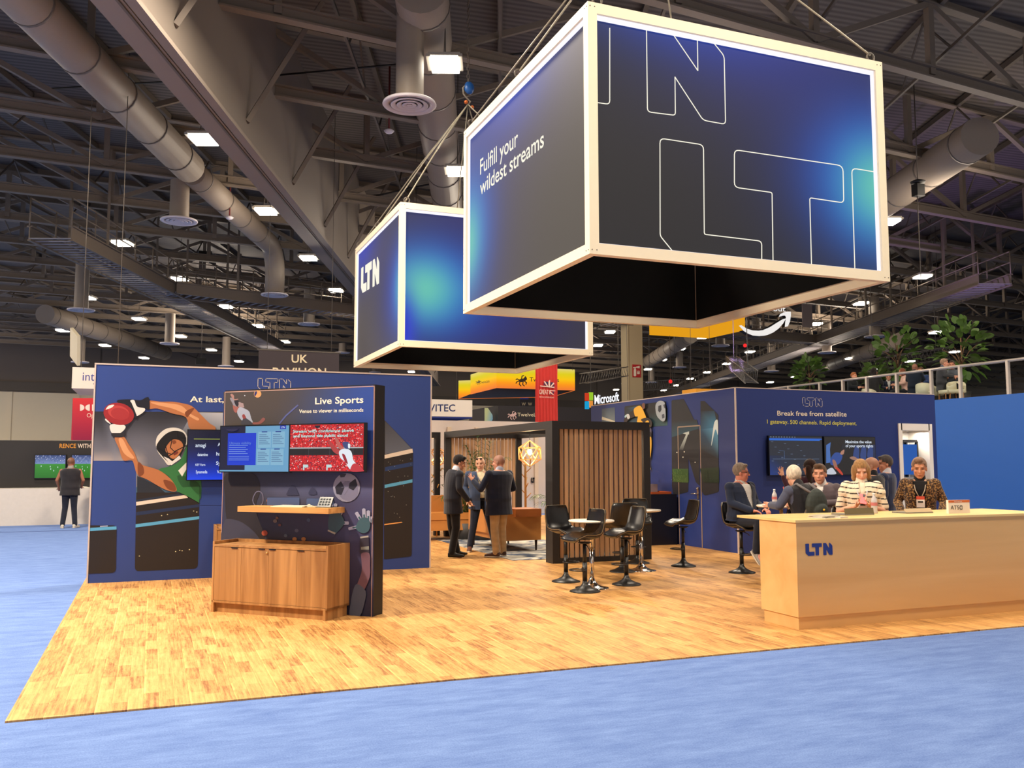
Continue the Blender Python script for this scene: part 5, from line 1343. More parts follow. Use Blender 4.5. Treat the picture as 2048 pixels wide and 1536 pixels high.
# dark cabinet with a tray, boxes and cups by the blue wall
bx = hit(1313, 1091, 2, 0); t = thing('bar_fridge', 'black bar fridge with a glass door beside the blue door', 'fridge', (9.34, 15.77, .012), -PI/2)
z_f = zt_f = 1.0
bmo('fridge_body', B(-.35, .35, -.30, .28, 0, .98), mat('fridge_black', (22, 24, 36), .4), t, bevel=.005, seg=1)
bm = bmesh.new(); box(bm, -.36, -.34, -.32, .28, 0, .97); bmo('door_frame', bm, mat('fridge_frame', (110, 76, 60), .4), t)
bm = bmesh.new()
for k in range(5):
    for j in range(5): lathe(bm, [(0, 0), (.025, 0), (.025, .10), (.01, .14), (0, .14)], 8, Matrix.Translation((-.37, -.24+j*.1, .08+k*.17)))
o = bmo('bottles_inside', bm, mat('pale_bottle', (140, 130, 124), .2), t); o['kind'] = 'stuff'  # bottles share one pale smooth grey
t = thing('serving_tray', 'orange-brown tray on top of the bar fridge', 'tray', (9.32, 15.75, .995), -PI/2)
bm = bmesh.new(); box(bm, -.30, .30, -.26, .2, 0, .012); box(bm, -.30, .30, -.26, -.25, .012, .045); box(bm, -.30, .30, .19, .2, .012, .045); box(bm, -.30, -.29, -.25, .19, .012, .045); box(bm, .29, .30, -.25, .19, .012, .045); bmo('tray_body', bm, mat('copper_tray', (176, 84, 40), .35), t)
p = hit(1311, 990, 0, 9.35); q = (9.35, 17.1)
t = thing('carton', 'grey carton on the back corner of the bar fridge tray', 'box', (9.36, 15.98, 1.008)); bmo('carton_box', B(-.11, .11, -.09, .09, 0, .17), mat('grey_carton', (132, 122, 128), .7), t)
t = thing('cup_stack', 'stack of white paper cups on the grey carton', 'cups', (9.30, 15.98, 1.178))
bm = bmesh.new()
for k in range(8): lathe(bm, [(0, k*.028), (.036, k*.028), (.046, k*.028+.09), (.0, k*.028+.09)], 14)
bmo('cups', bm, mat('paper_cup', (214, 206, 196), .6), t)
# ================================================================== the rest of the show floor
def strip_px(y, x0, y0, x1, y1):
    """corner places on the plane Y = y for two photo points"""
    return hit(x0, y0, 1, y), hit(x1, y1, 1, y)
# pillar with the fire extinguisher sign
YP = 46.0; a, b = strip_px(YP, 1257, 700, 1285, 700)
bm = B(a.x, b.x, YP, YP+.9, 0, ROOF+.2); box(bm, a.x-.06, a.x, YP-.03, YP+.2, 0, ROOF)
struct('column', bm, mat('cream_pillar', (186, 172, 142), .7, var=.03))
PFx = Plane((0, YP, 0), (0, -1, 0)); p, q = PFx.at(1264.5, 729), PFx.at(1281.5, 755)
t = thing('fire_extinguisher_sign', 'red sign with a white fire extinguisher on the cream pillar', 'sign', ((p.x+q.x)/2, YP-.03, q.z)); w, h = q.x-p.x, p.z-q.z
bmo('sign_plate', B(-w/2, w/2, 0, .03, 0, h), mat('sign_red', (176, 30, 38), .5), t)
S = []; F_ = lambda *v: [(1264.5+v[i]*17, 729+v[i+1]*26) for i in range(0, len(v), 2)]
Wp = (236, 226, 214)
S.append((Wp, rounded(F_(.16, .34, .46, .34, .46, .90, .16, .90), [3, 3, 1, 1]))); S.append((Wp, F_(.24, .2, .40, .2, .40, .36, .24, .36))); S.append((Wp, F_(.40, .18, .86, .10, .86, .30, .40, .24)))
S.append((Wp, F_(.08, .22, .26, .18, .26, .24, .12, .32)))
for k in range(3): S.append((Wp, [(1264.5+(x)*17, 729+(y)*26) for x, y in curvy([(.62+k*.1, .50+k*.02), (.70+k*.1, .48), (.64+k*.1, .60), (.72+k*.08, .66), (.60+k*.1, .76), (.56+k*.1, .66)])]))
prints('printed_symbol', PFx.shift(.03), S, t, step=.002)

def hang_wires(t, pts, top):
    bm = bmesh.new()
    for p in pts: tube(bm, [(p[0], p[1], p[2]-.05), (p[0], p[1], top+.3)], .010, 4)
    bmo('wires', bm, M_STEELD, t)
def flat_sign(name, label, y, x0, y0, x1, y1, col, depth=.15, glow=0, cat='sign', wires=True, under=None):
    a, b = strip_px(y, x0, y0, x1, y1); t = thing(name, label, cat, ((a.x+b.x)/2, y, b.z)); w, h = b.x-a.x, a.z-b.z
    m = emit('lit_'+name+str(col), col, glow) if glow else mat('sign_'+str(col), col, .6, var=.02)
    bmo('sign_body', B(-w/2, w/2, 0, depth, 0, h), m, t)
    if wires: hang_wires(t, [(-w*.4, depth/2, h), (w*.4, depth/2, h)], ROOF-b.z)
    elif b.z > .1: bmo('support_post', B(-.08, .08, depth*.3, depth*.3+.1, -b.z, 0), M_STEELD, t)
    return t, Plane((0, y, 0), (0, -1, 0)), w, h
# UK PAVILION
t, P_, w, h = flat_sign('fabric_banner', 'dark hanging banner reading UK PAVILION above the football wall', 30, 518, 699, 677, 790, (62, 52, 56), .03)
M_CRL = mat('cream_letters', (236, 218, 178), .6, var=.01)
letters('lettering', 'UK', P_, 583, 725, 615, 725.5, 16, M_CRL, t, bold=.03); letters('lettering', 'PAVILION', P_, 545, 752, 652, 753, 17, M_CRL, t, bold=.03)
bm = bmesh.new(); tube(bm, [(-w/2-.05, .01, h), (w/2+.05, .01, h)], .03, 6); bmo('banner_pole', bm, M_STEELD, t)
# white VITEC box sign with blue underside
a, b = strip_px(34, 845, 798, 944.5, 834); t = thing('hanging_sign', 'white hanging box sign with navy capitals and a blue underside, above the slatted pod', 'sign', ((a.x+b.x)/2-.4, 34, b.z)); w, h = b.x-a.x+.8, a.z-b.z
bmo('sign_body', B(-w/2, w/2, 0, 3.2, .0, h), mat('white_fabric', (222, 208, 192), .6, var=.02), t); bmo('underside', B(-w/2, w/2, .02, 3.2, -.06, -.001), mat('deep_blue_fabric', (24, 38, 110), .6), t)
hang_wires(t, [(w*.3, .3, h), (-w*.3, .3, h)], ROOF-b.z)
P_ = Plane((0, 34, 0), (0, -1, 0)); letters('lettering', 'VITEC', P_, 857, 822.7, 910.5, 822.7, 14, mat('navy_letters', (24, 36, 88), .5), t, bold=.03)
# yellow TwelveLabs ring, lit
YL = 40.0; a, b = strip_px(YL, 993, 745, 1150, 782); xl = a.x; xr = b.x; ztop, zbot = hit(1100, 737, 1, YL).z, hit(1100, 779.5, 1, YL).z
bl_ = hit(941, 789, 2, zbot); tl_z = ztop
t = thing('hanging_sign', 'glowing yellow to orange hanging sign with a running horse mark', 'sign', (xl, YL, zbot)); h = ztop-zbot
vsd = [(bl_.x-xl, bl_.y-YL), (0, 0), (xr-xl, 0), (xr-xl+.8, 4.5), (bl_.x-xl+.5, bl_.y-YL+3.5)]
YLW = [(226, 208, 120), (222, 204, 24), (250, 196, 6), (252, 150, 20), (238, 120, 50)]
for i in range(4):
    p, q = vsd[i], vsd[i+1]; me = bpy.data.meshes.new('lit_face'); V = []; C_ = []
    N_ = 16
    for k in range(N_+1):
        v = k/N_; g = (1-v)*4; j = min(3, int(g)); c = mixc(YLW[j], YLW[j+1], g-j)
        V += [(p[0], p[1], h*v), (q[0], q[1], h*v)]; C_ += [*lin(c), 1, *lin(c), 1]
    me.from_pydata(V, [], [(2*k, 2*k+1, 2*k+3, 2*k+2) for k in range(N_)]); a_ = me.color_attributes.new('Col', 'FLOAT_COLOR', 'POINT'); a_.data.foreach_set('color', C_)
    link('lit_face', me, M_LBOX, t)
bm = bmesh.new(); f_ = bm.faces.new([bm.verts.new((*p, .02)) for p in vsd]); bmo('underside', bm, mat('pale_underside', (170, 158, 146), .8), t)
hang_wires(t, [(1, 0, h), (4.0, 0, h)], ROOF-zbot)
P_ = Plane((0, YL, 0), (0, -1, 0)); MK = mat('dark_letters', (34, 30, 26), .6)
letters('lettering', 'TwelveLabs', P_, 1059, 763, 1118, 764, 8.5, MK, t, bold=.01)
def horse(P_, x, y, s, c, t, m=None):
    S = []; k = lambda *v: [(x+v[i]*s, y+v[i+1]*s) for i in range(0, len(v), 2)]
    S.append((c, [(x+a*s, y+b*s) for a, b in curvy([(.25, .45), (.45, .35), (.7, .3), (.85, .1), (1, .35), (.9, .5), (.7, .6), (.5, .65), (.3, .62)])]))
    for ln in (k(.3, .55, .1, .6, 0, .75), k(.35, .6, .3, .85, .45, 1.0), k(.65, .6, .6, .85, .75, 1.0), k(.75, .55, .95, .7, .9, .85), k(.25, .45, .1, .35, 0, .42), k(.5, .35, .55, .1, .7, .05)):
        for q in stroke(ln, s*.09): S.append((c, q))
    prints('horse_mark', P_.shift(.01), S, t, m, step=.0005)
horse(P_, 1032, 750, 22, (60, 44, 26), t)
d_ = Vector((vsd[0][0], vsd[0][1], 0)); n_ = Vector((d_.y, -d_.x, 0)); Ps = Plane((xl, YL, 0), n_)
letters('lettering', 'TwelveLabs', Ps, 961, 767.5, 979, 764.5, 5, MK, t, bold=.01); horse(Ps, 952, 760, 9, (40, 32, 20), t)
# black TwelveLabs fascia below it
YT = 38.0; a, b = strip_px(YT, 996, 811, 1100, 850); xl = a.x; zt_, zb_ = a.z, b.z-1.4
t = thing('booth_fascia', 'black booth fascia with a pale horse mark and a pastel end panel', 'exhibition booth', (xl, YT, 0))
bm = bmesh.new(); box(bm, 0, 8.0, 0, 4, zb_-2.0, zt_); bmo('fascia', bm, mat('charcoal_fascia', (44, 38, 38), .6), t); bmo('booth_wall', B(0.2, 8, .2, 4, 0, zb_-2.0), mat('charcoal_fascia', (44, 38, 38)), t)
P_ = Plane((0, YT, 0), (0, -1, 0)); letters('lettering', 'TwelveLabs', P_, 1035, 832.5, 1086, 833, 7, M_CRL, t, bold=.01); horse(P_, 1016, 822, 17, (220, 180, 170), t)
e = [hit(x, y, 1, YT+.5) for x, y in rounded([(969, 818), (974, 816), (985, 830), (985, 838), (980, 850), (970, 856)], .5)]
PT = Plane((0, YT+.5, 0), (0, -1, 0))
prints('pastel_panel', PT, [([(200, 206, 150), (200, 206, 150), (150, 196, 206), (120, 180, 214), (150, 190, 200), (190, 204, 160)], [(969, 816), (976, 816), (985, 830), (985.5, 838), (980, 852), (969, 857)])], t)
# GREAT banner: rippled red cloth
YG = 27.5; a, b = strip_px(YG, 1070.5, 735, 1115.5, 846); wG = b.x-a.x
t = thing('fabric_banner', 'red hanging cloth banner with a union flag mark reading GREAT', 'banner', ((a.x+b.x)/2, YG, b.z-.4)); hG = a.z-b.z+.6
bm = bmesh.new(); nx, nz = 40, 12; V = [[bm.verts.new((-wG/2+wG*i/nx, .02*math.sin(i*1.1)+.012*math.sin(i*2.3+j*.5), hG*j/nz)) for i in range(nx+1)] for j in range(nz+1)]
for j in range(nz):
    for i in range(nx): bm.faces.new((V[j][i], V[j][i+1], V[j+1][i+1], V[j+1][i])).smooth = True
bmo('cloth', bm, mat('red_cloth', (206, 54, 48), .7, var=.04), t)
PG = Plane((0, YG-.04, 0), (0, -1, 0)); CW_ = mat('cloth_white', (236, 214, 196), .7)
letters('lettering', 'GREAT', PG, 1078.5, 788, 1097, 789, 9, CW_, t, bold=.01); letters('lettering', 'BRITAIN & NORTHERN IRELAND', PG, 1079, 795, 1108, 796.5, 2.6, CW_, t, bold=.0)
S = []; WH, NV = (236, 214, 200), (50, 48, 84)
def tri(*v): return [(930+v[i]/8.9, 730+v[i+1]/8.9) for i in range(0, len(v), 2)]
S.append((WH, tri(1335, 365, 1590, 390, 1592, 408, 1340, 380))); S.append((WH, tri(1486, 290, 1512, 262, 1512, 405, 1486, 395)))
for q in (tri(1400, 290, 1425, 292, 1480, 380, 1455, 378), tri(1575, 310, 1590, 330, 1520, 400, 1505, 396), tri(1500, 452, 1585, 535, 1560, 530, 1500, 480)): S.append((WH, q))
for q in (tri(1425, 292, 1475, 300, 1480, 365), tri(1525, 305, 1570, 312, 1520, 375), tri(1400, 310, 1400, 350, 1440, 376), tri(1592, 345, 1590, 380, 1545, 385), tri(1505, 490, 1505, 522, 1545, 528), tri(1540, 470, 1582, 475, 1582, 515)): S.append((NV, q))
S.append((WH, tri(1500, 448, 1605, 455, 1605, 468, 1500, 462))); S.append((WH, tri(1500, 448, 1512, 448, 1512, 522, 1500, 520)))
prints('flag_mark', PG.shift(.01), S, t, step=.001)
bm = bmesh.new(); tube(bm, [(-wG/2-.05, 0, hG), (wG/2+.05, 0, hG)], .04, 8); bmo('banner_pole', bm, M_STEELD, t)
hang_wires(t, [(-wG*.4, 0, hG), (wG*.4, 0, hG)], ROOF-b.z+.4)
# small distant signs
t, P_, w, h = flat_sign('fabric_banner', 'small dark hanging banner with two letters W', 60, 1040, 793, 1068, 820, (44, 40, 46), .03); letters('lettering', 'W', P_, 1043.5, 811, 1051.5, 811, 6, M_CRL, t); letters('lettering', 'W', P_, 1056, 811, 1064, 811, 6, M_CRL, t)
bmo('blue_header', B(-w/2, w*.1, -.02, 0, h*.8, h), mat('royal_blue', (36, 56, 160), .5), t)
flat_sign('poster_panel', 'orange square sign above the slatted pod', 44, 950, 842, 963, 866, (240, 140, 20), .2, wires=False)
flat_sign('poster_panel', 'grey lit poster beside the orange square sign', 45, 927, 845, 949, 866, (104, 106, 110), .2, wires=False)
flat_sign('poster_panel', 'flat red-orange canopy sign low behind the pod', 42, 870, 857, 921, 872, (214, 76, 40), 2.0, wires=False)
flat_sign('poster_panel', 'brown door-shaped panel under the white box sign with navy capitals', 60, 871, 826, 891, 876, (120, 86, 62), .2, wires=False)
flat_sign('poster_panel', 'small navy sign right of the red banner', 50, 1113, 824, 1122, 840, (40, 50, 110), .2)
# left: Inte... sign, red Dolby panel, black booth
t, P_, w, h = flat_sign('hanging_sign', 'white hanging box sign starting with inte, cut by the football wall', 24, 145, 734, 240, 779, (206, 196, 186), 2.4)
letters('lettering', 'intellian', P_, 165, 761, 236, 762.5, 17, mat('indigo_letters', (52, 56, 128), .5), t, bold=.0); letters('lettering', 's', P_, 186, 769, 189.5, 769, 4, mat('indigo_letters', (52, 56, 128)), t)
ps = [CAM+ray(*p)*d for p, d in (((146.5, 655), 30), ((161, 672), 29), ((160.5, 731), 29), ((146, 712), 30))]
c = ps[3].copy(); t = thing('hanging_sign', 'narrow white hanging poster panel seen at a slant, far left', 'sign', tuple(c))
bm = bmesh.new(); q0, q1, q2, q3 = [p-c for p in ps]; off_ = Vector((-.1, .1, 0)); f1 = [bm.verts.new(v) for v in (q0, q1, q2, q3)]; f2_ = [bm.verts.new(v+off_) for v in (q0, q1, q2, q3)]
bm.faces.new(f1); bm.faces.new(f2_[::-1])
for i in range(4): bm.faces.new((f1[i], f1[(i+1) % 4], f2_[(i+1) % 4], f2_[i]))
bmo('poster_board', bm, mat('poster_cream', (196, 184, 160), .7), t)
Pn = Plane(tuple(ps[0]), (ps[1]-ps[0]).cross(ps[3]-ps[0])); bm = bmesh.new()
S = [((60, 50, 48), [(x, y), (x+2, y+2), (x+2, y+4.5), (x, y+2.5)]) for x in (149, 153, 157) for y in (672, 679, 686, 694)]
prints('printed_icons', Pn.shift(.01), S, t)
t, P_, w, h = flat_sign('booth_wall_panel', 'tall red gradient panel with white half-round letters, left of the football wall', 30, 145.5, 796, 235, 881, (178, 30, 62), .2, cat='display panel', wires=False)
prints('red_gradient', P_, [([(214, 40, 50), (214, 40, 50), (150, 24, 70), (150, 24, 70)], [(145.7, 796.2), (232, 796.2), (232, 880.5), (145.2, 880.5)]), ((236, 220, 214), [(160, 809)]+[(160+9*math.sin(a), 815.2-6.5*math.cos(a)) for a in np.linspace(0, PI, 10)]), ((236, 220, 214), [(179.5, 809)]+[(179.5-9*math.sin(a), 815.2-6.5*math.cos(a)) for a in np.linspace(0, PI, 10)]), ((236, 220, 214), [(184, 809), (187, 809), (187, 821.5), (184, 821.5)])], t)
letters('lettering', 'Optiview', P_, 173.5, 834.5, 216, 835, 8, CW_, t, bold=0)
t = thing('booth_wall_panel', 'black booth wall reading RENCE WITH above football screens', 'display panel', (-3.9, 27.5, 0)); P_ = Plane((0, 27.5, 0), (0, -1, 0))
zt_ = P_.at(150, 881.5).z
bmo('wall_body', B(-6, 3.0, 0, .3, 0, zt_), mat('black_booth_wall', (34, 30, 30), .5), t); bmo('counter_base', B(-6, 3.0, -.9, 0, 0, .95), mat('white_booth_counter', (206, 198, 190), .5), t)
letters('lettering', 'RENCE', P_, 119, 896, 152, 896, 8.5, mat('amber_letters', (226, 150, 50), .5), t, bold=.02); letters('lettering', 'WITH', P_, 155.3, 896, 181, 896, 8.5, CW_, t, bold=.02)
for (x0, x1) in ((70, 131.5), (143, 186)):
    a, b = P_.at(x0, 909), P_.at(x1, 957); t = thing('monitor', 'wall screen showing a green football pitch, %s' % ('behind the man in the vest' if x0 > 100 else 'at the left edge'), 'screen', ((a.x+b.x)/2, 27.42, b.z)); w, h = b.x-a.x, a.z-b.z
    bmo('housing', B(-w/2, w/2, 0, .08, 0, h), M_BEZEL, t)
    S = []; g = lambda u, v: Vector((a.x+.02+u*(w-.04), 27.42, a.z-.02-v*(h-.04)))
    S.append(([(40, 60, 110), (40, 60, 110), (120, 140, 190), (120, 140, 190)], [g(0, 0), g(1, 0), g(1, .38), g(0, .38)])); S.append(([(50, 140, 40), (50, 140, 40), (28, 110, 24), (28, 110, 24)], [g(0, .38), g(1, .38), g(1, 1), g(0, 1)]))
    for k in range(90):
        u, v = random.random()*.97, random.random()*.33; S.append((random.choice([(150, 160, 200), (60, 70, 130), (200, 200, 220), (90, 110, 170)]), [g(u, v), g(u+.02, v), g(u+.02, v+.03), g(u, v+.03)]))
    for (u, v) in ((.2, .45), (.5, .47), (.52, .58), (.75, .5), (.62, .65)): S.append(((220, 235, 240), [g(u, v), g(u+.02, v), g(u+.02, v+.06), g(u, v+.06)]))
    prints('screen_image', Plane((0, 27.42, 0), (0, -1, 0)), S, t, M_SCREEN, step=.0005)
t = thing('stool', 'white swivel stool on a chrome foot behind the man in the vest', 'bar stool', tuple(gnd(160, 1046)))
bm = bmesh.new(); lathe(bm, [(0, 0), (.2, 0), (.19, .02), (.05, .05), (.03, .08), (0, .08)], 20); tube(bm, [(0, 0, .05), (0, 0, .72)], .03, 10); bmo('chrome_foot', bm, M_CHROME, t)
bm = bmesh.new(); ball(bm, (0, 0, .78), .22, 1.1, 1, .3); ball(bm, (.05, .1, .86), .2, 1, .6, .6); bmo('white_seat', bm, mat('white_vinyl', (216, 208, 196), .4), t)
# Microsoft sign behind the blue room
YM = 33.0; P_ = Plane((0, YM, 0), (0, -1, 0)); o_ = P_.at(1170, 820)
t = thing('hanging_sign', 'glowing sign of four coloured squares beside white letters, left of the cream pillar', 'sign', tuple(o_))
def sq(x0, y0, x1, y1, c, nm):
    a, b = P_.at(x0, y0), P_.at(x1, y1); o = bmo('coloured_square', B(a.x-o_.x, b.x-o_.x, -.02, .1, b.z-o_.z, a.z-o_.z), emit(nm, c, 1.0), t); o['label'] = nm.replace('_', ' ')
sq(1171.5, 786, 1178, 801.5, (200, 62, 36), 'red_glowing_square'); sq(1178.8, 784.5, 1186, 800.5, (150, 196, 50), 'green_glowing_square'); sq(1171.5, 802.5, 1178, 818, (30, 156, 206), 'blue_glowing_square'); sq(1178.8, 801.5, 1185.5, 815, (222, 142, 60), 'orange_glowing_square')
letters('lettering', 'Microsoft', P_, 1189, 808.5, 1238, 801.5, 18, emit('white_glow_letters', (240, 244, 255), 1.6), t, bold=.03)
hang_wires(t, [(.3, .05, .3), (2.0, .05, .5)], ROOF-o_.z)
# amber box sign and curved white arrow above the room
YA = 38.0; P_ = Plane((0, YA, 0), (0, -1, 0)); o_ = P_.at(1440, 656)
t = thing('hanging_sign', 'amber hanging box sign half hidden by the bottom edge of the big cube', 'sign', tuple(o_)); a, b = P_.at(1370, 600), P_.at(1495, 655.5)
bmo('sign_body', B(a.x-o_.x, b.x-o_.x, .2, 3.5, 0, a.z-o_.z), emit('amber_glow', (238, 164, 30), .9), t)
hang_wires(t, [(-.5, 1, 1)], ROOF-o_.z)
t = thing('hanging_sign', 'glowing white curved arrow shaped like a smile under the big cube', 'sign', tuple(P_.at(1530, 640))); o_ = P_.at(1530, 640)
def ca(*p): return [(1400+p[i]/8.533, 580+p[i+1]/8.533) for i in range(0, len(p), 2)]
def slab(name, pts, m, d=.25, y=0):
    bm = bmesh.new(); f = bm.faces.new([bm.verts.new(P_.at(*p)-o_+Vector((0, y, 0))) for p in pts]); g = bmesh.ops.extrude_face_region(bm, geom=[f]); bmesh.ops.translate(bm, vec=(0, d, 0), verts=[v for v in g['geom'] if isinstance(v, bmesh.types.BMVert)])
    bmesh.ops.triangulate(bm, faces=[f_ for f_ in bm.faces if len(f_.verts) > 4]); return bmo(name, bm, m, t)
sm1 = ca(705, 600, 800, 660, 900, 690, 1000, 695, 1110, 680, 1240, 625, 1360, 550, 1468, 485, 1420, 570, 1340, 660, 1250, 725, 1150, 768, 1060, 775, 950, 765, 860, 728, 770, 670)
sm2 = ca(1395, 445, 1420, 400, 1480, 370, 1550, 370, 1553, 430, 1535, 540, 1500, 620, 1508, 540, 1520, 450, 1505, 425, 1450, 425)
MWG = emit('white_glow', (240, 236, 232), 1.0)
slab('curved_arrow', sm1, MWG); slab('arrow_head', sm2, MWG); 
slab('dark_backing', [(x+1.5, y-2 if i < 8 else y+1) for i, (x, y) in enumerate(sm1)], BLACK, .3, .26); slab('dark_backing', [(x+1.5, y) for x, y in sm2], BLACK, .3, .26)
letters('lettering', 'out', P_, 1546, 622, 1571, 623, 10, MWG, t)
hang_wires(t, [(-1, .3, .4), (1.2, .3, .6)], ROOF-o_.z)
t, P_, w, h = flat_sign('poster_panel', 'orange flat box resting above the top edge of the blue room', 30, 1392, 777, 1440, 786, (222, 150, 40), 1.0)
# lighting trusses hung far away
def lighting_truss(p, q, s, label, n=16):
    t = thing('lighting_truss', label, 'truss', tuple(p)); d = q-p; u = d.normalized(); sd = Vector((u.y, -u.x, 0)).normalized(); Z = Vector((0, 0, 1)); bm = bmesh.new()
    cs_ = [sd*s/2+Z*s/2, sd*s/2-Z*s/2, -sd*s/2-Z*s/2, -sd*s/2+Z*s/2]
    for c in cs_: tube(bm, [c, c+d], .026, 5)
    for k in range(n):
        for a, b in ((0, 1), (1, 2), (2, 3), (3, 0)): tube(bm, [cs_[a]+d*(k/n), cs_[b]+d*((k+1)/n)], .013, 4)
    for k in (.15, .85): tube(bm, [d*k+Z*s/2, d*k+Z*(ROOF-p.z)], .02, 4)
    bmo('truss_frame', bm, mat('truss_aluminium', (112, 108, 104), .4), t); return t
lighting_truss(CAM+ray(1168, 757)*46, CAM+ray(1248, 743)*50, .5, 'aluminium lighting truss left of the cream pillar')
lighting_truss(CAM+ray(1463, 722)*46, CAM+ray(1503, 754)*36, .5, 'slanting lighting truss above the corner of the blue room')
lighting_truss(CAM+ray(1288, 772)*60, CAM+ray(1360, 768)*62, .6, 'distant lighting truss right of the cream pillar')
lighting_truss(CAM+ray(1720, 735)*48, CAM+ray(1900, 706)*46, .6, 'lighting truss behind the balcony trees', 24)
# ================================================================== people
def grown(name, bm, voxel, m, parent, smooth=3, color=None, keep=None, space=None):
    """fuse overlapping shapes into one continuous skin; color(co) and keep(co) get coordinates in 'space'"""
    me = bpy.data.meshes.new('tmp'); bmesh.ops.recalc_face_normals(bm, faces=bm.faces); bm.to_mesh(me); bm.free()
    o = bpy.data.objects.new('tmp', me); COL.objects.link(o)
    r = o.modifiers.new('r', 'REMESH'); r.mode = 'VOXEL'; r.voxel_size = voxel; r.adaptivity = 0
    if smooth:
        s = o.modifiers.new('s', 'SMOOTH'); s.factor = .5; s.iterations = smooth
    dg = bpy.context.evaluated_depsgraph_get(); out = bpy.data.meshes.new_from_object(o.evaluated_get(dg))
    bpy.data.objects.remove(o); bpy.data.meshes.remove(me); out.name = name
    inv = space.inverted() if space is not None else Matrix.Identity(4)
    if keep is not None:
        b2 = bmesh.new(); b2.from_mesh(out); dead = [v for v in b2.verts if not keep(inv @ v.co)]
        bmesh.ops.delete(b2, geom=dead, context='VERTS'); b2.to_mesh(out); b2.free()
    out.polygons.foreach_set('use_smooth', [True]*len(out.polygons))
    if color is not None:
        a = out.color_attributes.new('Col', 'FLOAT_COLOR', 'POINT'); n = len(out.vertices); co = np.empty(n*3); out.vertices.foreach_get('co', co); co = co.reshape(-1, 3)
        Mi = np.array(inv); co = co @ Mi[:3, :3].T + Mi[:3, 3]
        a.data.foreach_set('color', color(co).astype(np.float32).ravel())
    return link(name, out, m, parent)
M_SKIN = attr_mat('skin_paint', .5, spec=.35); M_CLOTH = attr_mat('dyed_cloth', .85, spec=.15, sheen=.2)
def limb(bm, a, b, ra, rb, n=12):
    a, b = Vector(a), Vector(b); tube(bm, [a, (a+b)/2, b], [ra, (ra+rb)/2, rb], n); ball(bm, a, ra, seg=n); ball(bm, b, rb, seg=n)
def hand(bm, w, d, nrm, curl=.5, side=1, s=1.0, spread=1.0):
    """w wrist, d pointing direction, nrm palm normal, side +1/-1 puts the thumb"""
    w, d, nrm = Vector(w), Vector(d).normalized(), Vector(nrm); nrm = (nrm-d*nrm.dot(d)).normalized(); lat = d.cross(nrm)*side
    Rm = Matrix((lat, d, nrm)).transposed()
    ball(bm, w+d*.05*s, .04*s, 1.0, 1.15, .45, 12, Rm); limb(bm, w-d*.02, w+d*.02*s, .026*s, .026*s, 10)
    for k, (o_, L_) in enumerate(((-.030, .062), (-.010, .078), (.011, .082), (.031, .074))):
        p = w+d*.085*s+lat*o_*s; dd = (d+lat*o_*4*spread).normalized(); a = curl*.9
        q = p+(dd*math.cos(a)+nrm*math.sin(a))*L_*.45*s; a2 = curl*1.9; r = q+(dd*math.cos(a2)+nrm*math.sin(a2))*L_*.55*s
        limb(bm, p-dd*.012, q, .0098*s, .0088*s, 8); limb(bm, q, r, .0088*s, .0072*s, 8)
    p = w+d*.025*s+lat*.030*s; q = p+(lat*.8+d*.6+nrm*.3).normalized()*.038*s; r = q+(lat*.35+d*.9+nrm*.35*curl*2).normalized()*.032*s
    limb(bm, p, q, .0125*s, .011*s, 8); limb(bm, q, r, .011*s, .009*s, 8)
RINGS = [(0, .160, .105, .0), (.10, .168, .112, .0), (.22, .156, .108, .0), (.40, .155, .108, .005), (.58, .172, .118, .01), (.74, .186, .118, .008), (.86, .182, .105, .0), (.93, .138, .088, -.004), (.975, .092, .074, -.006), (1.0, .066, .064, 0)]
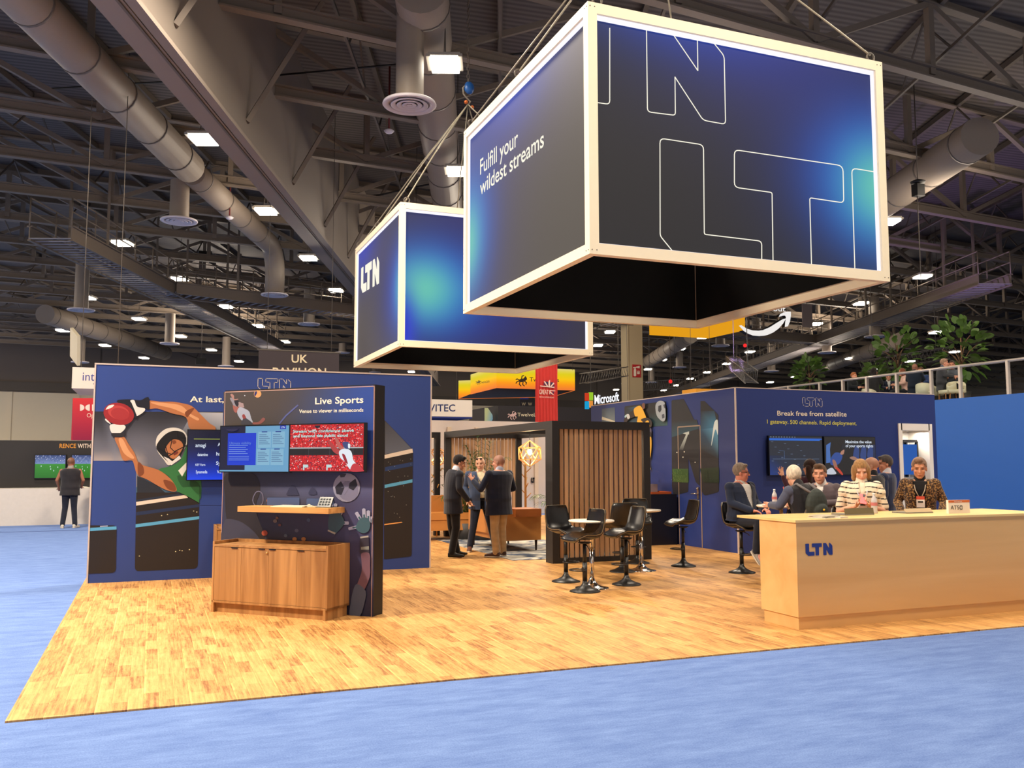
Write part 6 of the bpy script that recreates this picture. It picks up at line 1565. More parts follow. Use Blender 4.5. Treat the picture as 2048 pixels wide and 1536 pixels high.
def human(label, loc, face, H=1.75, p=None, head=(0, 0, 0), skin=(205, 150, 120), hair='short', hairc=(50, 38, 30), top=None, shirt=None, trousers=(30, 32, 40),
          shoes=(40, 30, 26), build=1.0, belly=0.0, voxel=.008, vee=.05, hem=.16, extras=(), glasses=False, beard=None, sleeve='long', group=None, belt=False, stripes=None, wrist_r=None):
    t = thing('person', label, 'person', loc, face); s = H/1.75; t.scale = (s, s, s); d_ = p or {}
    g = lambda k, v: Vector(d_.get(k, v))
    hipc = g('hip', (0, 0, .93)); neck = g('neck', hipc+Vector((0, -.01, .54))); mid_ = g('mid', (hipc+neck)/2+Vector((0, .015, 0)))
    tw = d_.get('twist', 0.0)
    def spine(q):
        return hipc*(1-q)**2+mid_*(2*q*(1-q))+neck*q*q
    def latv(q): a = tw*q; return Vector((math.cos(a), math.sin(a), 0))
    def dirv(q):
        e = (spine(min(1, q+.05))-spine(max(0, q-.05))).normalized(); return e
    def ringset(grow, q0=0, q1=1.0, bel=0):
        out = []
        for q, rx, ry, yo in RINGS:
            if q < q0-.001 or q > q1+.001: continue
            l = latv(q); e = dirv(q); f = e.cross(l).normalized()*1.0
            f = f if f.dot(Vector((-l.y, l.x, 0))) > 0 else -f
            bb = bel*math.exp(-((q-.28)/.22)**2)
            out.append((spine(q)+f*(yo+bb*.5), l*(rx*build+grow), f*(ry*(.6+.4*build)+grow+bb*.5), .92))
        return out
    lat1, up1 = latv(.85), dirv(.9); shc = spine(.865)
    shR, shL = g('shR', shc+lat1*.172*build), g('shL', shc-lat1*.172*build)
    elR, wrR = g('elR', (.235, -.02, 1.14)), g('wrR', (.245, .05, .90)); elL, wrL = g('elL', (-.235, -.02, 1.14)), g('wrL', (-.245, .05, .90))
    hpR, hpL = g('hpR', hipc+Vector((.088, 0, -.03))), g('hpL', hipc+Vector((-.088, 0, -.03)))
    knR, anR = g('knR', (.10, .02, .50)), g('anR', (.11, -.02, .085)); knL, anL = g('knL', (-.10, .02, .50)), g('anL', (-.11, -.02, .085))
    hc = g('head', neck+up1*.122+Vector((0, .026, 0)))
    Mh = Matrix.Translation(hc) @ Euler((head[0], head[2], head[1])).to_matrix().to_4x4() @ Matrix.Scale(1.09, 4)
    hd = lambda *v: Mh @ Vector(v)
    R3 = Mh.to_3x3()
    # ---- body, one skin
    bm = bmesh.new()
    ball(bm, hd(0, -.012, .030), .092, .84, 1.02, .98, 16, R3); ball(bm, hd(0, .018, -.038), .075, .84, .92, 1.12, 14, R3); ball(bm, hd(0, .058, -.092), .030, 1.15, .8, .75, 10, R3)
    ball(bm, hd(0, .03, -.07), .05, 1.1, .95, .8, 10, R3)
    for k in (-1, 1):
        ball(bm, hd(k*.036, .062, -.022), .024, 1, .8, 1, 8, R3); ball(bm, hd(k*.077, -.005, -.012), .022, .42, .8, 1.35, 8, R3)
        ball(bm, hd(k*.030, .078, .030), .018, 1.3, .6, .5, 8, R3)
    limb(bm, hd(0, .082, .012), hd(0, .104, -.026), .009, .0135, 8); ball(bm, hd(0, .082, -.062), .018, 1.3, .6, .6, 8, R3)
    limb(bm, neck-up1*.02, hd(0, -.02, -.05), .062*(.6+.4*build), .057, 14)
    loft(bm, ringset(-.012)); 
    for sh, el, wr, k in ((shR, elR, wrR, 'R'), (shL, elL, wrL, 'L')):
        limb(bm, sh, el, .048, .040); limb(bm, el, wr, .040, .026)
        hdv = d_.get('hd'+k, (wr-el).normalized()); hn = d_.get('hn'+k, (0, 1, 0)); hand(bm, wr, hdv, hn, d_.get('cu'+k, .55), d_.get('si'+k, 1 if k == 'R' else -1), .95, d_.get('sp'+k, 1))
    for hp, kn, an in ((hpR, knR, anR), (hpL, knL, anL)):
        limb(bm, hp, kn, .075, .052); limb(bm, kn, an, .050, .036); 
    fR, fL = d_.get('ftR', (.25, 1, -.25)), d_.get('ftL', (-.25, 1, -.25))
    for an, ff in ((anR, fR), (anL, fL)):
        ff = Vector(ff).normalized(); limb(bm, an+Vector((0, 0, -.03)), an+ff*.15+Vector((0, 0, -.025)), .034, .028)
    sk = np.array(lin(skin)); hk = np.array(lin(hairc)); bd = np.array(lin(beard)) if beard else None
    def paint(co):
        c = np.tile(np.append(sk, 1), (len(co), 1)); x, y, z = co[:, 0], co[:, 1], co[:, 2]
        hz = (np.abs(x) < .11) & (np.abs(z) < .15) & (np.abs(y) < .14)
        def put(w, col): c[:, :3] = c[:, :3]*(1-w[:, None])+np.array(col)[None]*w[:, None]
        f = hz & (y > .045)
        G_ = lambda cx, cz, sx, sz: np.exp(-(((np.abs(x)-cx)/sx)**2+((z-cz)/sz)**2))*f
        put(np.clip(G_(.033, .006, .015, .0075)*1.3, 0, .85), lin((40, 26, 22))); put(np.clip(G_(.034, .030, .020, .0065), 0, .75), hk*.6 if hair != 'white' else hk*.7)
        put(np.clip(G_(0, -.062, .026, .0085), 0, .8), sk*np.array([.75, .42, .42])); put(np.clip(G_(.045, -.03, .02, .02)*.3, 0, .3), sk*np.array([1.05, .7, .65]))
        put(np.clip(G_(0, -.038, .020, .006)*.5, 0, .5), sk*.55)
        if bd is not None:
            w = np.clip(1-np.abs((z+.085)/.045), 0, 1)*(y > -.01)*hz*np.clip((np.abs(x)+.12-.0), .4, .8)*.9; w = np.where(G_(0, -.062, .026, .010) > .4, 0, w); put(np.clip(w, 0, .7), bd)
        if hair in ('stubble', 'bald'):
            w = hz*np.clip((z-.02+(y < .02)*.05)/.02, 0, 1)*np.clip(1-(y-.055)/.02, 0, 1)*(.55 if hair == 'stubble' else .12); put(w, hk)
        return c
    grown('body', bm, voxel, M_SKIN, t, 3, paint, None, Mh)
    # ---- hair
    if hair in ('short', 'quiff', 'white', 'bob', 'long'):
        bm = bmesh.new(); ball(bm, hd(0, -.016, .036), .098, .88, 1.03, 1.0, 16, R3)
        if hair in ('quiff', 'short', 'white'): ball(bm, hd(.01, .045, .100), .038, 1.5, 1.0, .55 if hair != 'quiff' else .9, 10, R3)
        if hair == 'bob':
            for k in (-1, 1): ball(bm, hd(k*.070, -.015, -.02), .048, .8, 1.25, 1.9, 12, R3); ball(bm, hd(k*.078, .0, -.085), .036, .9, 1.2, 1.1, 10, R3)
            ball(bm, hd(0, -.06, -.04), .07, 1.1, .8, 1.4, 12, R3)
        if hair == 'long':
            for k in (-1, 0, 1): limb(bm, hd(k*.055, -.05, .0), hd(k*.070, -.075, -.20), .052, .045, 10)
        def kp(co):
            x, y, z = co
            if hair in ('bob', 'long'):
                return not (y > .035 and z < .062 and abs(x) < .048+.2*max(0, -z-.05)) and not (y > .082 and z < .05)
            if y > .055: return z > .066
            if y > .012: return z > .030
            return z > (-.055 if abs(x) < .05 else -.040) - (.0 if y > -.03 else .01)
        hl = np.array(lin(hairc))
        def hp_(co):
            n = np.array([mnoise.noise(Vector(v)*Vector((60, 60, 14)) if False else Vector((v[0]*70, v[1]*70, v[2]*18))) for v in co]); return np.hstack([hl[None]*(1+.45*n[:, None]), np.ones((len(co), 1))])
        grown('hair', bm, max(voxel, .007), M_CLOTH, t, 2, hp_, kp, Mh)
    if glasses:
        bm = bmesh.new()
        for k in (-1, 1):
            tube(bm, [hd(k*.034+math.cos(a)*.023, .100, .004+math.sin(a)*.015) for a in np.linspace(0, 2*PI, 14, endpoint=False)], .0028, 5, closed=True); tube(bm, [hd(k*.056, .098, .010), hd(k*.080, .0, .008)], .0028, 5)
        tube(bm, [hd(-.011, .102, .008), hd(.011, .102, .008)], .0028, 5); bmo('glasses', bm, BLACK, t)
    # ---- trousers and shoes
    if trousers:
        bm = bmesh.new(); loft(bm, ringset(.012, 0, .23)); 
        for hp, kn, an in ((hpR, knR, anR), (hpL, knL, anL)):
            limb(bm, hp, kn, .096*(.6+.4*build), .070); limb(bm, kn, an+Vector((0, 0, .01)), .070, .060)
        tc_ = np.array(lin(trousers))
        def tp(co):
            n = np.array([mnoise.noise(Vector((v[0]*9, v[1]*9, v[2]*16))) for v in co]); return np.hstack([tc_[None]*(1+.22*n[:, None]), np.ones((len(co), 1))])
        grown('trousers', bm, max(voxel, .009), M_CLOTH, t, 3, tp)
    if shoes:
        for an, ff in ((anR, fR), (anL, fL)):
            ff = Vector(ff).normalized(); ff2 = Vector((ff.x, ff.y, ff.z if abs(ff.z) > .4 else 0)).normalized(); sd = ff2.cross(Vector((0, 0, 1))).normalized(); u_ = sd.cross(ff2)
            bm = bmesh.new(); b0 = an-u_*.035-ff2*.045
            loft(bm, [(b0+ff2*x+u_*zc, sd*wx, u_*hz, .8) for x, wx, hz, zc in ((-.02, .025, .03, .0), (0, .036, .045, .01), (.07, .040, .050, .012), (.13, .044, .034, -.004), (.20, .045, .026, -.012), (.245, .034, .020, -.016), (.26, .014, .012, -.02))], 14)
            so = grown('shoe', bm, .006 if voxel < .01 else .01, mat('shoe_'+str(shoes), shoes, .45), t, 2)
            if shoes not in ((20, 18, 18),):
                bm = bmesh.new(); loft(bm, [(b0+ff2*x-u_*.034, sd*wx, u_*.012, .8) for x, wx in ((-.02, .030), (.07, .044), (.20, .048), (.262, .020))], 12); bmo('sole', bm, mat('pale_sole', (206, 194, 176), .6), so)
    # ---- shirt, jacket
    def cloth(nm, col, grow, q0, q1, sl, vcut=None, bel=belly, hem_=0, pat=None, rk=(.060, .050, .050, .040), collar=False, vx=None):
        bm = bmesh.new(); rs = ringset(grow, q0, q1, bel)
        if hem_:
            c, a, b, pw = rs[0]; down = -dirv(0)
            if d_.get('seated'): down = Vector((0, 0, -1))
            rs = [(c+down*hem_, a*1.08, b*1.12, pw)] + rs
        loft(bm, rs)
        if sl:
            for sh, el, wr in ((shR, elR, wrR), (shL, elL, wrL)):
                ball(bm, sh-Vector((0, 0, .008)), rk[0]+.012, seg=14)
                if sl == 'short': limb(bm, sh, sh+(el-sh)*.62, rk[0], rk[0]*.98)
                elif sl == 'puff': ball(bm, sh+(el-sh)*.25, .085, seg=14); limb(bm, sh, sh+(el-sh)*.8, .070, .062)
                else: limb(bm, sh, el, rk[0], rk[1]); limb(bm, el, wr-(wr-el).normalized()*.025, rk[2], rk[3])
        if collar: limb(bm, neck-up1*.035, neck+up1*.022, .078, .069, 16)
        cc = np.array(lin(col)); fwd = Vector((-math.sin(tw), math.cos(tw), 0))
        def cp(co):
            if pat is not None: return pat(co, cc)
            n = np.array([mnoise.noise(Vector((v[0]*8, v[1]*8, v[2]*11))) for v in co]); return np.hstack([cc[None]*(1+.25*n[:, None]), np.ones((len(co), 1))])
        zt_n, zb_n = spine(.95), spine(.22)
        def kp(co):
            # open front wedge from collar to waist button
            f = (co-spine(.5)).dot(fwd)
            ax = zt_n-zb_n; q = (co-zb_n).dot(ax)/ax.length_squared
            if q < -.02 and vcut[1] == 0: return True
            l = (co-(zb_n+ax*q)).dot(latv(.6))
            yy = (co-(zb_n+ax*q)).dot(fwd)
            wv = vcut[0]*max(0, min(1.0, (q-vcut[2])/(1-vcut[2]))) + vcut[1]
            return not (yy > .035 and abs(l) < wv and q > (vcut[2] if vcut[1] == 0 else -9))
        return grown(nm, bm, vx or max(voxel, .008), M_CLOTH, t, 3, cp, kp if vcut else None)
    if shirt: cloth('shirt', shirt, .006, .05, .95, 'long' if top is None else None, collar=True, pat=stripes)
    if top: cloth('jacket', top['c'], top.get('grow', .026), 0, .975, top.get('sl', 'long'), vcut=(vee, top.get('open', 0), top.get('low', .15)), hem_=hem, pat=top.get('pat'), rk=top.get('rk', (.066, .056, .056, .047)), collar=False)
    if belt:
        pass
    for e in extras: e(t, dict(spine=spine, fwd=lambda q: Vector((-math.sin(tw*q), math.cos(tw*q), 0)), lat=latv, neck=neck, hd=hd, wrR=wrR, wrL=wrL, rs=ringset, mid=mid_, hip=hipc))
    return t
def lanyard(col=(90, 100, 140), badge=(226, 214, 206), band=(190, 70, 50), drop=.36, back=False):
    def f(t, k):
        n = k['neck']; fw, lt = k['fwd'](.6), k['lat'](.6); bm = bmesh.new(); c = k['spine'](.46)+fw*(.175)
        for s_ in (-1, 1): tube(bm, [n+lt*s_*.06-fw*.05, n+lt*s_*.075+fw*.05+Vector((0, 0, -.02)), k['spine'](.72)+lt*s_*.055+fw*.155, c+lt*s_*.02+Vector((0, 0, .06))], .006, 5)
        bmo('lanyard_strap', bm, mat('lanyard_'+str(col), col, .6), t)
        R_ = Matrix((lt, fw, Vector((0, 0, 1)))).transposed().to_4x4(); bm = bmesh.new(); Mx = Matrix.Translation(c) @ R_
        box(bm, -.048, .048, 0, .004, -.08, .06, Mx, 0); box(bm, -.048, .048, .004, .0055, .02, .06, Mx, 1); box(bm, -.03, .03, .004, .0055, -.02, .0, Mx, 2)
        bmo('badge', bm, [mat('badge_white', badge, .4), mat('badge_band'+str(band), band, .4), BLACK], t)
    return f
def ang(fx_, fy_): return math.atan2(fy_, fx_)-PI/2
VX = .0075
# three men talking in front of the pod
g = gnd(905, 1116); human('dark-haired man in a charcoal suit, standing in profile left of the group', (g.x, g.y, .012), ang(.97, .05), 1.77,
    p=dict(neck=(0, .06, 1.46), mid=(0, -.02, 1.2), elR=(.25, .02, 1.15), wrR=(.20, .20, .95), hdR=(0, .5, -.9), elL=(-.25, .0, 1.15), wrL=(-.2, .16, .93), knR=(.11, .02, .5), anR=(.12, -.06, .085), anL=(-.11, .12, .085)),
    head=(-.30, -.25, 0), skin=(196, 140, 110), hair='short', hairc=(30, 24, 24), top=dict(c=(34, 35, 44)), shirt=(205, 205, 215), trousers=(28, 27, 30), shoes=(20, 18, 18), build=1.12, voxel=VX, hem=.20)
g = gnd(962, 1104); f_ = CAM-g
def sunglasses(t, k):
    bm = bmesh.new(); hd = k['hd']
    for s_ in (-1, 1): ball(bm, hd(s_*.034, .066, .092), .024, 1, .5, .7, 10)
    tube(bm, [hd(-.08, .0, .085), hd(-.06, .055, .098), hd(.06, .055, .098), hd(.08, 0, .085)], .004, 5); bmo('sunglasses', bm, BLACK, t)
human('man in a blue-grey blazer with a badge, sunglasses pushed up on his head', (g.x, g.y, .012), ang(-.20, -1), 1.74,
    p=dict(elR=(.29, -.06, 1.17), wrR=(.24, .10, .93), hdR=(-.3, .3, -.9), elL=(-.28, -.06, 1.17), wrL=(-.22, .08, .93), anR=(.20, -.02, .085), anL=(-.26, .02, .085), knR=(.14, .03, .5), knL=(-.17, .03, .5), neck=(.02, .02, 1.465)),
    head=(-.12, -.35, .08), skin=(214, 160, 130), hair='bald', hairc=(150, 120, 100), top=dict(c=(58, 70, 96), open=.035, low=.0), shirt=(216, 202, 170), trousers=(34, 40, 56), shoes=(96, 58, 44), build=1.24, belly=.05, voxel=VX, vee=.045, extras=(lanyard(), sunglasses))
g = gnd(998, 1116); human('man in a navy blazer and khaki trousers, seen from behind, one hand raised', (g.x, g.y, .012), ang(-.45, .85), 1.76,
    p=dict(elL=(-.37, .08, 1.15), wrL=(-.29, .33, 1.28), hdL=(-.2, .5, .8), cuL=.15, spL=2.2, hnL=(1, 0, 0), elR=(.38, .00, 1.15), wrR=(.27, .24, 1.08), anR=(.14, .03, .085), anL=(-.10, -.02, .085)),
    head=(-.08, .35, 0), skin=(206, 146, 122), hair='stubble', hairc=(70, 58, 50), top=dict(c=(30, 36, 56)), shirt=(200, 205, 225), trousers=(176, 146, 108), shoes=(74, 46, 36), build=1.48, belly=.04, voxel=VX, hem=.22, vee=.03)
# seated man in glasses on the bar stool
g = gnd(1484, 1147); fz = ang(.26, -.96)
human('grey-haired man in glasses and navy suit, seated on a stool left of the counter', (g.x, g.y, .0), fz, 1.80,
    p=dict(seated=1, hip=(0, -.02, .765), neck=(0, .0, 1.30), mid=(0, .0, 1.02), elR=(.27, .05, 1.00), wrR=(.15, .33, .90), hdR=(-.5, .8, -.1), elL=(-.27, .05, 1.00), wrL=(-.10, .34, .91), hdL=(.4, .9, -.1), hpR=(.09, .0, .74), hpL=(-.09, .0, .74),
        knR=(.13, .42, .76), anR=(.12, .36, .34), knL=(-.12, .43, .76), anL=(-.10, .32, .42), ftR=(.1, .7, -.7), ftL=(0, .8, -.5), hnR=(0, 0, -1), hnL=(0, 0, -1)),
    head=(-.05, .62, 0), skin=(208, 134, 112), hair='short', hairc=(128, 112, 98), top=dict(c=(36, 44, 64), low=.05), shirt=(222, 216, 208), trousers=(34, 37, 48), shoes=(150, 142, 134), build=1.30, belly=.09, voxel=VX, hem=.02, vee=.10, glasses=True)
# group at the tables behind the counter
def at_depth(px, d, z=0.012):
    r = ray(px, 925); p = CAM+r*d; return Vector((p.x, p.y, z))
SEAT = dict(seated=1, hip=(0, -.03, .75), neck=(0, .05, 1.28), mid=(0, -.03, 1.02), hpR=(.09, 0, .74), hpL=(-.09, 0, .74), knR=(.12, .42, .76), anR=(.12, .34, .34), knL=(-.12, .42, .76), anL=(-.12, .34, .34), ftR=(.1, .9, -.3), ftL=(-.1, .9, -.3))
def vest_(co, cc):
    w = (np.abs(co[:, 0]) > .20).astype(float)[:, None]; return np.hstack([cc[None]*(1-w)+np.array(lin((74, 78, 98)))[None]*w, np.ones((len(co), 1))])
def backpack(t, k):
    fw, lt = k['fwd'](.6), k['lat'](.6); c = k['spine'](.52)-fw*.20; R_ = Matrix((lt, fw, Vector((0, 0, 1)))).transposed()
    bm = bmesh.new(); ball(bm, c, .17, 1.0, .55, 1.25, 16, R_); ball(bm, c-fw*.07-Vector((0, 0, .06)), .12, 1.0, .5, .8, 14, R_); o = grown('backpack', bm, .008, mat('backpack_green_black', (44, 50, 46), .7, var=.3, scale=30), None, 3)
    o.data.transform(Matrix.Scale(t.scale[0], 4)); o.data.transform(Matrix.LocRotScale(t.location, t.rotation_euler, None)); 
    tag(o, 'dark green and black backpack worn by the white-haired man', 'backpack')
    T = Matrix.LocRotScale(t.location, t.rotation_euler, t.scale)
    bm = bmesh.new()
    for s_ in (-1, 1): tube(bm, [T@(c+lt*s_*.09+Vector((0, 0, .16))), T@(k['spine'](.93)+lt*s_*.11-fw*.06+Vector((0, 0, .055))), T@(k['spine'](.85)+lt*s_*.14+fw*.13)], .018, 6)
    b = bmo('strap', bm, mat('grey_strap', (104, 98, 98), .7), o)
    bm = bmesh.new(); ball(bm, T@(c-fw*.14+lt*-.03+Vector((0, 0, -.04))), .014, seg=8); bmo('yellow_tag', bm, mat('yellow_tag', (220, 180, 40), .5), o)
p5 = dict(SEAT); p5.update(elR=(.30, .12, 1.02), wrR=(.20, .36, 1.02), elL=(-.30, .12, 1.02), wrL=(-.2, .36, 1.02), neck=(0, .08, 1.27))
g = at_depth(1605, 11.6); human('white-haired man in a black vest wearing a backpack, seated behind the counter', g, ang(-.15, 1), 1.80,
    p=p5, head=(-.1, -.55, 0), skin=(214, 160, 134), hair='white', hairc=(206, 192, 172), top=dict(c=(34, 33, 38), grow=.012, pat=vest_), shirt=(40, 38, 42), trousers=(40, 42, 52), shoes=(60, 50, 46), build=1.12, voxel=VX, hem=.02, vee=.02, extras=(backpack,))
g5 = g
p6 = dict(SEAT); p6.update(elL=(-.28, .08, 1.02), wrL=(-.12, .28, 1.02), elR=(.28, .08, 1.02), wrR=(.12, .28, 1.02))
g = at_depth(1643, 12.6); human('man with a moustache in a grey-mauve suit, seated facing the white-haired man', g, ang(-.9, -.62), 1.80,
    p=p6, head=(-.05, .1, 0), skin=(206, 146, 118), hair='quiff', hairc=(86, 62, 44), beard=(120, 84, 60), top=dict(c=(92, 80, 84)), shirt=(226, 220, 214), trousers=(60, 54, 58), shoes=(50, 40, 36), build=1.12, voxel=VX, hem=.02)
g = at_depth(1619, 13.8); human('woman with long dark hair and plum top, back turned, one hand raised at the screen', g, ang(.15, 1), 1.67,
    p=dict(elL=(-.38, -.02, 1.22), wrL=(-.42, .10, 1.46), hdL=(-.25, .1, 1), cuL=.12, spL=2.2, hnL=(0, -1, 0), elR=(.24, .05, 1.14), wrR=(.16, .25, 1.12)),
    head=(0, .2, 0), skin=(220, 160, 130), hair='long', hairc=(50, 32, 26), shirt=(58, 28, 40), top=dict(c=(58, 28, 40), grow=.012, rk=(.060, .050, .048, .040)), trousers=(30, 28, 32), build=.95, voxel=VX, hem=.1, vee=.02)
# woman in stripes with a pink phone
def stripes_(co, cc):
    z = co[:, 2]+.012*np.sin(co[:, 0]*18)+.02*np.abs(co[:, 0]); w = ((z*1000) % 62 < 13).astype(float)[:, None]
    return np.hstack([cc[None]*(1-w)+np.array(lin((40, 36, 44)))[None]*w, np.ones((len(co), 1))])
def phone(t, k):
    c = (k['wrR']+k['wrL'])/2+Vector((0, .045, .085)); Mx = Matrix.Translation(c) @ Matrix.Rotation(.7, 4, 'X') @ Matrix.Rotation(.25, 4, 'Z')
    T = Matrix.LocRotScale(t.location, t.rotation_euler, t.scale); bm = bmesh.new(); box(bm, -.038, .038, -.005, .005, -.075, .075, T@Mx)
    o = bmo('phone', bm, mat('pink_phone_case', (214, 90, 96), .4), None, bevel=.003); tag(o, 'pink phone held up by the woman in stripes', 'phone')
    bm = bmesh.new(); box(bm, -.032, -.002, .005, .009, .03, .068, T@Mx); bmo('camera_bump', bm, BLACK, o)
def bag_lanyard(t, k): lanyard((206, 204, 214))(t, k)
p8 = dict(elR=(.27, .0, 1.07), wrR=(.085, .235, 1.15), elL=(-.27, .0, 1.07), wrL=(-.085, .235, 1.15), hdR=(-.75, .35, .6), hdL=(.75, .35, .6), hnR=(-.3, .2, 1), hnL=(.3, .2, 1), cuR=.7, cuL=.7, neck=(0, .02, 1.455))
g = at_depth(1721, 10.75); vw = (CAM-g).normalized()
human('blonde woman in a cream striped top looking down at her pink phone', g, ang(vw.x, vw.y)+.05, 1.67, p=p8,
    head=(-.42, .04, .05), skin=(224, 168, 140), hair='bob', hairc=(146, 108, 68), shirt=(226, 208, 184), top=dict(c=(232, 216, 190), grow=.018, sl='puff', pat=stripes_), trousers=(40, 38, 44), build=1.0, voxel=.0065, hem=.06, vee=.035, extras=(phone, bag_lanyard))
# person in the leopard jacket
def leopard(co, cc):
    n = np.array([mnoise.noise(Vector(v)*55)+.5*mnoise.noise(Vector(v)*110) for v in co]); w = (n > .02).astype(float)[:, None]; w2 = (n < -.28).astype(float)[:, None]
    c = cc[None]*(1-w)+np.array(lin((40, 26, 20)))[None]*w; c = c*(1-w2)+np.array(lin((150, 112, 66)))[None]*w2; return np.hstack([c, np.ones((len(co), 1))])
g = at_depth(1838, 11.15); vw = (CAM-g).normalized()
human('person with swept-up grey-brown hair in a leopard-print jacket, leaning on the counter', g, ang(vw.x, vw.y), 1.69,
    p=dict(elR=(.27, .02, 1.15), wrR=(.20, .28, .98), hdR=(0, .8, -.3), elL=(-.27, .02, 1.15), wrL=(-.22, .28, .98), hdL=(0, .8, -.3), hnR=(0, 0, -1), hnL=(0, 0, -1), neck=(0, .04, 1.46)),
    head=(-.22, .05, 0), skin=(196, 134, 100), hair='quiff', hairc=(120, 92, 74), top=dict(c=(98, 68, 44), pat=leopard, open=.03, low=.0), shirt=(20, 18, 20), trousers=(30, 28, 30), build=1.0, voxel=.0065, hem=.18, vee=.05, extras=(lanyard((170, 150, 130)),))
g = at_depth(1749, 12.9); human('man with cropped hair in a black shirt, back turned behind the blonde woman', g, ang(-.35, .95), 1.72,
    p=dict(elR=(.27, .04, 1.15), wrR=(.18, .22, 1.02), elL=(-.27, .04, 1.15), wrL=(-.18, .22, 1.02), neck=(0, .03, 1.45)), head=(-.1, .45, 0), skin=(208, 146, 116), hair='stubble', hairc=(100, 76, 60), top=dict(c=(30, 29, 34), grow=.014), shirt=(30, 29, 34), trousers=(30, 30, 36), build=1.15, voxel=VX, hem=.1, vee=.02)
g = at_depth(1771, 13.7); human('grey-haired man in a navy suit partly hidden behind the man in black', g, ang(-.55, .8), 1.73,
    p=dict(elR=(.27, .0, 1.15), wrR=(.22, .12, .95)), head=(-.1, .5, 0), skin=(200, 138, 110), hair='short', hairc=(70, 62, 58), top=dict(c=(34, 44, 72)), shirt=(214, 210, 214), trousers=(36, 40, 56), build=1.12, voxel=.009)
# man in the vest at the far left, and a figure behind the wall edge
g = gnd(137, 1056); human('man in a black vest and white trainers, seen from behind at the far left booth', (g.x, g.y, 0), ang(.15, 1), 1.78,
    p=dict(anR=(.14, 0, .085), anL=(-.13, -.05, .085), elR=(.29, .0, 1.16), wrR=(.22, .16, 1.02), elL=(-.30, -.02, 1.16), wrL=(-.28, .1, .98)), head=(-.1, -.2, 0), skin=(150, 100, 76), hair='stubble', hairc=(60, 46, 40), shirt=(150, 144, 140), top=dict(c=(42, 40, 44), sl=None, grow=.028), trousers=(34, 37, 50), shoes=(206, 196, 178), build=1.2, voxel=.010, hem=.14, vee=.02)
g = gnd(196, 1050); human('person in a maroon dress almost hidden behind the edge of the football wall', (g.x, g.y, 0), ang(-.9, .3), 1.68, head=(0, 0, 0), skin=(190, 130, 100), hair='long', hairc=(40, 28, 24), shirt=(96, 28, 56), top=dict(c=(96, 28, 56), grow=.02), trousers=(50, 30, 60), build=1.0, voxel=.011, hem=.25)
# balcony guests
ZB = 3.58
def at_plane_x(px, py, x): return hit(px, py, 0, x)
def guest(px, py, dx, label, face, seated, H=1.74, **k):
    """head centred on the photo point; dx metres behind the railing"""
    H *= 1.07; dx *= .7; h = at_plane_x(px, py, XB+dx); s = H/1.75
    top_ = (1.63 if not seated else 1.18)*s
    pp = dict(seated=1, hip=(0, 0, .50), neck=(0, .05, 1.03), mid=(0, -.02, .76), elR=(.25, .1, .78), wrR=(.12, .32, .75), elL=(-.25, .1, .78), wrL=(-.12, .32, .75), hpR=(.09, 0, .49), hpL=(-.09, 0, .49), knR=(.12, .42, .50), anR=(.12, .42, .1), knL=(-.12, .42, .5), anL=(-.12, .42, .1)) if seated else {}
    pp.update(k.pop('p', {}))
    return human(label, (h.x, h.y, ZB), face, H, p=pp, voxel=.014, **k)
guest(1703, 757, 1.2, 'ginger-haired guest in black near the left end of the balcony', ang(.2, -1), 1, skin=(214, 150, 120), hair='short', hairc=(160, 96, 56), top=dict(c=(34, 34, 38)), shirt=(30, 30, 34), shoes=None)
guest(1745, 750, 1.6, 'guest with dark tied hair in a black jacket sitting on the balcony', ang(1, .2), 1, H=1.9, skin=(200, 140, 110), hair='long', hairc=(30, 24, 24), top=dict(c=(40, 38, 40)), shirt=(40, 38, 40), shoes=None, build=1.15)
guest(1777, 776, 2.4, 'balcony guest in glasses and a pale collar facing the camera', ang(-.6, -.8), 1, H=1.6, skin=(214, 150, 124), hair='short', hairc=(100, 70, 50), glasses=True, top=dict(c=(40, 44, 60)), shirt=(226, 222, 216), shoes=None)
guest(1811, 766, 2.2, 'balcony guest in a pale pink top with brown hair', ang(-.8, .5), 1, skin=(214, 150, 124), hair='bob', hairc=(110, 64, 44), top=dict(c=(222, 176, 160), grow=.014), shirt=(222, 176, 160), shoes=None)
guest(1828, 752, 1.3, 'balding balcony guest in a navy jacket with his back to us', ang(.9, .4), 1, H=1.8, skin=(190, 130, 104), hair='stubble', hairc=(60, 44, 38), top=dict(c=(28, 34, 48)), shirt=(28, 34, 48), shoes=None, build=1.1)
guest(1845, 755, 2.6, 'balcony guest in blue behind the man in navy', ang(-1, -.3), 1, skin=(196, 130, 104), hair='short', hairc=(80, 56, 42), top=dict(c=(50, 66, 110)), shirt=(50, 66, 110), shoes=None)
guest(1882, 744, 1.3, 'grey-haired balcony guest in a dark grey suit leaning forward', ang(.7, -.7), 1, H=1.85, skin=(214, 150, 124), hair='short', hairc=(150, 120, 100), top=dict(c=(66, 64, 68)), shirt=(90, 96, 110), shoes=None, build=1.2)
guest(1905, 747, 2.2, 'balcony guest in checked grey shirt next to the man in the dark grey suit', ang(-.8, -.6), 1, H=1.8, skin=(196, 132, 104), hair='short', hairc=(60, 44, 36), top=dict(c=(96, 98, 106), grow=.014), shirt=(96, 98, 106), shoes=None)
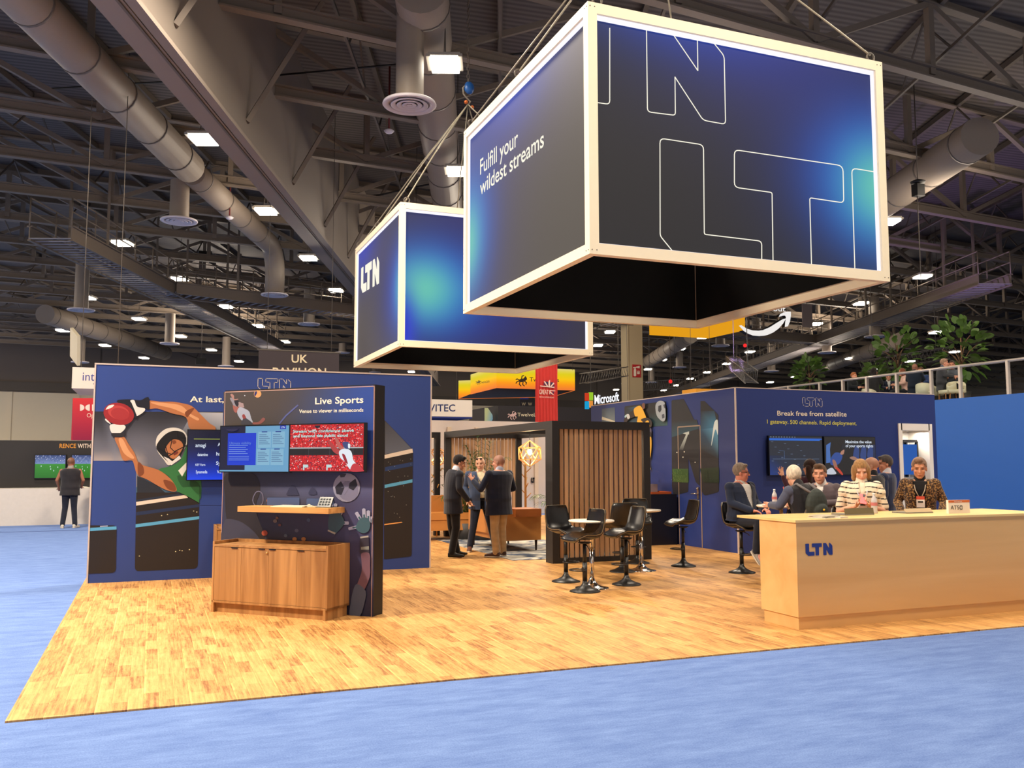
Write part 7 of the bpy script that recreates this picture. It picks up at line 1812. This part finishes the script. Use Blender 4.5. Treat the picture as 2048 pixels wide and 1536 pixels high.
# cream tub chairs on the balcony
def make_tub(label):
    t = thing('tub_chair', label, 'armchair', (0, 0, 0), 0, 'cream tub chairs on the balcony'); bm = bmesh.new()
    loft(bm, [((0, 0, .34), Vector((.30, 0, 0)), Vector((0, .28, 0)), .8), ((0, 0, .48), Vector((.33, 0, 0)), Vector((0, .30, 0)), .8)], 20)
    o = bmo('seat', bm, mat('cream_upholstery', (214, 202, 172), .8), t)
    bm = bmesh.new(); N_ = 22
    rows = []
    for z in (.36, .60, .80):
        r_ = []
        for k in range(N_+1):
            a = PI*(-.18)+PI*1.36*k/N_; hb = z if z < .8 else .66+.20*max(0, math.sin(a-0))**.6 if math.sin(a) > 0 else .64
            r_.append((math.cos(a)*.34, -math.sin(a)*.32+.0, hb if z == .8 else z))
        rows.append(r_)
    V = [[(bm.verts.new(p), bm.verts.new((p[0]*.84, p[1]*.84, p[2]))) for p in r_] for r_ in rows]
    for i in range(2):
        for k in range(N_):
            bm.faces.new((V[i][k][0], V[i][k+1][0], V[i+1][k+1][0], V[i+1][k][0])); bm.faces.new((V[i][k+1][1], V[i][k][1], V[i+1][k][1], V[i+1][k+1][1]))
        for k, s_ in ((0, 1), (N_, -1)): bm.faces.new((V[i][k][0], V[i+1][k][0], V[i+1][k][1], V[i][k][1]))
    for k in range(N_): bm.faces.new((V[2][k][0], V[2][k+1][0], V[2][k+1][1], V[2][k][1])); bm.faces.new((V[0][k+1][0], V[0][k][0], V[0][k][1], V[0][k+1][1]))
    bmo('backrest', bm, mat('cream_upholstery', (214, 202, 172)), t, smooth=True)
    for x in (-.22, .22):
        for y in (-.2, .2): bm = bmesh.new(); tube(bm, [(x*1.1, y*1.1, 0), (x, y, .34)], [.014, .022], 8); bmo('leg', bm, mat('wood_leg', (150, 104, 64), .5), t)
    return t
tub = None
for (px, dx, f_, lb) in ((1740, .7, ang(1, .2), 'cream tub chair at the left, under the guest with dark tied hair'), (1850, .7, ang(.9, .5), 'cream tub chair behind the man in navy on the balcony'), (1872, 1.1, ang(.5, -1), 'high cream tub chair under the man in the dark grey suit'), (1913, .9, ang(-.6, -.6), 'cream tub chair at the right end of the balcony'), (1895, .8, ang(-1, .3), 'cream tub chair turned sideways near the last railing post')):
    q = at_plane_x(px, 790, XB+dx); o = make_tub(lb) if tub is None else copy_tree(tub); tub = tub or o
    o['label'] = lb; o.scale = (.85, .85, .78); o.location = (q.x, q.y, ZB); o.rotation_euler = (0, 0, f_)
# ================================================================== plants and lounge furniture
M_LEAF = mat('fig_leaf_green', (74, 104, 40), .5, var=.35, scale=7, spec=.5)
M_PALM = mat('palm_green', (48, 78, 30), .5, var=.4, scale=9)
M_BARK = mat('plant_bark', (104, 78, 56), .8)
M_POT = mat('plant_pot', (60, 58, 58), .6)
def leaf(bm, p, d, up, L_, w, droop=.25, n=5):
    d = d.normalized(); s = d.cross(up); s = s.normalized() if s.length > .01 else Vector((1, 0, 0)); nn = s.cross(d); rows = []
    for i in range(n+1):
        q = i/n; c = p+d*(L_*q)-Vector((0, 0, droop*L_*q*q)); ww = w*math.sin(PI*min(.98, q*.9+.06))**.7
        rows.append((bm.verts.new(c-s*ww+nn*ww*.25), bm.verts.new(c), bm.verts.new(c+s*ww+nn*ww*.25)))
    for a, b in zip(rows, rows[1:]):
        bm.faces.new((a[0], a[1], b[1], b[0])).smooth = True; bm.faces.new((a[1], a[2], b[2], b[1])).smooth = True
def fig_tree(px, py, dx, h, R, label, seed, n=90):
    """py: photo height of the crown centre"""
    r = random.Random(seed); c = hit(px, py, 0, XB+dx); base = Vector((c.x, c.y, ZB)); hc_ = c.z-ZB
    t = thing('potted_fig_tree', label, 'potted plant', tuple(base), 0, None)
    bm = bmesh.new(); lathe(bm, [(0, 0), (.2, 0), (.26, .45), (.22, .45), (0, .42)], 16); bmo('pot', bm, M_POT, t)
    bm = bmesh.new(); tube(bm, [(0, 0, .4), (.03, .02, hc_*.6), (0, 0, hc_+R*.4)], [.035, .03, .02], 8)
    tips = []
    for k in range(7):
        a = r.random()*2*PI; z = hc_+(r.random()-.6)*R; e = Vector((math.cos(a)*R*.6, math.sin(a)*R*.6, z+R*.4)); tube(bm, [(0, 0, z-R*.2), e*.5+Vector((0, 0, z))*.5, e], [.02, .015, .01], 6); tips.append(e)
    bmo('trunk', bm, M_BARK, t)
    bm = bmesh.new()
    for k in range(n):
        v = Vector((r.gauss(0, 1), r.gauss(0, 1), r.gauss(0, 1))).normalized(); q = R*(.35+.65*r.random()**.5); p = Vector((0, 0, hc_))+Vector((v.x*q, v.y*q, v.z*q*1.15))
        d = (v+Vector((0, 0, .5))).normalized(); leaf(bm, p-d*.1, d, Vector((r.gauss(0, .5), r.gauss(0, .5), 1)), .30+.12*r.random(), .10+.03*r.random(), .3)
    bmo('leaves', bm, M_LEAF, t)
fig_tree(1618, 745, 1.4, 2, .62, 'leafy fig tree above the left part of the blue wall', 1)
fig_tree(1795, 710, 3.0, 3, .95, 'tall fig tree in the middle of the balcony', 2, 110)
fig_tree(1748, 755, 4.0, 1.2, .6, 'lower fig bush behind the guest with dark tied hair', 3, 60)
fig_tree(1825, 760, 4.0, 1.2, .6, 'low fig bush behind the balding guest', 5, 60)
fig_tree(1922, 695, 2.6, 3, 1.0, 'large fig tree at the right end of the balcony', 4, 120)
def palm(x, y, h, label, n=13, seed=1, R=.75, z0=.012):
    r = random.Random(seed); t = thing('potted_palm', label, 'potted plant', (x, y, z0))
    bm = bmesh.new(); lathe(bm, [(0, 0), (.16, 0), (.2, .34), (.17, .34), (0, .32)], 16); bmo('pot', bm, M_POT, t)
    bm = bmesh.new()
    for k in range(n):
        a = 2*PI*k/n+r.random()*.4; tilt = .25+r.random()*.75; L_ = h*(.7+.3*r.random()); pts = []
        for i in range(9):
            q = i/8; rad = R*tilt*(q**1.3); z = .3+L_*q*(1-.28*tilt*q*q*1.5); pts.append(Vector((math.cos(a)*rad, math.sin(a)*rad, z)))
        tube(bm, pts, [.008-.0006*i for i in range(9)], 4)
        for i in range(3, 9):
            d0 = (pts[i]-pts[i-1]).normalized(); s = d0.cross(Vector((0, 0, 1))).normalized()
            for sg in (-1, 1):
                for u_ in (0, .5):
                    pb = pts[i-1].lerp(pts[i], u_); leaf(bm, pb, (s*sg+d0*.9+Vector((0, 0, .1))), Vector((0, 0, 1)), .26*(1.2-q*.3), .012, .5, 3)
    bmo('fronds', bm, M_PALM, t); return t
palm(6.42, 17.8, 2.25, 'large palm between the men, in front of the rear slat wall', 26, 3, .62)
q = hit(1075, 1000, 1, 15.6); palm(7.25, 15.2, 1.25, 'palm behind the leather sofa by the pod post', 14, 5, .75)
q = hit(868, 960, 1, 20.4); palm(q.x-.3, 20.8, 1.8, 'palm behind the coat stand in the rear pod', 14, 8, .9)
q = hit(928, 1000, 1, 18.2); palm(q.x, 18.1, 1.15, 'small palm low behind the man with sunglasses', 12, 9, .6)
# tan leather sofas
M_TAN = mat('tan_leather', (180, 118, 58), .42, var=.12, scale=5, spec=.4, bump=.1, bscale=25)
def sofa(label, loc, rz, W, cat='sofa', name='leather_sofa', legc=(54, 30, 22)):
    t = thing(name, label, cat, loc, rz)
    rb = lambda nm, *a, b=.03: bmo(nm, B(*a), M_TAN, t, bevel=b, seg=3, smooth=True)
    rb('seat_base', -W/2+.03, W/2-.03, -.40, .38, .20, .42); rb('backrest', -W/2+.015, W/2-.015, .22, .445, .30, .86, b=.05)
    for s_ in (-1, 1): rb('armrest', s_*W/2-(.16 if s_ > 0 else 0), s_*W/2+(.16 if s_ < 0 else 0), -.425, .425, .19, .66, b=.04)
    n = 1 if W < 1.2 else 2; cw = (W-.32)/n
    for k in range(n): rb('seat_cushion', -W/2+.16+k*cw+.005, -W/2+.16+(k+1)*cw-.005, -.42, .22, .42, .56, b=.05); rb('back_cushion', -W/2+.17+k*cw, -W/2+.15+(k+1)*cw, .10, .26, .54, .90, b=.06)
    for x in (-W/2+.08, W/2-.08):
        for y in (-.36, .36): bm = bmesh.new(); tube(bm, [(x, y, 0), (x, y, .21)], [.016, .028], 10); bmo('leg', bm, mat('dark_sofa_leg', legc, .5), t)
    return t
g = gnd(1042, 1100); sofa('tan leather sofa with its arm end towards us, right of the man in khaki', (6.22, 16.05, .02), PI/2, 1.55)
sofa('tan leather sofa behind the legs of the three men', (6.4, 17.6, .02), PI, 1.5) if False else sofa('tan leather sofa behind the legs of the three men', (5.9, 18.35, .02), 0, 1.9)
bm = B(-.25, .25, -.30, .30, 0, .14); o = bmo('cushion', bm, mat('brown_cushion', (140, 76, 30), .5), None, bevel=.06, seg=3, smooth=True); o.location = (6.35, 15.45, .64); tag(o, 'brown leather cushion on the arm end of the sofa', 'cushion')
sofa('tan leather sofa in the rear pod beside the coat stand', (4.55, 21.6, .02), 0, 2.0)
# rugs
def rug_mat():
    m = bpy.data.materials.new('mottled_blue_rug'); m.use_nodes = True; nt = m.node_tree; b = nt.nodes['Principled BSDF']; b.inputs['Roughness'].default_value = .95
    tc = nt.nodes.new('ShaderNodeTexCoord'); n = nt.nodes.new('ShaderNodeTexNoise'); n.inputs['Scale'].default_value = 2.2; n.inputs['Detail'].default_value = 6; n.inputs['Distortion'].default_value = 1.5; nt.links.new(tc.outputs['Object'], n.inputs['Vector'])
    r = nt.nodes.new('ShaderNodeValToRGB'); e = r.color_ramp.elements; e[0].position = .4; e[0].color = (*lin((50, 66, 92)), 1); e[1].position = .6; e[1].color = (*lin((190, 184, 170)), 1)
    nt.links.new(n.outputs['Fac'], r.inputs[0]); nt.links.new(r.outputs[0], b.inputs['Base Color']); return m
RM = rug_mat()
tag(bmo('area_rug', B(5.55, 7.6, 13.9, 18.6, .012, .022), RM), 'mottled blue and cream rug under the sofas of the front pod', 'rug')
tag(bmo('area_rug', B(3.4, 5.8, 19.8, 22.2, .012, .022), RM), 'mottled blue rug in the rear pod', 'rug')
# wooden coat stands with angled pegs and a small table ring
def coat_stand(loc, h, label, table=True):
    t = thing('coat_stand', label, 'coat stand', loc); mw = wood('birch', (226, 170, 100), (196, 138, 72), 'Z')
    bm = bmesh.new(); tube(bm, [(0, 0, .0), (0, 0, h)], .028, 10); bmo('pole', bm, mw, t)
    bm = bmesh.new()
    for k in range(7): a = k*2.4; z = .75+k*(h-.9)/7; tube(bm, [(0, 0, z), (math.cos(a)*.14, math.sin(a)*.14, z+.14)], .012, 6)
    bmo('pegs', bm, mw, t)
    if table:
        bm = bmesh.new(); lathe(bm, [(0, .54), (.2, .54), (.2, .565), (0, .565)], 24); bmo('tray_disc', bm, mw, t)
        for k in range(3): a = k*2.1+.3; bm = bmesh.new(); tube(bm, [(math.cos(a)*.12, math.sin(a)*.12, .54), (math.cos(a)*.22, math.sin(a)*.22, 0)], .016, 8); bmo('leg', bm, mw, t)
g = gnd(872, 1072); coat_stand((g.x, g.y, .012), 1.72, 'pale wooden coat stand with angled pegs at the edge of the football wall')
q = hit(1051, 1000, 1, 19.9); coat_stand((q.x, 19.9, .0), 1.75, 'pale wooden coat stand with pegs seen through the front pod', False)
# bottle, cup, shelf, table behind the counter
g = at_depth(1556, 11.6)
t, p = bar_table(1184, 1178, 1.02, .33, 'high white bar table behind the counter with a bottle and a cup'); t.location = (*at_depth(1560, 12.4)[:2], .012)
zt_ = 1.032
def bottle(px, py, label, d=None, z=None, s=1.0):
    q = Vector(t.location); r_ = ray(px, py); f = (z-EYE)/r_.z if z else d; q = CAM+r_*f
    b = thing('water_bottle', label, 'bottle', (q.x, q.y, z or q.z)); bm = bmesh.new(); lathe(bm, [(0, 0), (.032, 0), (.034, .01), (.031, .05), (.034, .07), (.031, .10), (.034, .13), (.03, .155), (.014, .185), (.013, .2), (0, .2)], 16); bmo('bottle_body', bm, mat('clear_plastic', (196, 190, 190), .1, spec=.8), b)
    bm = bmesh.new(); lathe(bm, [(.0345, .085), (.0348, .12)], 16); bmo('bottle_label', bm, mat('red_label', (190, 110, 110), .5), b); bm = bmesh.new(); lathe(bm, [(0, .2), (.015, .2), (.015, .22), (0, .22)], 12); bmo('cap', bm, mat('white_cap', (225, 225, 225), .4), b); b.scale = (s, s, s); return b
bottle(1549.5, 1020, 'plastic water bottle standing left of the white-haired man', d=12.2, z=None)
bpy.data.objects['water_bottle'].location.z = zt_ 
r_ = ray(1569, 1020); q = CAM+r_*12.3; t2 = thing('drink_cup', 'iced drink cup with an orange straw beside the water bottle', 'cup', (q.x, q.y, zt_)); bm = bmesh.new(); lathe(bm, [(0, 0), (.03, 0), (.042, .12), (0, .12)], 16); bmo('cup_body', bm, mat('iced_tea', (150, 90, 80), .2), t2); bm = bmesh.new(); lathe(bm, [(.044, .12), (.044, .128), (0, .135)], 16); bmo('lid', bm, mat('white_cap', (225, 225, 225)), t2); bm = bmesh.new(); tube(bm, [(0, 0, .12), (-.01, 0, .25)], .005, 6); bmo('straw', bm, mat('orange_straw', (214, 80, 50), .5), t2)
q = on_ct(1749, 1027); b = bottle(1749, 1027, 'clear crumpled water bottle on the counter beside the olive laptop', z=ZC)
for (px, d, f_, lb) in ((1572, 12.4, ang(-.2, 1), 'bar stool with a low dark back left of the white-haired man'), (1607, 11.62, ang(-.15, 1), 'bar stool of the white-haired man behind the counter'), (1690, 11.9, ang(-.6, -.6), 'bar stool right of the man in the grey-mauve suit'), (1645, 12.65, ang(-.9, -.6), 'bar stool under the man in the grey-mauve suit')):
    src = bpy.data.objects['bar_stool']; o = copy_tree(src); q = at_depth(px, d); o.location = q; o.rotation_euler = (0, 0, f_); o['label'] = lb
sw = hit(1672, 990, 1, YR-.15); t = thing('wall_shelf', 'oak shelf under the screens on the navy wall', 'shelf', (11.9, YR-.15, sw.z-.04)); bmo('shelf_board', B(-.45, .45, -.15, .15, 0, .05), M_OAK, t)
t = thing('tablet', 'small tablet standing on the oak shelf of the navy wall', 'tablet', (hit(1672, 980, 1, YR-.15).x, YR-.16, sw.z+.01)); bm = bmesh.new(); box(bm, -.09, .09, -.006, .006, 0, .10, Matrix.Rotation(-.4, 4, 'X')); bmo('tablet_body', bm, M_BEZEL, t); bmo('tablet_screen', B(-.08, .08, -.010, -.007, .01, .09, Matrix.Rotation(-.4, 4, 'X')), emit('pale_tablet', (150, 140, 120), .7), t)
# ================================================================== small things hung under the roof
def motor(px, py, d, label):
    p = CAM+ray(px, py)*d; t = thing('chain_motor', label, 'chain motor', tuple(p))
    bmo('motor_body', B(-.16, .16, -.13, .13, -.3, .1), BLACK, t, bevel=.03); bm = bmesh.new(); lathe(bm, [(0, .14), (.22, .14), (.24, .2), (.1, .26), (0, .26)], 16); bmo('top_disc', bm, BLACK, t)
    bm = bmesh.new(); tube(bm, [(0, 0, .05), (0, 0, ROOF+.25-p.z)], .02, 6); tube(bm, [(-.05, 0, -.3), (-.03, 0, -3.2)], .015, 6); bmo('chain', bm, M_STEELD, t)
motor(1836, 375, 30, 'black chain motor hanging in front of the ringed duct at the right')
def speaker_box(px, py, d, label):
    p = CAM+ray(px, py)*d; t = thing('loudspeaker', label, 'speaker', tuple(p)); bmo('speaker_cabinet', B(-.32, .32, -.2, .2, -.2, .2), BLACK, t, bevel=.02); bm = bmesh.new(); tube(bm, [(0, 0, .15), (0, 0, ROOF+.25-p.z)], .02, 6); bmo('hanging_rod', bm, M_STEELD, t)
speaker_box(410, 511, 48, 'black loudspeaker hung beside the straight spout, over the left catwalk'); speaker_box(402, 723, 60, 'small black loudspeaker far behind the football wall')
p = CAM+ray(1615, 634)*52; t = thing('fabric_banner', 'pale grey cloth panel hung behind the curved arrow sign', 'banner', tuple(p)); bmo('cloth', B(-.35, .35, 0, .05, -.6, .75), mat('pale_cloth', (140, 128, 128), .8), t); bm = bmesh.new(); tube(bm, [(0, .02, .7), (0, .02, ROOF+.25-p.z)], .02, 5); bmo('wires', bm, M_STEELD, t)
for px, py, c, lb in ((1490, 691, (230, 40, 40), 'small red beacon light under the roof below the arrow sign'), (1341, 763, (230, 40, 40), 'small red beacon light right of the cream pillar'), (1881, 713, (60, 220, 60), 'small green light on the truss behind the balcony trees')):
    p = CAM+ray(px, py)*48; t = thing('beacon_light', lb, 'light', tuple(p)); bm = bmesh.new(); ball(bm, (0, 0, 0), .10, seg=10); bmo('lamp_lens', bm, emit('beacon'+str(c), c, 1.5), t); bm = bmesh.new(); tube(bm, [(0, 0, .08), (0, 0, ROOF+.25-p.z)], .015, 5); bmo('hanging_rod', bm, M_STEELD, t)
